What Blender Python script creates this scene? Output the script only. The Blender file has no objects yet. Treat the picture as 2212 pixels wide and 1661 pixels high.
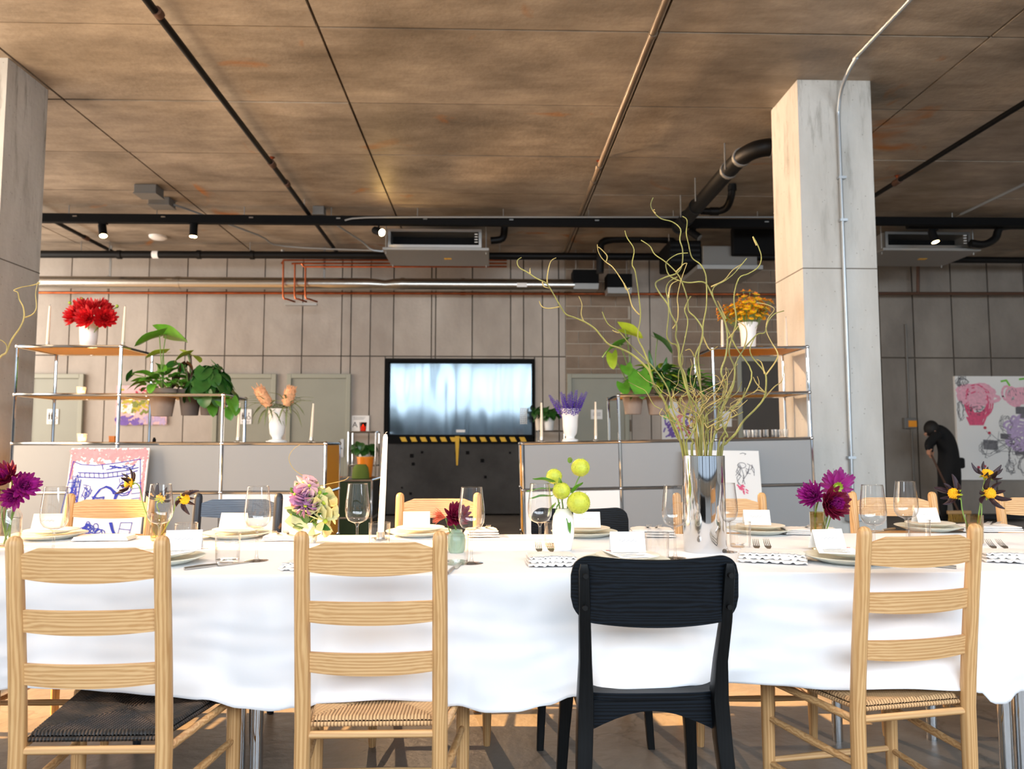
import bpy, math, random
from mathutils import Vector, Matrix, Euler
PI = math.pi
R = random.Random(7)
SC = bpy.context.scene
COL = SC.collection
CAMZ, FPX, W, H = 1.12, 1650.0, 2212.0, 1661.0
# ---------------------------------------------------------------- camera, light, exposure
PITCH, YAW = math.radians(4.42), math.radians(1.6)
cd = bpy.data.cameras.new('camera'); cam = bpy.data.objects.new('camera', cd); COL.objects.link(cam)
cd.sensor_width = 36; cd.lens = 36 * FPX / W; cd.clip_end = 100
cam.location = (0, 0, CAMZ); cam.rotation_euler = (PI / 2 + PITCH, 0, -YAW)
cd.dof.use_dof = True; cd.dof.focus_distance = 2.5; cd.dof.aperture_fstop = 4.0
SC.camera = cam
SC.view_settings.view_transform = 'Standard'; SC.view_settings.look = 'None'
SC.view_settings.gamma = 1; SC.view_settings.use_curve_mapping = False
SC.view_settings.exposure = 0.95
SC.cycles.use_denoising = True; SC.cycles.max_bounces = 10; SC.cycles.transparent_max_bounces = 24
SC.cycles.sample_clamp_indirect = 6
wd = bpy.data.worlds.new('World'); SC.world = wd; wd.use_nodes = True
bg = wd.node_tree.nodes['Background']; bg.inputs[0].default_value = (0.60, 0.72, 0.86, 1); bg.inputs[1].default_value = 0.55
def lamp(kind, name, loc, rot, energy, color, **kw):
    l = bpy.data.lights.new(name, kind); l.energy = energy; l.color = color
    for k, v in kw.items(): setattr(l, k, v)
    o = bpy.data.objects.new(name, l); COL.objects.link(o); o.location = loc; o.rotation_euler = rot
    return o
def aim(a, b): return (Vector(b) - Vector(a)).to_track_quat('-Z', 'Y').to_euler()
# low warm sun through the openings in the left wall, travelling along +X
lamp('SUN', 'sun', (-20, 3, 12), aim((0, 0, 0), (1, -0.03, -0.60)), 13.0, (1.0, 0.54, 0.20), angle=0.012)
# daylight of the street windows behind the camera
lamp('AREA', 'street_window_daylight', (0.5, -3.45, 3.1), aim((0, 0, 0), (0, 1, -0.14)), 620, (0.80, 0.90, 1.0), shape='RECTANGLE', size=17, size_y=1.7)
# daylight of the windows in the left wall, warmed by the low sun
lamp('AREA', 'side_window_daylight', (-4.72, 3.95, 2.1), aim((0, 0, 0), (1, 0.10, 0.10)), 110, (1.0, 0.76, 0.52), shape='RECTANGLE', size=2.3, size_y=3.2)

lamp('AREA', 'back_wall_fill', (-9.15, 8.6, 2.2), aim((0, 0, 0), (1, 0.10, 0.02)), 215, (1.0, 0.90, 0.80), shape='RECTANGLE', size=5.4, size_y=3.0)  # fill lamp added at an unseen opening to brighten the back wall

# ---------------------------------------------------------------- helpers
RM = Euler((PI / 2 + PITCH, 0, -YAW)).to_matrix()
def ray(px, py): return RM @ Vector(((px - W / 2) / FPX, -(py - H / 2) / FPX, -1))
def at(px, py, y):                       # the point of the plane Y = y seen at a pixel of the photograph
    d = ray(px, py); return Vector((0, 0, CAMZ)) + d * (y / d.y)
def atz(px, py, z):                      # the point of the level Z = z
    d = ray(px, py); return Vector((0, 0, CAMZ)) + d * ((z - CAMZ) / d.z)
def lin(c): return tuple((x / 12.92 if x <= .04045 else ((x + .055) / 1.055) ** 2.4) for x in (v / 255 for v in c))

class M:
    def __init__(s): s.v = []; s.f = []
    def add(s, vs, fs, mx=None):
        b = len(s.v)
        for p in vs:
            p = Vector(p); s.v.append(tuple(mx @ p if mx else p))
        s.f += [tuple(i + b for i in f) for f in fs]
        return s
    def box(s, x0, y0, z0, x1, y1, z1, mx=None):
        vs = [(x, y, z) for z in (z0, z1) for y in (y0, y1) for x in (x0, x1)]
        return s.add(vs, [(0, 2, 3, 1), (4, 5, 7, 6), (0, 1, 5, 4), (2, 6, 7, 3), (0, 4, 6, 2), (1, 3, 7, 5)], mx)
    def cbox(s, c, d, mx=None): return s.box(c[0]-d[0]/2, c[1]-d[1]/2, c[2]-d[2]/2, c[0]+d[0]/2, c[1]+d[1]/2, c[2]+d[2]/2, mx)
    def loft(s, secs, cap=True, closed=True):
        n = len(secs[0]); vs = [p for q in secs for p in q]; fs = []
        for i in range(len(secs) - 1):
            for j in range(n if closed else n - 1):
                k = (j + 1) % n
                fs.append((i*n+j, i*n+k, (i+1)*n+k, (i+1)*n+j))
        if cap and closed:
            fs.append(tuple(reversed(range(n)))); fs.append(tuple((len(secs)-1)*n + j for j in range(n)))
        return s.add(vs, fs)
    def tube(s, pts, r, n=8, cap=True):
        P = [Vector(p) for p in pts]; m = len(P)
        rr = r if isinstance(r, (list, tuple)) else [r] * m
        t0 = (P[1] - P[0]).normalized()
        up = Vector((0, 0, 1)) if abs(t0.z) < .9 else Vector((1, 0, 0))
        nx = t0.cross(up).normalized(); secs = []
        for i in range(m):
            t = (P[min(i+1, m-1)] - P[max(i-1, 0)])
            t = t.normalized() if t.length > 1e-9 else t0
            nx = (nx - t * nx.dot(t)); nx = nx.normalized() if nx.length > 1e-6 else t.orthogonal().normalized()
            b = t.cross(nx)
            secs.append([P[i] + (nx * math.cos(a) + b * math.sin(a)) * rr[i] for a in (2*PI*k/n for k in range(n))])
        return s.loft(secs, cap)
    def lathe(s, prof, n=24, c=(0, 0, 0), cap=False):
        secs = [[(c[0] + r*math.cos(2*PI*k/n), c[1] + r*math.sin(2*PI*k/n), c[2] + z) for k in range(n)] for r, z in prof]
        return s.loft(secs, cap)
    def ball(s, c, r, n=10, m=6, sc=(1, 1, 1)):
        secs = []
        for i in range(m + 1):
            th = PI * i / m; q = max(math.sin(th), .001)
            secs.append([(c[0]+r*sc[0]*q*math.cos(2*PI*k/n), c[1]+r*sc[1]*q*math.sin(2*PI*k/n), c[2]-r*sc[2]*math.cos(th)) for k in range(n)])
        return s.loft(secs, True)
    def grid(s, fn, nu, nv):
        vs = [fn(i/nu, j/nv) for j in range(nv+1) for i in range(nu+1)]
        fs = [(j*(nu+1)+i, j*(nu+1)+i+1, (j+1)*(nu+1)+i+1, (j+1)*(nu+1)+i) for j in range(nv) for i in range(nu)]
        return s.add(vs, fs)
    def slab(s, fn, nu, nv, th):             # a grid given thickness along th (vector or fn)
        a = [Vector(fn(i/nu, j/nv)) for j in range(nv+1) for i in range(nu+1)]
        t = Vector(th); n = len(a); w = nu + 1
        vs = a + [p + t for p in a]; fs = []
        for j in range(nv):
            for i in range(nu):
                q = (j*w+i, j*w+i+1, (j+1)*w+i+1, (j+1)*w+i)
                fs.append(q); fs.append(tuple(x+n for x in reversed(q)))
        rim = [i for i in range(w)] + [j*w+nu for j in range(1, nv+1)] + [nv*w+i for i in range(nu-1, -1, -1)] + [j*w for j in range(nv-1, 0, -1)]
        for k in range(len(rim)):
            p, q = rim[k], rim[(k+1) % len(rim)]
            fs.append((q, p, p+n, q+n))
        return s.add(vs, fs)
    def prism(s, poly, y0, y1, mx=None):     # polygon in XZ extruded along Y
        n = len(poly); vs = [(x, y0, z) for x, z in poly] + [(x, y1, z) for x, z in poly]
        fs = [tuple(range(n)), tuple(reversed(range(n, 2*n)))] + [(k, n+k, n+(k+1) % n, (k+1) % n) for k in range(n)]
        return s.add(vs, fs, mx)

def obj(name, m, mat, parent=None, loc=None, rot=None, smooth=False, bevel=0, kind=None, label=None):
    me = bpy.data.meshes.new(name); me.from_pydata(m.v, [], m.f); me.update()
    if smooth:
        me.polygons.foreach_set('use_smooth', [True] * len(me.polygons))
        me.set_sharp_from_angle(angle=math.radians(smooth if smooth is not True else 40))
    o = bpy.data.objects.new(name, me); COL.objects.link(o)
    if mat: me.materials.append(mat)
    if parent: o.parent = parent
    if loc is not None: o.location = loc
    if rot is not None: o.rotation_euler = rot
    if bevel:
        b = o.modifiers.new('bevel', 'BEVEL'); b.width = bevel; b.segments = 2; b.limit_method = 'ANGLE'
    if kind: o['kind'] = kind
    if label: o['label'] = label
    return o
def tag(o, label, cat, group=None):
    o['label'] = label; o['category'] = cat
    if group: o['group'] = group
    return o
def thing(name, label, cat, loc=(0, 0, 0), rotz=0, group=None):
    o = bpy.data.objects.new(name, None); COL.objects.link(o); o.empty_display_size = .05
    o.location = loc; o.rotation_euler = (0, 0, rotz)
    return tag(o, label, cat, group)
def share(name, src, parent, mx=None):       # another object on the same mesh
    o = bpy.data.objects.new(name, src.data); COL.objects.link(o); o.parent = parent
    if mx is not None: o.matrix_basis = mx
    return o
def dup(root, loc, rotz, label, group=None):
    r = root.copy(); COL.objects.link(r); r.location = loc; r.rotation_euler = (0, 0, rotz)
    r['label'] = label
    if group: r['group'] = group
    for ch in list(root.children):
        c = ch.copy(); COL.objects.link(c); c.parent = r
        for g in list(ch.children):
            d = g.copy(); COL.objects.link(d); d.parent = c
    return r
def struct(name, m, mat, parent=None, **kw): return obj(name, m, mat, parent, kind='structure', **kw)
def smoothpts(pts, k=4):                     # Catmull-Rom through a polyline
    P = [Vector(p) for p in pts]; out = []
    for i in range(len(P) - 1):
        a, b, c, d = P[max(i-1, 0)], P[i], P[i+1], P[min(i+2, len(P)-1)]
        for j in range(k):
            t = j / k
            out.append(.5 * ((2*b) + (c-a)*t + (2*a-5*b+4*c-d)*t*t + (3*b-a-3*c+d)*t**3))
    out.append(P[-1]); return out

# ---------------------------------------------------------------- materials
def nodes(name):
    m = bpy.data.materials.new(name); m.use_nodes = True
    nt = m.node_tree; return m, nt, nt.nodes['Principled BSDF']
def mat(name, c, rough=.5, metal=0, var=0, scale=8, bump=0, bscale=60, spec=None, trans=0, sheen=0, stretch=(1, 1, 1), emit=None, coat=0, alpha=1):
    m, nt, p = nodes(name); c = lin(c)
    p.inputs['Base Color'].default_value = (*c, 1); p.inputs['Roughness'].default_value = rough; p.inputs['Metallic'].default_value = metal
    if spec is not None: p.inputs['Specular IOR Level'].default_value = spec
    if trans: p.inputs['Transmission Weight'].default_value = trans
    if coat: p.inputs['Coat Weight'].default_value = coat
    if sheen: p.inputs['Sheen Weight'].default_value = sheen
    if alpha < 1: p.inputs['Alpha'].default_value = alpha
    if emit: p.inputs['Emission Color'].default_value = (*lin(emit[0]), 1); p.inputs['Emission Strength'].default_value = emit[1]
    if var or bump:
        tc = nt.nodes.new('ShaderNodeTexCoord'); mp = nt.nodes.new('ShaderNodeMapping'); mp.inputs['Scale'].default_value = stretch
        nt.links.new(tc.outputs['Object'], mp.inputs[0])
    if var:
        n = nt.nodes.new('ShaderNodeTexNoise'); n.inputs['Scale'].default_value = scale; n.inputs['Detail'].default_value = 5
        nt.links.new(mp.outputs[0], n.inputs['Vector'])
        r = nt.nodes.new('ShaderNodeValToRGB'); e = r.color_ramp.elements
        e[0].position = .3; e[1].position = .7
        e[0].color = (*[x * (1 - var) for x in c], 1); e[1].color = (*[min(1, x * (1 + var)) for x in c], 1)
        nt.links.new(n.outputs['Fac'], r.inputs[0]); nt.links.new(r.outputs[0], p.inputs['Base Color'])
    if bump:
        n2 = nt.nodes.new('ShaderNodeTexNoise'); n2.inputs['Scale'].default_value = bscale; n2.inputs['Detail'].default_value = 4
        nt.links.new(mp.outputs[0], n2.inputs['Vector'])
        b = nt.nodes.new('ShaderNodeBump'); b.inputs['Strength'].default_value = bump; b.inputs['Distance'].default_value = .01
        nt.links.new(n2.outputs['Fac'], b.inputs['Height']); nt.links.new(b.outputs[0], p.inputs['Normal'])
    return m
def concrete(name, c1, c2, stain=None, stainamt=.5, scale=1.2, streak=(1, 1, 1), rough=.75, rnd=.12, rust=None, drip=None, crack=None):
    m, nt, p = nodes(name); N = nt.nodes.new; L = nt.links.new
    tc = N('ShaderNodeTexCoord'); geo = N('ShaderNodeNewGeometry')
    mp = N('ShaderNodeMapping'); mp.inputs['Scale'].default_value = streak; L(geo.outputs['Position'], mp.inputs[0])
    n = N('ShaderNodeTexNoise'); n.inputs['Scale'].default_value = scale; n.inputs['Detail'].default_value = 8; n.inputs['Roughness'].default_value = .62
    L(mp.outputs[0], n.inputs['Vector'])
    r = N('ShaderNodeValToRGB'); e = r.color_ramp.elements; e[0].position = .32; e[1].position = .68
    e[0].color = (*lin(c1), 1); e[1].color = (*lin(c2), 1); L(n.outputs['Fac'], r.inputs[0])
    out = r.outputs[0]
    if stain:
        n3 = N('ShaderNodeTexNoise'); n3.inputs['Scale'].default_value = scale * .9; n3.inputs['Detail'].default_value = 7; n3.inputs['Distortion'].default_value = .6
        mp3 = N('ShaderNodeMapping'); mp3.inputs['Location'].default_value = (13, 7, 3); mp3.inputs['Scale'].default_value = streak
        L(geo.outputs['Position'], mp3.inputs[0]); L(mp3.outputs[0], n3.inputs['Vector'])
        r3 = N('ShaderNodeValToRGB'); r3.color_ramp.elements[0].position = .60; r3.color_ramp.elements[1].position = .80
        L(n3.outputs['Fac'], r3.inputs[0])
        ml = N('ShaderNodeMath'); ml.operation = 'MULTIPLY'; ml.inputs[1].default_value = stainamt; L(r3.outputs[0], ml.inputs[0])
        mx = N('ShaderNodeMixRGB'); L(ml.outputs[0], mx.inputs[0]); L(out, mx.inputs[1]); mx.inputs[2].default_value = (*lin(stain), 1)
        out = mx.outputs[0]
    if rust:
        n5 = N('ShaderNodeTexNoise'); n5.inputs['Scale'].default_value = 3.0; n5.inputs['Detail'].default_value = 9; n5.inputs['Roughness'].default_value = .7
        mp5 = N('ShaderNodeMapping'); mp5.inputs['Scale'].default_value = (.8, 2.4, 1); L(geo.outputs['Position'], mp5.inputs[0]); L(mp5.outputs[0], n5.inputs['Vector'])
        r5 = N('ShaderNodeValToRGB'); r5.color_ramp.elements[0].position = .36; r5.color_ramp.elements[1].position = .60; r5.color_ramp.elements[0].color = (.60, .58, .55, 1); L(n5.outputs['Fac'], r5.inputs[0])
        mx5 = N('ShaderNodeMixRGB'); mx5.blend_type = 'MULTIPLY'; mx5.inputs[0].default_value = .65; L(out, mx5.inputs[1]); L(r5.outputs[0], mx5.inputs[2]); out = mx5.outputs[0]
        n6 = N('ShaderNodeTexNoise'); n6.inputs['Scale'].default_value = 1.0; n6.inputs['Detail'].default_value = 6
        mp6 = N('ShaderNodeMapping'); mp6.inputs['Location'].default_value = (5.5, 1.2, 2); L(geo.outputs['Position'], mp6.inputs[0]); L(mp6.outputs[0], n6.inputs['Vector'])
        r6 = N('ShaderNodeValToRGB'); r6.color_ramp.elements[0].position = .38; r6.color_ramp.elements[1].position = .56; r6.color_ramp.elements[0].color = (.66, .64, .61, 1); L(n6.outputs['Fac'], r6.inputs[0])
        mx6 = N('ShaderNodeMixRGB'); mx6.blend_type = 'MULTIPLY'; mx6.inputs[0].default_value = .7; L(out, mx6.inputs[1]); L(r6.outputs[0], mx6.inputs[2]); out = mx6.outputs[0]
        n4 = N('ShaderNodeTexNoise'); n4.inputs['Scale'].default_value = 1.1; n4.inputs['Detail'].default_value = 8; n4.inputs['Distortion'].default_value = 1.2
        mp4 = N('ShaderNodeMapping'); mp4.inputs['Location'].default_value = (31.5, 4.2, 9); L(geo.outputs['Position'], mp4.inputs[0]); L(mp4.outputs[0], n4.inputs['Vector'])
        r4 = N('ShaderNodeValToRGB'); r4.color_ramp.elements[0].position = .65; r4.color_ramp.elements[1].position = .74; L(n4.outputs['Fac'], r4.inputs[0])
        mx4 = N('ShaderNodeMixRGB'); L(r4.outputs[0], mx4.inputs[0]); L(out, mx4.inputs[1]); mx4.inputs[2].default_value = (*lin(rust), 1); out = mx4.outputs[0]
    if drip:
        n7 = N('ShaderNodeTexNoise'); n7.inputs['Scale'].default_value = 7; n7.inputs['Detail'].default_value = 7; n7.inputs['Roughness'].default_value = .65
        mp7 = N('ShaderNodeMapping'); mp7.inputs['Scale'].default_value = (1.6, 1.6, .22); L(geo.outputs['Position'], mp7.inputs[0]); L(mp7.outputs[0], n7.inputs['Vector'])
        sx = N('ShaderNodeSeparateXYZ'); L(geo.outputs['Position'], sx.inputs[0])
        hr = N('ShaderNodeMapRange'); hr.inputs[1].default_value = 2.2; hr.inputs[2].default_value = 3.9; L(sx.outputs['Z'], hr.inputs[0])
        r7 = N('ShaderNodeValToRGB'); r7.color_ramp.elements[0].position = .52; r7.color_ramp.elements[1].position = .72; L(n7.outputs['Fac'], r7.inputs[0])
        m7 = N('ShaderNodeMath'); m7.operation = 'MULTIPLY'; L(r7.outputs[0], m7.inputs[0]); L(hr.outputs[0], m7.inputs[1])
        mx7 = N('ShaderNodeMixRGB'); L(m7.outputs[0], mx7.inputs[0]); L(out, mx7.inputs[1]); mx7.inputs[2].default_value = (*lin(drip), 1); out = mx7.outputs[0]
        vo = N('ShaderNodeTexVoronoi'); vo.inputs['Scale'].default_value = 16; L(geo.outputs['Position'], vo.inputs['Vector'])
        rv = N('ShaderNodeValToRGB'); rv.color_ramp.elements[0].position = .05; rv.color_ramp.elements[1].position = .09; rv.color_ramp.elements[0].color = (.55, .53, .5, 1); L(vo.outputs['Distance'], rv.inputs[0])
        mv = N('ShaderNodeMixRGB'); mv.blend_type = 'MULTIPLY'; mv.inputs[0].default_value = 1; L(out, mv.inputs[1]); L(rv.outputs[0], mv.inputs[2]); out = mv.outputs[0]
    if crack:
        vo = N('ShaderNodeTexVoronoi'); vo.feature = 'DISTANCE_TO_EDGE'; vo.inputs['Scale'].default_value = 1.1
        nd = N('ShaderNodeTexNoise'); nd.inputs['Scale'].default_value = 5; nd.inputs['Detail'].default_value = 5; L(geo.outputs['Position'], nd.inputs['Vector'])
        ad_ = N('ShaderNodeMixRGB'); ad_.blend_type = 'ADD'; ad_.inputs[0].default_value = .35; L(geo.outputs['Position'], ad_.inputs[1]); L(nd.outputs['Color'], ad_.inputs[2]); L(ad_.outputs[0], vo.inputs['Vector'])
        rv = N('ShaderNodeValToRGB'); rv.color_ramp.elements[0].position = .0; rv.color_ramp.elements[1].position = .012; rv.color_ramp.elements[0].color = (.5, .48, .46, 1); L(vo.outputs['Distance'], rv.inputs[0])
        mv = N('ShaderNodeMixRGB'); mv.blend_type = 'MULTIPLY'; mv.inputs[0].default_value = .6; L(out, mv.inputs[1]); L(rv.outputs[0], mv.inputs[2]); out = mv.outputs[0]
    oi = N('ShaderNodeObjectInfo'); mr = N('ShaderNodeMapRange'); mr.inputs[3].default_value = 1 - rnd; mr.inputs[4].default_value = 1 + rnd
    L(oi.outputs['Random'], mr.inputs[0])
    mm = N('ShaderNodeMixRGB'); mm.blend_type = 'MULTIPLY'; mm.inputs[0].default_value = 1; L(out, mm.inputs[1]); L(mr.outputs[0], mm.inputs[2])
    L(mm.outputs[0], p.inputs['Base Color']); p.inputs['Roughness'].default_value = rough
    nb = N('ShaderNodeTexNoise'); nb.inputs['Scale'].default_value = 22; nb.inputs['Detail'].default_value = 6; L(geo.outputs['Position'], nb.inputs['Vector'])
    b = N('ShaderNodeBump'); b.inputs['Strength'].default_value = .18; b.inputs['Distance'].default_value = .02
    L(nb.outputs['Fac'], b.inputs['Height']); L(b.outputs[0], p.inputs['Normal'])
    return m
def wood(name, c1, c2, grain='x', scale=1.0, rough=.45, dark=None, spec=.4):
    m, nt, p = nodes(name); p.inputs['Specular IOR Level'].default_value = spec; N = nt.nodes.new; L = nt.links.new
    tc = N('ShaderNodeTexCoord'); mp = N('ShaderNodeMapping'); oi = N('ShaderNodeObjectInfo')
    st = {'x': (.7, 24, 24), 'z': (24, 24, .7)}[grain]
    mp.inputs['Scale'].default_value = [s * scale for s in st]; L(tc.outputs['Object'], mp.inputs[0])
    ad = N('ShaderNodeVectorMath'); ad.operation = 'ADD'; ml = N('ShaderNodeVectorMath'); ml.operation = 'SCALE'; ml.inputs['Scale'].default_value = 17
    L(oi.outputs['Random'], ml.inputs[0]); L(mp.outputs[0], ad.inputs[0]); L(ml.outputs[0], ad.inputs[1])
    n = N('ShaderNodeTexNoise'); n.inputs['Scale'].default_value = 1.2; n.inputs['Detail'].default_value = 3; n.inputs['Distortion'].default_value = .1; L(ad.outputs[0], n.inputs['Vector'])
    mu = N('ShaderNodeMath'); mu.operation = 'MULTIPLY'; mu.inputs[1].default_value = 20; L(n.outputs['Fac'], mu.inputs[0])
    sp = N('ShaderNodeSeparateXYZ'); L(tc.outputs['Object'], sp.inputs[0])
    ma = N('ShaderNodeMath'); ma.operation = 'MULTIPLY_ADD'; ma.inputs[1].default_value = 720; L(sp.outputs['Z' if grain == 'x' else 'X'], ma.inputs[0]); L(mu.outputs[0], ma.inputs[2])
    sn = N('ShaderNodeMath'); sn.operation = 'SINE'; L(ma.outputs[0], sn.inputs[0])
    mr = N('ShaderNodeMapRange'); mr.inputs[1].default_value = -1; mr.inputs[2].default_value = 1; L(sn.outputs[0], mr.inputs[0])
    n2 = N('ShaderNodeTexNoise'); n2.inputs['Scale'].default_value = 9; n2.inputs['Detail'].default_value = 5; L(ad.outputs[0], n2.inputs['Vector'])
    av = N('ShaderNodeMixRGB'); av.inputs[0].default_value = .5; L(mr.outputs[0], av.inputs[1]); L(n2.outputs['Fac'], av.inputs[2])
    r = N('ShaderNodeValToRGB'); e = r.color_ramp.elements; e[0].position = .2; e[1].position = .75
    e[0].color = (*lin(c1), 1); e[1].color = (*lin(c2), 1); L(av.outputs[0], r.inputs[0])
    out = r.outputs[0]
    if dark:                                       # worn patches
        n4 = N('ShaderNodeTexNoise'); n4.inputs['Scale'].default_value = 14; n4.inputs['Detail'].default_value = 6; L(tc.outputs['Object'], n4.inputs['Vector'])
        r4 = N('ShaderNodeValToRGB'); r4.color_ramp.elements[0].position = .66; r4.color_ramp.elements[1].position = .70; L(n4.outputs['Fac'], r4.inputs[0])
        mx = N('ShaderNodeMixRGB'); L(r4.outputs[0], mx.inputs[0]); L(out, mx.inputs[1]); mx.inputs[2].default_value = (*lin(dark), 1); out = mx.outputs[0]
    L(out, p.inputs['Base Color']); p.inputs['Roughness'].default_value = rough
    b = N('ShaderNodeBump'); b.inputs['Strength'].default_value = .15; b.inputs['Distance'].default_value = .002
    L(av.outputs[0], b.inputs['Height']); L(b.outputs[0], p.inputs['Normal'])
    return m
def glass(name, tint=(1, 1, 1), base=.02):
    m = bpy.data.materials.new(name); m.use_nodes = True; nt = m.node_tree; nt.nodes.clear(); N = nt.nodes.new; L = nt.links.new
    t = N('ShaderNodeBsdfTransparent'); edge = N('ShaderNodeLayerWeight'); edge.inputs[0].default_value = .5; ep = N('ShaderNodeMath'); ep.operation = 'POWER'; ep.inputs[1].default_value = 2.2; L(edge.outputs['Facing'], ep.inputs[0])
    tcx = N('ShaderNodeMixRGB'); L(ep.outputs[0], tcx.inputs[0]); tcx.inputs[1].default_value = (*tint, 1); tcx.inputs[2].default_value = (*[q*k for q, k in zip(tint, (.42, .37, .34))], 1); L(tcx.outputs[0], t.inputs[0])
    g = N('ShaderNodeBsdfGlossy'); g.inputs['Roughness'].default_value = .02; g.inputs[0].default_value = (.95, .95, .95, 1)
    lw0 = N('ShaderNodeLayerWeight'); lw0.inputs[0].default_value = .5
    lw1 = N('ShaderNodeMath'); lw1.operation = 'POWER'; lw1.inputs[1].default_value = 3.0; L(lw0.outputs['Facing'], lw1.inputs[0])
    lw = N('ShaderNodeMath'); lw.operation = 'MULTIPLY'; lw.inputs[1].default_value = .85; L(lw1.outputs[0], lw.inputs[0])
    pw = N('ShaderNodeMath'); pw.operation = 'ADD'; pw.inputs[1].default_value = base; pw.use_clamp = True; L(lw.outputs[0], pw.inputs[0])
    mx = N('ShaderNodeMixShader'); L(pw.outputs[0], mx.inputs[0]); L(t.outputs[0], mx.inputs[1]); L(g.outputs[0], mx.inputs[2])
    o = N('ShaderNodeOutputMaterial'); L(mx.outputs[0], o.inputs[0]); return m

X = {}
X['ceil'] = concrete('ceiling_concrete', (132, 119, 104), (192, 176, 156), stain=(98, 82, 62), stainamt=.7, scale=1.1, streak=(.7, 1.5, 1), rough=.5, rnd=.05, rust=(166, 104, 40))
X['ceilcore'] = mat('ceiling_joint', (70, 58, 46), .9)
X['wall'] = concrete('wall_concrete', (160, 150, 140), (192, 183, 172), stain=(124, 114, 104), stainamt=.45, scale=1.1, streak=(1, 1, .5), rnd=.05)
X['wallcore'] = mat('wall_joint', (104, 95, 84), .95)
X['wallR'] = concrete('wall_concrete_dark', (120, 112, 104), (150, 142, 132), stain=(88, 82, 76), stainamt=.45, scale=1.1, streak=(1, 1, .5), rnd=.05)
X['pillar'] = concrete('pillar_concrete', (176, 172, 164), (206, 203, 196), stain=(136, 130, 118), stainamt=.6, scale=1.6, streak=(1.4, 1.4, .35), rnd=.0, drip=(118, 112, 100))
X['cmu'] = concrete('concrete_block', (126, 108, 92), (152, 134, 116), scale=2.5, rnd=.10, rough=.9)
X['mortar'] = mat('mortar', (200, 188, 170), .95)
X['floor'] = concrete('floor_concrete', (104, 98, 92), (140, 134, 126), stain=(78, 72, 68), stainamt=.55, scale=1.6, streak=(1, 1, 1), rough=.42, rnd=0, crack=True)
X['wood_x'] = wood('pale_wood_horizontal_grain', (184, 138, 88), (214, 174, 124), 'x')
X['wood_z'] = wood('pale_wood_vertical_grain', (182, 136, 86), (210, 169, 117), 'z')
X['blackwood_x'] = wood('black_wood_horizontal_grain', (1, 2, 3), (15, 22, 30), 'x', 1.1, .5, spec=.18)
X['blackwood_z'] = wood('black_wood_vertical_grain', (1, 2, 3), (5, 7, 9), 'z', 1.1, .42, spec=.25)
X['blackworn'] = wood('worn_black_paint', (30, 34, 42), (46, 52, 62), 'z', 1, .4, dark=(150, 110, 70))
X['blackworn_x'] = wood('worn_slate_paint', (58, 70, 86), (78, 92, 110), 'x', 1, .4)
def cordmat(name, groove, ridge, rough, patch=0):
    m, nt, p = nodes(name); N = nt.nodes.new; L = nt.links.new
    at_ = N('ShaderNodeAttribute'); at_.attribute_name = 'ridge'; tc = N('ShaderNodeTexCoord')
    n = N('ShaderNodeTexNoise'); n.inputs['Scale'].default_value = 16; n.inputs['Detail'].default_value = 5; L(tc.outputs['Object'], n.inputs['Vector'])
    mr = N('ShaderNodeMapRange'); mr.inputs[1].default_value = .35; mr.inputs[2].default_value = .7; mr.inputs[3].default_value = 1 - patch; mr.inputs[4].default_value = 1; L(n.outputs['Fac'], mr.inputs[0])
    pw = N('ShaderNodeMath'); pw.operation = 'POWER'; pw.inputs[1].default_value = 1 + 2.5*patch; L(at_.outputs['Fac'], pw.inputs[0])
    ml = N('ShaderNodeMath'); ml.operation = 'MULTIPLY'; L(pw.outputs[0], ml.inputs[0]); L(mr.outputs[0], ml.inputs[1])
    r = N('ShaderNodeValToRGB'); e = r.color_ramp.elements; e[0].color = (*lin(groove), 1); e[1].color = (*lin(ridge), 1); e[0].position = .1; e[1].position = .9
    L(ml.outputs[0], r.inputs[0]); L(r.outputs[0], p.inputs['Base Color']); p.inputs['Roughness'].default_value = rough; return m
X['cord'] = cordmat('woven_paper_cord', (120, 86, 54), (206, 168, 122), .8)  # shade in the gaps between cords is put into the groove colour
X['cordblack'] = cordmat('worn_black_cord', (8, 8, 10), (112, 88, 68), .55, 1.0)
X['cloth'] = mat('white_linen', (228, 229, 232), .85, bump=.25, bscale=7, sheen=.1)
X['napkin'] = mat('pale_linen', (226, 222, 218), .9, bump=.3, bscale=120)
X['chrome'] = mat('chrome', (215, 218, 222), .06, 1)
X['steel'] = mat('brushed_steel', (196, 194, 190), .28, 1)
X['duct'] = mat('galvanised_duct', (190, 186, 178), .26, 1, bump=.15, bscale=5)
X['galv'] = mat('galvanised_grey', (150, 148, 144), .45, .6)
X['conduit'] = mat('zinc_conduit', (176, 182, 186), .4, .7)
X['copper'] = mat('copper', (168, 88, 52), .35, 1, var=.3, scale=6)
X['rust'] = mat('brown_pipe', (86, 58, 42), .6, .2)
X['tanpipe'] = mat('tan_sprinkler_pipe', (100, 84, 66), .5, .1, var=.25, scale=3)
X['blackiron'] = mat('black_iron', (9, 8, 8), .5, 0, spec=.25)
X['blackmatte'] = mat('matte_black', (5, 5, 6), .7, spec=.15)
X['greybox'] = mat('grey_box', (112, 110, 106), .55, .2)
X['panel_grey'] = mat('light_grey_lacquer', (150, 150, 149), .42, .0, bump=.05, bscale=300)
X['panel_white'] = mat('white_lacquer', (244, 242, 238), .45)
X['panel_yellow'] = mat('golden_yellow_lacquer', (212, 150, 30), .45)
X['panel_green'] = mat('dark_green_lacquer', (46, 62, 28), .45)
X['panel_black'] = mat('black_lacquer', (26, 28, 30), .35)
X['ceramic'] = mat('white_ceramic', (244, 242, 238), .35)
X['plate'] = mat('celadon_stoneware', (222, 224, 212), .35, var=.05, scale=12)
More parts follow.
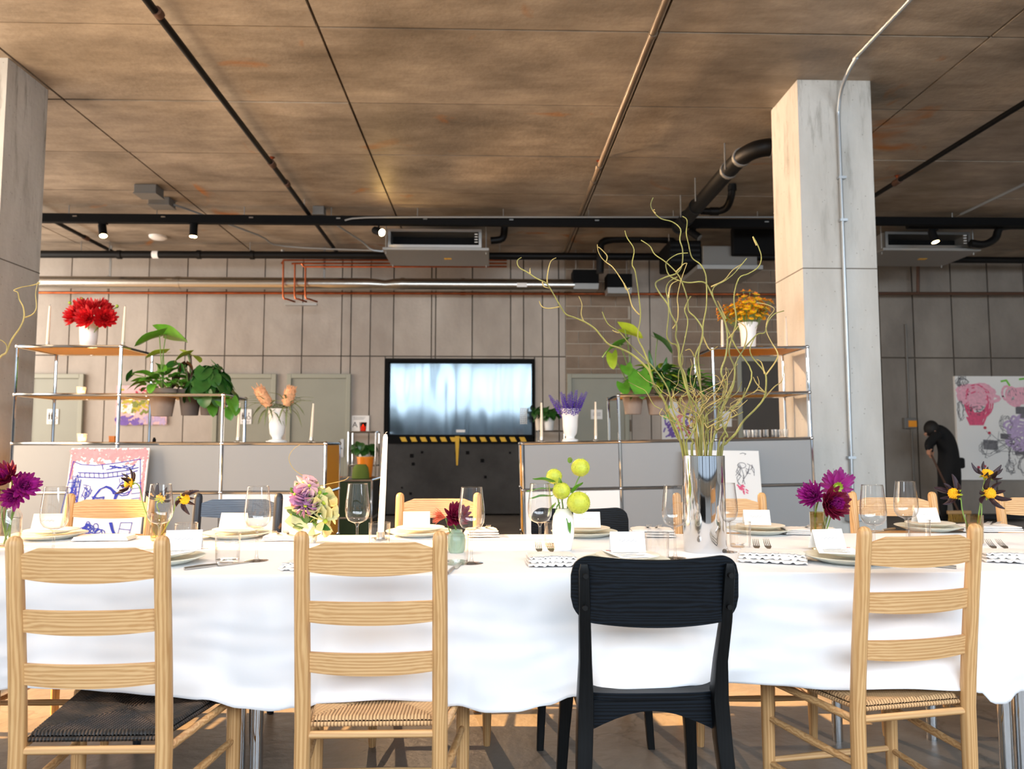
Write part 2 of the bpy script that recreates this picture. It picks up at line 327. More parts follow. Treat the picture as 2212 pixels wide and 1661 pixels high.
X['plate2'] = mat('cream_stoneware', (236, 230, 216), .4, var=.05, scale=12)
X['card'] = mat('white_card', (248, 247, 244), .8)
X['candle'] = mat('ivory_wax', (238, 220, 196), .5)
X['candlewhite'] = mat('white_wax', (250, 248, 242), .45)
X['glass'] = glass('clear_glass', (.975, .975, .97), .075)
X['glassamber'] = glass('amber_glass', (.93, .82, .58), .06)
X['water'] = glass('water', (.93, .95, .95), .02)
X['pot'] = mat('grey_clay', (150, 132, 118), .9, var=.12, scale=7, bump=.2, bscale=40)
X['potdark'] = mat('dark_clay', (96, 86, 80), .9, var=.12, scale=7, bump=.2, bscale=40)
X['soil'] = mat('soil', (52, 40, 30), 1)
X['leaf'] = mat('green_leaf', (84, 142, 40), .4, var=.35, scale=9)
X['leafdark'] = mat('dark_green_leaf', (44, 92, 34), .3, var=.4, scale=9)
X['leafyellow'] = mat('lime_leaf', (150, 172, 44), .45, var=.3, scale=9)
X['leafpurple'] = mat('bronze_leaf', (70, 46, 26), .4, var=.4, scale=12)
X['stem'] = mat('green_stem', (104, 138, 56), .5)
X['willow'] = mat('willow_bark', (138, 132, 66), .55, var=.45, scale=14)
X['willowtip'] = mat('yellow_willow_twig', (176, 152, 88), .55, var=.35, scale=14)
X['red'] = mat('scarlet_petal', (206, 12, 24), .55, var=.3, scale=20)
X['magenta'] = mat('magenta_petal', (150, 18, 120), .5, var=.4, scale=30)
X['burgundy'] = mat('burgundy_petal', (128, 8, 52), .5, var=.4, scale=30)
X['coral'] = mat('coral_filament', (226, 112, 78), .5)
X['darkpetal'] = mat('near_black_petal', (34, 7, 22), .55)
X['yellow'] = mat('golden_flower_disc', (250, 184, 10), .6, bump=.5, bscale=300)
X['orange'] = mat('orange_yellow_petal', (252, 178, 16), .5, var=.3, scale=40)
X['rustpetal'] = mat('rust_disc', (196, 110, 20), .6)
X['blush'] = mat('blush_petal', (228, 188, 196), .5, var=.12, scale=40)
X['mauve'] = mat('mauve_petal', (178, 130, 168), .5, var=.25, scale=60)
X['hellebore'] = mat('greenish_cream_petal', (208, 206, 152), .5, var=.2, scale=30)
X['balloon'] = mat('lime_seed_pod', (188, 194, 62), .5, var=.18, scale=40, bump=.5, bscale=70)
X['lavender'] = mat('violet_flower', (88, 56, 166), .6, var=.3, scale=60)
X['protea'] = mat('peach_bristle', (236, 176, 130), .8, var=.2, scale=60, bump=.8, bscale=160)
X['bluegreen'] = mat('grey_green_leaf', (128, 136, 96), .6)
# ---------------------------------------------------------------- room shell
HC, YW = 4.09, 12.0
XL, XR, YF = -9.0, 10.0, -3.0
struct('floor', M().box(XL-.5, YF-.6, -.2, XR+.5, YW+.5, 0), X['floor'])
ce = struct('ceiling', M().box(-4.9, YF-.6, HC+.03, XR+.5, YW+.5, HC+.3).box(XL-.5, 5.3, HC+.03, -4.9, YW+.5, HC+.3), X['ceilcore'])
# formwork boards of the ceiling, 2.44 x 1.22
xs = [-8.58, -6.14, -3.70, -1.24, 1.21, 3.65, 6.09, 8.53]
ys = [1.68, 2.88, 4.08, 5.28, 6.50, 7.70, 8.90, 10.10, 11.30, 12.0]
for i in range(len(xs)-1):
    for j in range(len(ys)-1):
        g = .010; d = R.uniform(0, .006)
        if ys[j+1] < 5.6 and xs[i+1] < -4.9: continue
        xa_ = -4.88 if (ys[j+1] < 5.6 and xs[i] < -4.9) else xs[i]
        struct('board', M().box(xa_+g, ys[j]+g, HC-d, xs[i+1]-g, ys[j+1]-g, HC+.04), X['ceil'], ce)
struct('board', M().box(-4.88, YF, HC, XR, 1.67, HC+.04), X['ceil'], ce)
struct('board', M().box(XL, 5.3, HC, -8.59, YW, HC+.04), X['ceil'], ce)
struct('board', M().box(8.54, 1.68, HC, XR, YW, HC+.04), X['ceil'], ce)

# back wall with the dock opening
dx0, dx1 = at(831, 860, YW).x, at(1155, 860, YW).x
dzt, dzb = at(990, 776, YW).z, at(990, 943, YW).z
wb = M()
wb.box(XL-.3, YW+.05, 0, dx0, YW+.35, HC+.1).box(dx1, YW+.05, 0, XR+.3, YW+.35, HC+.1).box(dx0, YW+.05, dzt, dx1, YW+.35, HC+.1).box(dx0, YW+.30, 0, dx1, YW+.35, dzt)
wallb = struct('wall_back', wb, X['wallcore'])
zj = at(1000, 770, YW).z
def wpanel(x0, x1, z0, z1, m, g=.009):
    y = YW - .004 + R.uniform(0, .007)
    struct('panel', M().box(x0+g, y, z0+g, x1-g, YW+.06, z1-g), m, wallb)
edges_px = [-160, -77, 6, 66, 150, 232, 318, 402, 487, 570, 653, 738, 758, 800, 850, 932, 941, 1020, 1103, 1131, 1172, 1207, 1222]
edges = [at(p, 700, YW).x for p in edges_px]
for a, b in zip(edges[:-1], edges[1:]):
    wpanel(a, b, zj, HC, X['wall'])
    if b <= dx0 + .05: wpanel(a, min(b, dx0), 0, zj, X['wall'])
    elif a >= dx1 - .05: wpanel(max(a, dx1), b, 0, zj, X['wall'])
    elif a < dx0 < b: wpanel(a, dx0, 0, zj, X['wall'])
    elif a < dx1 < b: wpanel(dx1, b, 0, zj, X['wall'])
    if a < dx1 and b > dx0: wpanel(max(a, dx0), min(b, dx1), dzt+.005, zj, X['wall']) if zj > dzt+.03 else None
# blockwork area with a concrete pier in it
cx = [at(p, 700, YW).x for p in (1222, 1362, 1404, 1452, 1760)]
wpanel(cx[1], cx[2], 0, HC, X['wall']); wpanel(cx[2], cx[3], 0, HC, X['wall'])
struct('mortar_bed', M().box(cx[0], YW+.005, 0, cx[1], YW+.06, HC).box(cx[3], YW+.005, 0, cx[4], YW+.06, HC), X['mortar'], wallb)
bh, bw, jt = .2, .4, .007
blockmesh = {}
for (a, b) in ((cx[0], cx[1]), (cx[3], cx[4])):
    r = 0; z = .9
    while z < HC - .02:
        x = a - (.2 if r % 2 else 0)
        while x < b - .01:
            xa, xb = max(x, a), min(x + bw, b)
            if xb - xa > .04:
                key = round(xb - xa, 2)
                zt = min(bh, HC - z)
                k2 = (key, round(zt, 2))
                if k2 not in blockmesh:
                    o = struct('block', M().box(jt, -.012, jt, xb-xa-jt, .05, zt-jt), X['cmu'], wallb); blockmesh[k2] = o
                else:
                    o = share('block', blockmesh[k2], wallb); o['kind'] = 'structure'
                o.location = (xa, YW + R.uniform(-.004, .003), z)
            x += bw
        z += bh; r += 1
wpanel(cx[0], cx[1], 0, .9, X['wall']); wpanel(cx[3], cx[4], 0, .9, X['wall'])
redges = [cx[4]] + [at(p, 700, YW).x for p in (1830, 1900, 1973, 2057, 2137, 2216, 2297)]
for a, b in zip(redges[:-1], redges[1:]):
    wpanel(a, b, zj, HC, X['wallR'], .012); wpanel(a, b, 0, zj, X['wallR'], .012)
# side walls, the street front behind the camera
XJ = -4.6                                    # unseen facade, set further in so the low sun reaches the floor
wl = M().box(XL-.3, 5.3, 0, XL, 5.9, HC+.1).box(XL-.3, 11.3, 0, XL, YW+.3, HC+.1).box(XL-.3, 5.9, 0, XL, 11.3, .6).box(XL-.3, 5.9, 3.8, XL, 11.3, HC+.1).box(XL, 5.3, 0, XJ-.3, 5.55, HC+.1).box(XJ-.3, YF-.3, 0, XJ, 2.75, HC+.1).box(XJ-.3, 5.15, 0, XJ, 5.55, HC+.1).box(XJ-.3, 2.75, 0, XJ, 5.15, .4).box(XJ-.3, 2.75, 3.85, XJ, 5.15, HC+.1)  # far opening added to let the fill onto the back wall
struct('wall_left', wl, X['pillar'])
wf = struct('window_1', M().box(XJ-.2, 2.75, .4, XJ-.1, 2.80, 3.85), X['blackmatte'])
for a, b in ((2.75, 5.15),):
    m = M(); n = max(2, round((b-a)/1.2))
    for k in range(n+1):
        y = a + (b-a)*k/n; m.box(XJ-.2, y-.02, .4, XJ-.12, y+.02, 3.85)
    for z in (.43, 1.5, 2.7, 3.82): m.box(XJ-.2, a, z-.02, XJ-.12, b, z+.02)
    struct('window_frame', m, X['blackmatte'], wf)
struct('wall_right', M().box(XR, YF-.3, 0, XR+.3, YW+.3, HC+.1), X['pillar'])
wfz = M().box(XL-.3, YF-.3, 0, XR+.3, YF, .35).box(XL-.3, YF-.3, 3.95, XR+.3, YF, HC+.1)
struct('wall_front', wfz, X['pillar'])
w2 = struct('window_2', M().box(XL, YF-.2, .35, XR, YF-.12, .43), X['blackmatte'])
m = M()
for k in range(11):
    x = XL + (XR-XL)*k/10; t = .16 if k % 2 == 0 else .05
    m.box(x-t, YF-.2, .35, x+t, YF-.1, 3.95)
for z in (1.5, 2.7): m.box(XL, YF-.2, z-.03, XR, YF-.12, z+.03)
struct('window_frame', m, X['blackmatte'], w2)

# pillars
def pillar(name, x0, y0, x1, y1, label):
    p = struct(name, M().box(x0, y0, 0, x1, y1, HC+.02), X['pillar'])
    p['label'] = label
    zz = at(1760, 579, 5.97).z
    struct('pour_joint', M().box(x0-.002, y0-.002, zz-.006, x1+.002, y1+.002, zz+.002), X['wallcore'], p)
    return p
pr = pillar('pillar', 2.50, 5.97, 3.105, 6.55, 'square concrete pillar with a conduit, beside the right shelf')
pl = pillar('pillar', -4.33, 5.79, -3.73, 6.33, 'square concrete pillar at the left edge of the photo')

# doors in the back wall
def door(i, p0, p1, ptop, label, frame, leaf, handle=None, zbot=0):
    x0, x1, zt = at(p0, 880, YW).x, at(p1, 880, YW).x, at((p0+p1)/2, ptop, YW).z
    f = .07
    fm = M().box(x0, YW-.06, zbot, x0+f, YW-.005, zt).box(x1-f, YW-.06, zbot, x1, YW-.005, zt).box(x0+f, YW-.06, zt-f, x1-f, YW-.005, zt)
    d = struct('door_%d' % i, M().box(x0+f+.004, YW-.03, zbot, x1-f-.004, YW-.005, zt-f-.004), leaf); d['label'] = label
    struct('door_frame', fm, frame, d, bevel=.006)
    if handle:
        h = at(handle, 968, YW); s = -1
        hm = M().box(h.x-.025, YW-.045, h.z-.14, h.x+.025, YW-.028, h.z+.14).tube([(h.x, YW-.04, h.z), (h.x, YW-.09, h.z), (h.x+s*.15, YW-.09, h.z)], .011, 8)
        struct('door_handle', hm, X['steel'], d, smooth=True)
    return d
X['door'] = mat('grey_green_paint', (150, 150, 136), .5, var=.05, scale=2)
X['doorframe'] = mat('grey_green_frame_paint', (158, 158, 142), .5)
X['doordark'] = mat('dark_brown_paint', (66, 56, 44), .5, var=.1, scale=1.5)
door(1, 60, 182, 808, 'grey-green door behind the left shelf', X['doorframe'], X['door'])
door(2, 462, 597, 808, 'grey-green door between the potted plants and the banksia vase', X['doorframe'], X['door'])
door(3, 620, 758, 808, 'grey-green door with a steel lever handle, left of the dock opening', X['doorframe'], X['door'], 740)
door(4, 1225, 1358, 808, 'grey-green door behind the violet salvia', X['doorframe'], X['door'])
door(5, 1592, 1704, 772, 'tall dark brown door behind the right shelf', X['doorframe'], X['doordark'])

# dock opening: glossy shutter above, dark leveller below
X['shutter'] = None
m_, nt, p = nodes('glossy_dock_shutter'); X['shutter'] = m_
p.inputs['Base Color'].default_value = (.10, .122, .136, 1); p.inputs['Metallic'].default_value = 1; p.inputs['Roughness'].default_value = .10
tc = nt.nodes.new('ShaderNodeTexCoord'); mp = nt.nodes.new('ShaderNodeMapping'); mp.inputs['Scale'].default_value = (2.2, 1, .45); nt.links.new(tc.outputs['Object'], mp.inputs[0])
n_ = nt.nodes.new('ShaderNodeTexNoise'); n_.inputs['Scale'].default_value = .9; n_.inputs['Detail'].default_value = 2; nt.links.new(mp.outputs[0], n_.inputs['Vector'])
b_ = nt.nodes.new('ShaderNodeBump'); b_.inputs['Strength'].default_value = .35; b_.inputs['Distance'].default_value = .05; nt.links.new(n_.outputs[0], b_.inputs['Height']); nt.links.new(b_.outputs[0], p.inputs['Normal'])
dk = struct('door_6', M().box(dx0+.06, YW+.10, dzb+.03, dx1-.04, YW+.14, dzt-.05), X['shutter']); dk['label'] = 'glossy loading dock shutter mirroring the street windows'
fm = M().box(dx0, YW-.02, dzb, dx0+.06, YW+.16, dzt).box(dx1-.04, YW-.02, dzb, dx1, YW+.16, dzt).box(dx0+.06, YW-.02, dzt-.05, dx1-.04, YW+.16, dzt).box(dx0+.06, YW+.02, dzb-.02, dx1-.04, YW+.16, dzb+.03)
struct('door_frame', fm, X['blackmatte'], dk)
a = at(995, 931, YW+.1); struct('label_plate', M().box(a.x-.07, YW+.09, a.z-.02, a.x+.07, YW+.1, a.z+.02), X['card'], dk)
a = at(1131, 898, YW+.1)
gm = M()
for i in range(4):
    for j in range(9): gm.box(a.x-.055+i*.029, YW+.09, a.z-.13+j*.029, a.x-.055+i*.029+.022, YW+.1, a.z-.13+j*.029+.022)
struct('sticker_sheet', gm, X['card'], dk)
lev = thing('dock_leveller', 'dark upright dock leveller plate under the glossy shutter, yellow striped lip', 'dock leveller', ((dx0+dx1)/2, YW+.02, 0))
hw = (dx1-dx0)/2 - .03
X['leveller'] = concrete('dark_dock_plate', (44, 42, 40), (70, 68, 66), stain=(30, 26, 24), stainamt=.7, scale=1.4, rnd=0)
zl = at(990, 958, YW).z
obj('plate', M().box(-hw, 0, .03, hw, .08, zl), X['leveller'], lev)
m = M()
m = M()
for k in range(10):
    bx, bz = R.uniform(-hw+.1, hw-.1), R.uniform(.25, zl-.1); s_ = R.uniform(.012, .03)
    m.box(bx-s_, -.006, bz-s_, bx+s_, .0, bz+s_)
obj('anchor_bolts', m, X['blackmatte'], lev, kind='stuff')
obj('lip', M().box(-hw, -.05, zl, hw, .06, zl+.11), X['blackmatte'], lev)
X['hazard'] = mat('hazard_yellow', (224, 178, 44), .6)
for k in range(13):
    x = -hw + .25 + k*.155
    obj('hazard_stripe', M().prism([(x, zl+.03), (x+.085, zl+.03), (x+.05, zl+.10), (x-.035, zl+.10)], -.054, -.049), X['hazard'], lev)
a = at(988, 945, YW)
obj('strap', M().prism([(-.035, 0), (.035, 0), (.012, -.45), (-.012, -.45)], -.07, -.06, Matrix.Translation((a.x-(dx0+dx1)/2, 0, a.z+.02))), X['hazard'], lev)
# ---------------------------------------------------------------- overhead services
def pipe(name, pts, r, m, label, cat='pipe', n=10, fit=(), group=None, fm=None):
    t = thing(name, label, cat, pts[0], 0, group); o = Vector(pts[0])
    P = [Vector(p) - o for p in pts]
    obj('pipe', M().tube(P, r, n), m, t, smooth=True)
    for q in fit:                                 # (point, direction, radius, half length)
        c = Vector(q[0]) - o; d = Vector(q[1]).normalized()
        obj('coupling', M().tube([c - d*q[3], c + d*q[3]], q[2], n), fm or m, t, smooth=True)
    return t
def hanger(t, p, top, m=None):
    o = t.location
    mm = M().tube([Vector(p) - o, Vector((p[0], p[1], top)) - o], .006, 6)
    obj('hanger_rod', mm, m or X['galv'], t)
Y_ = Vector((0, 1, 0)); X_ = Vector((1, 0, 0))
def droplet(t, p):
    c = Vector(p) - t.location
    obj('sprinkler_head', M().tube([c, c + Vector((0, 0, .06))], .014, 8).lathe([(.004, .06), (.03, .062), (.03, .067), (.004, .07)], 10, c), X['copper'], t)
p1 = pipe('sprinkler_pipe', [(-2.22, 1.5, 4.0), (-2.27, 8, 4.0), (-2.33, 11.7, 4.0)], .026, X['blackiron'], 'black sprinkler pipe running across the ceiling, left of centre', fit=[((-2.262, 7.75, 4.0), Y_, .036, .05), ((-2.268, 8.35, 4.0), Y_, .034, .04), ((-2.235, 4.98, 4.0), Y_, .034, .03)], fm=X['rust'])
droplet(p1, (-2.262, 7.75, 4.0)); hanger(p1, (-2.28, 9.2, 4.0), HC)
p2 = pipe('sprinkler_pipe', [(1.14, 1.5, 4.0), (1.127, 8, 4.0), (1.10, 11.7, 4.0)], .026, X['tanpipe'], 'tan and brown sprinkler pipe on the ceiling, above the tall chrome vase', fit=[((1.127, 7.75, 4.0), Y_, .036, .05), ((1.127, 8.2, 4.0), Y_, .034, .04), ((1.138, 5.15, 4.0), Y_, .034, .02)])
droplet(p2, (1.127, 7.75, 4.0))
p3 = pipe('sprinkler_pipe', [(4.62, 3, 4.0), (4.51, 6.46, 4.0), (4.40, 11.6, 4.0)], .026, X['blackiron'], 'black sprinkler pipe on the ceiling, right of the right pillar', fit=[((4.475, 8.1, 4.0), Y_, .036, .06)], fm=X['rust'])
droplet(p3, (4.475, 8.1, 4.0))
p4 = pipe('sprinkler_pipe', [(-5.62, 6, 4.0), (-5.70, 11.7, 4.0)], .026, X['blackiron'], 'black sprinkler pipe near the left pillar, behind the track', fit=[((-5.69, 10.7, 4.0), Y_, .036, .05)], fm=X['rust'])
p5 = pipe('ceiling_conduit', [(6.1, 3, 4.04), (6.0, 9.4, 4.04)], .016, X['conduit'], 'thin grey conduit on the ceiling at the right edge', 'conduit')
# conduit down the right pillar
zf = 5.945
cpts = smoothpts([(2.79, 1.5, 4.07), (2.79, 5.2, 4.07), (2.79, 5.55, 4.06), (2.80, 5.80, 3.98), (2.815, 5.925, 3.84), (2.82, zf, 3.6), (2.825, zf, 2.2), (2.83, zf, .2)], 6)
cc = pipe('conduit', cpts, .0155, X['conduit'], 'zinc conduit bending off the ceiling and running down the right pillar', 'conduit')
for z in (3.25, 2.9, 1.0, .55):
    obj('strap', M().box(2.80-2.79, zf-.02-1.5, z-4.07, 2.86-2.79, 5.969-1.5, z+.02-4.07), X['conduit'], cc)
obj('outlet_box', M().box(-.02, 4.38, -3.55, .08, 4.468, -3.40), X['conduit'], cc, bevel=.005)
# big black drain pipe
dpts = smoothpts([(3.3, 6.83, 3.87), (2.75, 6.84, 3.87), (2.52, 6.88, 3.87), (2.41, 7.05, 3.86), (2.39, 7.4, 3.86), (2.37, 8.4, 3.84), (2.35, 9.35, 3.82)], 5)
dp = pipe('drain_pipe', dpts, .082, X['blackiron'], 'thick black drain pipe bending off the right pillar along the ceiling', n=16)
o_ = dp.location
for p, d in (((2.62, 6.86, 3.87), (-1, .15, 0)), ((2.405, 7.08, 3.86), Y_), ((2.39, 7.42, 3.86), Y_), ((2.365, 8.55, 3.84), Y_), ((2.357, 8.95, 3.83), Y_), ((2.35, 9.3, 3.82), Y_)):
    c = Vector(p) - o_; d = Vector(d).normalized()
    obj('clamp', M().tube([c - d*.022, c + d*.022], .092, 16), X['galv'] if p[1] < 7.5 else X['blackiron'], dp, smooth=True, label='silver clamp band' if p[1] < 7.5 else None)
for p in ((2.40, 7.3), (2.375, 8.3), (2.36, 8.9)):
    obj('hanger_rod', M().tube([(p[0]-o_.x-.09, p[1]-o_.y, -.05), (p[0]-o_.x-.09, p[1]-o_.y, HC-3.87)], .008, 6), X['galv'], dp)
bp = smoothpts([(2.45, 8.65, 3.82), (2.62, 8.66, 3.82), (2.72, 8.6, 3.84), (2.75, 8.5, 3.93), (2.755, 8.45, 4.08)], 4)
db = pipe('branch_drain', bp, .042, X['blackiron'], 'short black branch drain curving up from the drain pipe to the ceiling', n=12, fit=[((2.60, 8.66, 3.82), X_, .05, .05), ((2.754, 8.46, 4.03), (0, 0, 1), .05, .03)])
# black lighting track with spotlights
YT = 9.5
zt1, zt0 = at(800, 468, YT).z, at(800, 486, YT).z
xa, xb = at(60, 475, YT).x, at(1720, 475, YT).x
tr = thing('lighting_track', 'long black lighting track hung below the ceiling across the room', 'track', ((xa+xb)/2, YT, zt0))
hl = (xb-xa)/2
obj('rail', M().box(-hl, -.04, 0, hl, .04, zt1-zt0), X['blackmatte'], tr)
for k in range(9):
    x = -hl + .5 + k*(2*hl-1)/8
    obj('hanger_rod', M().tube([(x, 0, zt1-zt0), (x, 0, HC-zt0)], .006, 6), X['galv'], tr)
    obj('clip', M().cbox((x+.1, -.045, .07), (.05, .012, .012)), X['steel'], tr)
tr2 = thing('lighting_track', 'black lighting track right of the right pillar', 'track', (5.95, 9.5, at(2000, 487, 9.5).z))
obj('rail', M().box(-2.3, -.04, 0, 2.3, .04, .10), X['blackmatte'], tr2)
for x in (-1.2, 0, 1.3): obj('hanger_rod', M().tube([(x, 0, .1), (x, 0, HC-tr2.location.z)], .006, 6), X['galv'], tr2)
tb = pipe('supply_conduit', smoothpts([at(745, 476, 9.4), at(790, 470, 9.4), at(1000, 469, 9.4), at(1400, 469, 9.4), at(1690, 469, 9.4)], 3), .011, X['conduit'], 'thin zinc conduit lying along the top of the lighting track', 'conduit', 6)
X['bulb'] = mat('lit_lamp_lens', (255, 224, 160), .4, emit=((255, 214, 140), 30))
X['bulbhot'] = mat('lit_lamp_lens_towards_camera', (255, 224, 160), .4, emit=((255, 205, 120), 90))
def spot(px, py, y, aimv, label, lit='bulb', energy=0, col=(1, .78, .5), blend=.6, size=70):
    c = at(px, py, y); d = Vector(aimv).normalized()
    t = thing('track_spotlight', label, 'spotlight', c, 0, 'track spotlights')
    obj('mount', M().box(-.05, -.025, .085, .05, .025, zt0-c.z if zt0-c.z > .09 else .10).tube([(0, 0, 0), (0, 0, .09)], .012, 8), X['blackmatte'], t)
    hs = obj('housing', M().tube([-d*.085, d*.07], .048, 16).tube([-d*.10, -d*.085], .040, 16), X['blackmatte'], t, smooth=True)
    obj('lens', M().tube([d*.066, d*.0745], .043, 16), X[lit], hs)
    if energy:
        l = lamp('SPOT', 'track_spotlight_beam', c + d*.10, aim((0, 0, 0), d), energy, col, spot_size=math.radians(size), spot_blend=blend, shadow_soft_size=.035)
    return t
spot(222, 499, 9.5, (.25, -.25, -.9), 'black track spotlight nearest the left pillar, tilted down', energy=30, size=60)
spot(418, 499, 9.5, (0, -.05, -1), 'black track spotlight above the potted plants, pointing straight down', energy=30, size=60)
s3 = spot(818, 500, 9.49, (Vector((2.6, 5.6, 1.5)) - at(818, 500, 9.49)), 'glowing track spotlight facing the camera, beside the fan coil unit', 'bulbhot', energy=640, size=75, col=(1, .64, .36))
spot(1502, 507, 9.49, (.5, -.3, -.5), 'unlit black track spotlight behind the tallest willow branch', 'greybox')
spot(2017, 512, 9.49, (.15, -.2, -.9), 'black track spotlight right of the right pillar, tilted down', energy=20, size=60)
zt_ = 3.86
tr3 = thing('lighting_track', 'unseen black lighting track added above the long table to warm its top', 'track', (0, 2.35, zt_))  # added track out of view, its spotlights warm the table top
obj('rail', M().box(-3.2, -.04, 0, 3.2, .04, .1), X['blackmatte'], tr3)
for x in (-2.8, 0, 2.8): obj('hanger_rod', M().tube([(x, 0, .1), (x, 0, HC-zt_)], .006, 6), X['galv'], tr3)
for k, x in enumerate((-2.4, -.8, .8, 2.4)):
    t = thing('track_spotlight', 'unseen black track spotlight added above the table to warm its top', 'spotlight', (x, 2.35, zt_-.16), 0, 'added track spotlights above the table')
    obj('mount', M().box(-.05, -.025, .085, .05, .025, .16).tube([(0, 0, 0), (0, 0, .09)], .012, 8), X['blackmatte'], t)
    hs = obj('housing', M().tube([(0, 0, .085), (0, 0, -.07)], .048, 16), X['blackmatte'], t, smooth=True)
    obj('lens', M().tube([(0, 0, -.066), (0, 0, -.0745)], .043, 16), X['bulb'], hs)
    lamp('SPOT', 'track_spotlight_beam', (x, 2.35, zt_-.26), aim((0, 0, 0), (0, .12, -1)), 60, (1, .80, .62), spot_size=math.radians(85), spot_blend=1.0, shadow_soft_size=.09)  # added warm beam for the table top
c = at(276, 508, 10.0); c.z = HC - .035
t = thing('smoke_detector', 'round white smoke detector on the ceiling, behind the track', 'smoke detector', (c.x, 10.9, HC))
obj('body', M().lathe([(.0, -.05), (.09, -.048), (.12, -.03), (.125, 0), (0, 0)], 24), X['ceramic'], t, smooth=True)
# junction boxes
def jbox(px, py, w, d, h, label):
    c = atz(px, py, HC - h/2)
    t = thing('junction_box', label, 'junction box', (c.x, c.y, HC), 0)
    bx = obj('box', M().box(-w/2, -d/2, -h, w/2, d/2, -.001), X['greybox'], t, bevel=.008)
    obj('cover', M().box(-w/2-.006, -d/2-.006, -h-.012, w/2+.006, d/2+.006, -h), X['greybox'], bx)
    return c
jbox(322, 413, .25, .22, .10, 'larger grey ceiling junction box, nearer of the two by the left pillar')
c = jbox(350, 438, .25, .2, .09, 'smaller grey ceiling junction box just behind the larger one')
pipe('box_conduit', smoothpts([(c.x+.13, c.y+.05, 4.03), (c.x+.2, c.y+.15, 4.03), (c.x+.75, 10.6, 4.03), (c.x+1.0, 11.0, 3.98), (-1.6, 11.1, 3.95), (-.6, 11.1, 3.95)], 4), .013, X['conduit'], 'thin zinc conduit running from the small junction box to the fan coil unit', 'conduit', 6)
c = jbox(690, 456, .14, .14, .10, 'small grey junction box with cable, above the track beside the sprinkler pipe')
pipe('box_conduit', smoothpts([(c.x+.05, c.y+.05, 4.0), (c.x+.15, 9.95, 3.98), (c.x+.35, 10.6, 3.95), (c.x+.5, 10.75, 3.86), (c.x+.9, 10.75, 3.86)], 4), .013, X['conduit'], 'bent zinc conduit running back from the smallest junction box', 'conduit', 6)
# fan coil units
def fancoil(px0, px1, ytop, ybot, y, label, open_=True):
    a, b = at(px0, ytop, y), at(px1, ybot, y); w = b.x-a.x; h = a.z-b.z; D = .82
    t = thing('fan_coil_unit', label, 'air conditioner', ((a.x+b.x)/2, y, b.z))
    hw = w/2; f = .035
    obj('casing', M().box(-hw, .02, .0, hw, D, .02).box(-hw, .02, h-.02, hw, D, h).box(-hw, .02, .02, -hw+.02, D, h-.02).box(hw-.02, .02, .02, hw, D, h-.02).box(-hw+.02, .5, .02, hw-.02, .54, h-.02), X['galv'], t)
    obj('front_frame', M().box(-hw, 0, 0, hw, .03, f).box(-hw, 0, h-f, hw, .03, h).box(-hw, 0, f, -hw+f, .03, h-f).box(hw-f, 0, f, hw, .03, h-f), X['steel'], t)
    obj('coil', M().box(-hw+f, .30, f, hw-f, .34, h-f), X['blackmatte'], t)
    for k in range(4): obj('fin', M().box(hw-.09, .01, h*.3+k*.035, hw-.05, .02, h*.3+k*.035+.008), X['card'], t)
    obj('drip_pan', M().box(-hw-.06, -.05, -.05, hw+.10, .85, -.012), X['galv'], t, bevel=.006)
    for sx in (-hw-.03, hw+.06):
        for yy in (.05, .78):
            obj('hanger_rod', M().tube([(sx, yy, -.08), (sx, yy, HC-b.z)], .008, 6), X['galv'], t)
    obj('label_plate', M().box(.1, .38, -.053, .2, .45, -.05), X['orange'], t)
    return t
fancoil(838, 1040, 494, 535, 9.85, 'silver fan coil unit hung above the dock opening')
fancoil(1912, 2098, 500, 536, 9.85, 'silver fan coil unit right of the right pillar')
t = thing('air_handler', 'dark air handler box with a grey duct, behind the tall willow branches', 'air conditioner', (at(1570, 540, 10.2).x, 10.2, 3.55))
obj('duct_box', M().box(-.33, 0, .0, .42, .8, .27), X['greybox'], t, bevel=.01)
obj('drip_pan', M().box(-.42, -.04, -.06, .48, .9, -.005), X['galv'], t)
obj('motor_box', M().box(.05, -.12, .12, .72, -.005, .50), X['blackmatte'], t, bevel=.02)
obj('filter_box', M().box(-.78, .05, .02, -.335, .7, .36), X['blackmatte'], t, bevel=.02)
for k in range(4): obj('fin', M().box(-.76, .035, .06+k*.07, -.36, .05, .09+k*.07), X['blackiron'], t)
for sx in (-.7, .6): obj('hanger_rod', M().tube([(sx, .4, .36), (sx, .4, HC-3.55)], .008, 6), X['galv'], t)
pipe('drain_loop', smoothpts([at(1296, 590, 10.8), at(1297, 545, 10.8), at(1300, 525, 10.8), at(1325, 517, 10.8), at(1380, 517, 10.8), at(1440, 518, 10.8), at(1457, 530, 10.8), at(1458, 560, 10.8)], 3), .055, X['blackiron'], 'black insulated pipe looping over beside the dark air handler')
pipe('drain_bend', smoothpts([at(1060, 520, 10.2), at(1085, 515, 10.2), at(1090, 490, 10.2), at(1092, 470, 10.2)], 4), .05, X['blackiron'], 'black pipe bend right of the fan coil unit')
pipe('drain_bend', smoothpts([at(2096, 525, 9.7), at(2125, 528, 9.7), at(2150, 515, 9.7), at(2165, 490, 9.7), at(2230, 488, 9.7)], 4), .05, X['blackiron'], 'black pipe bend at the right edge beside the fan coil unit')
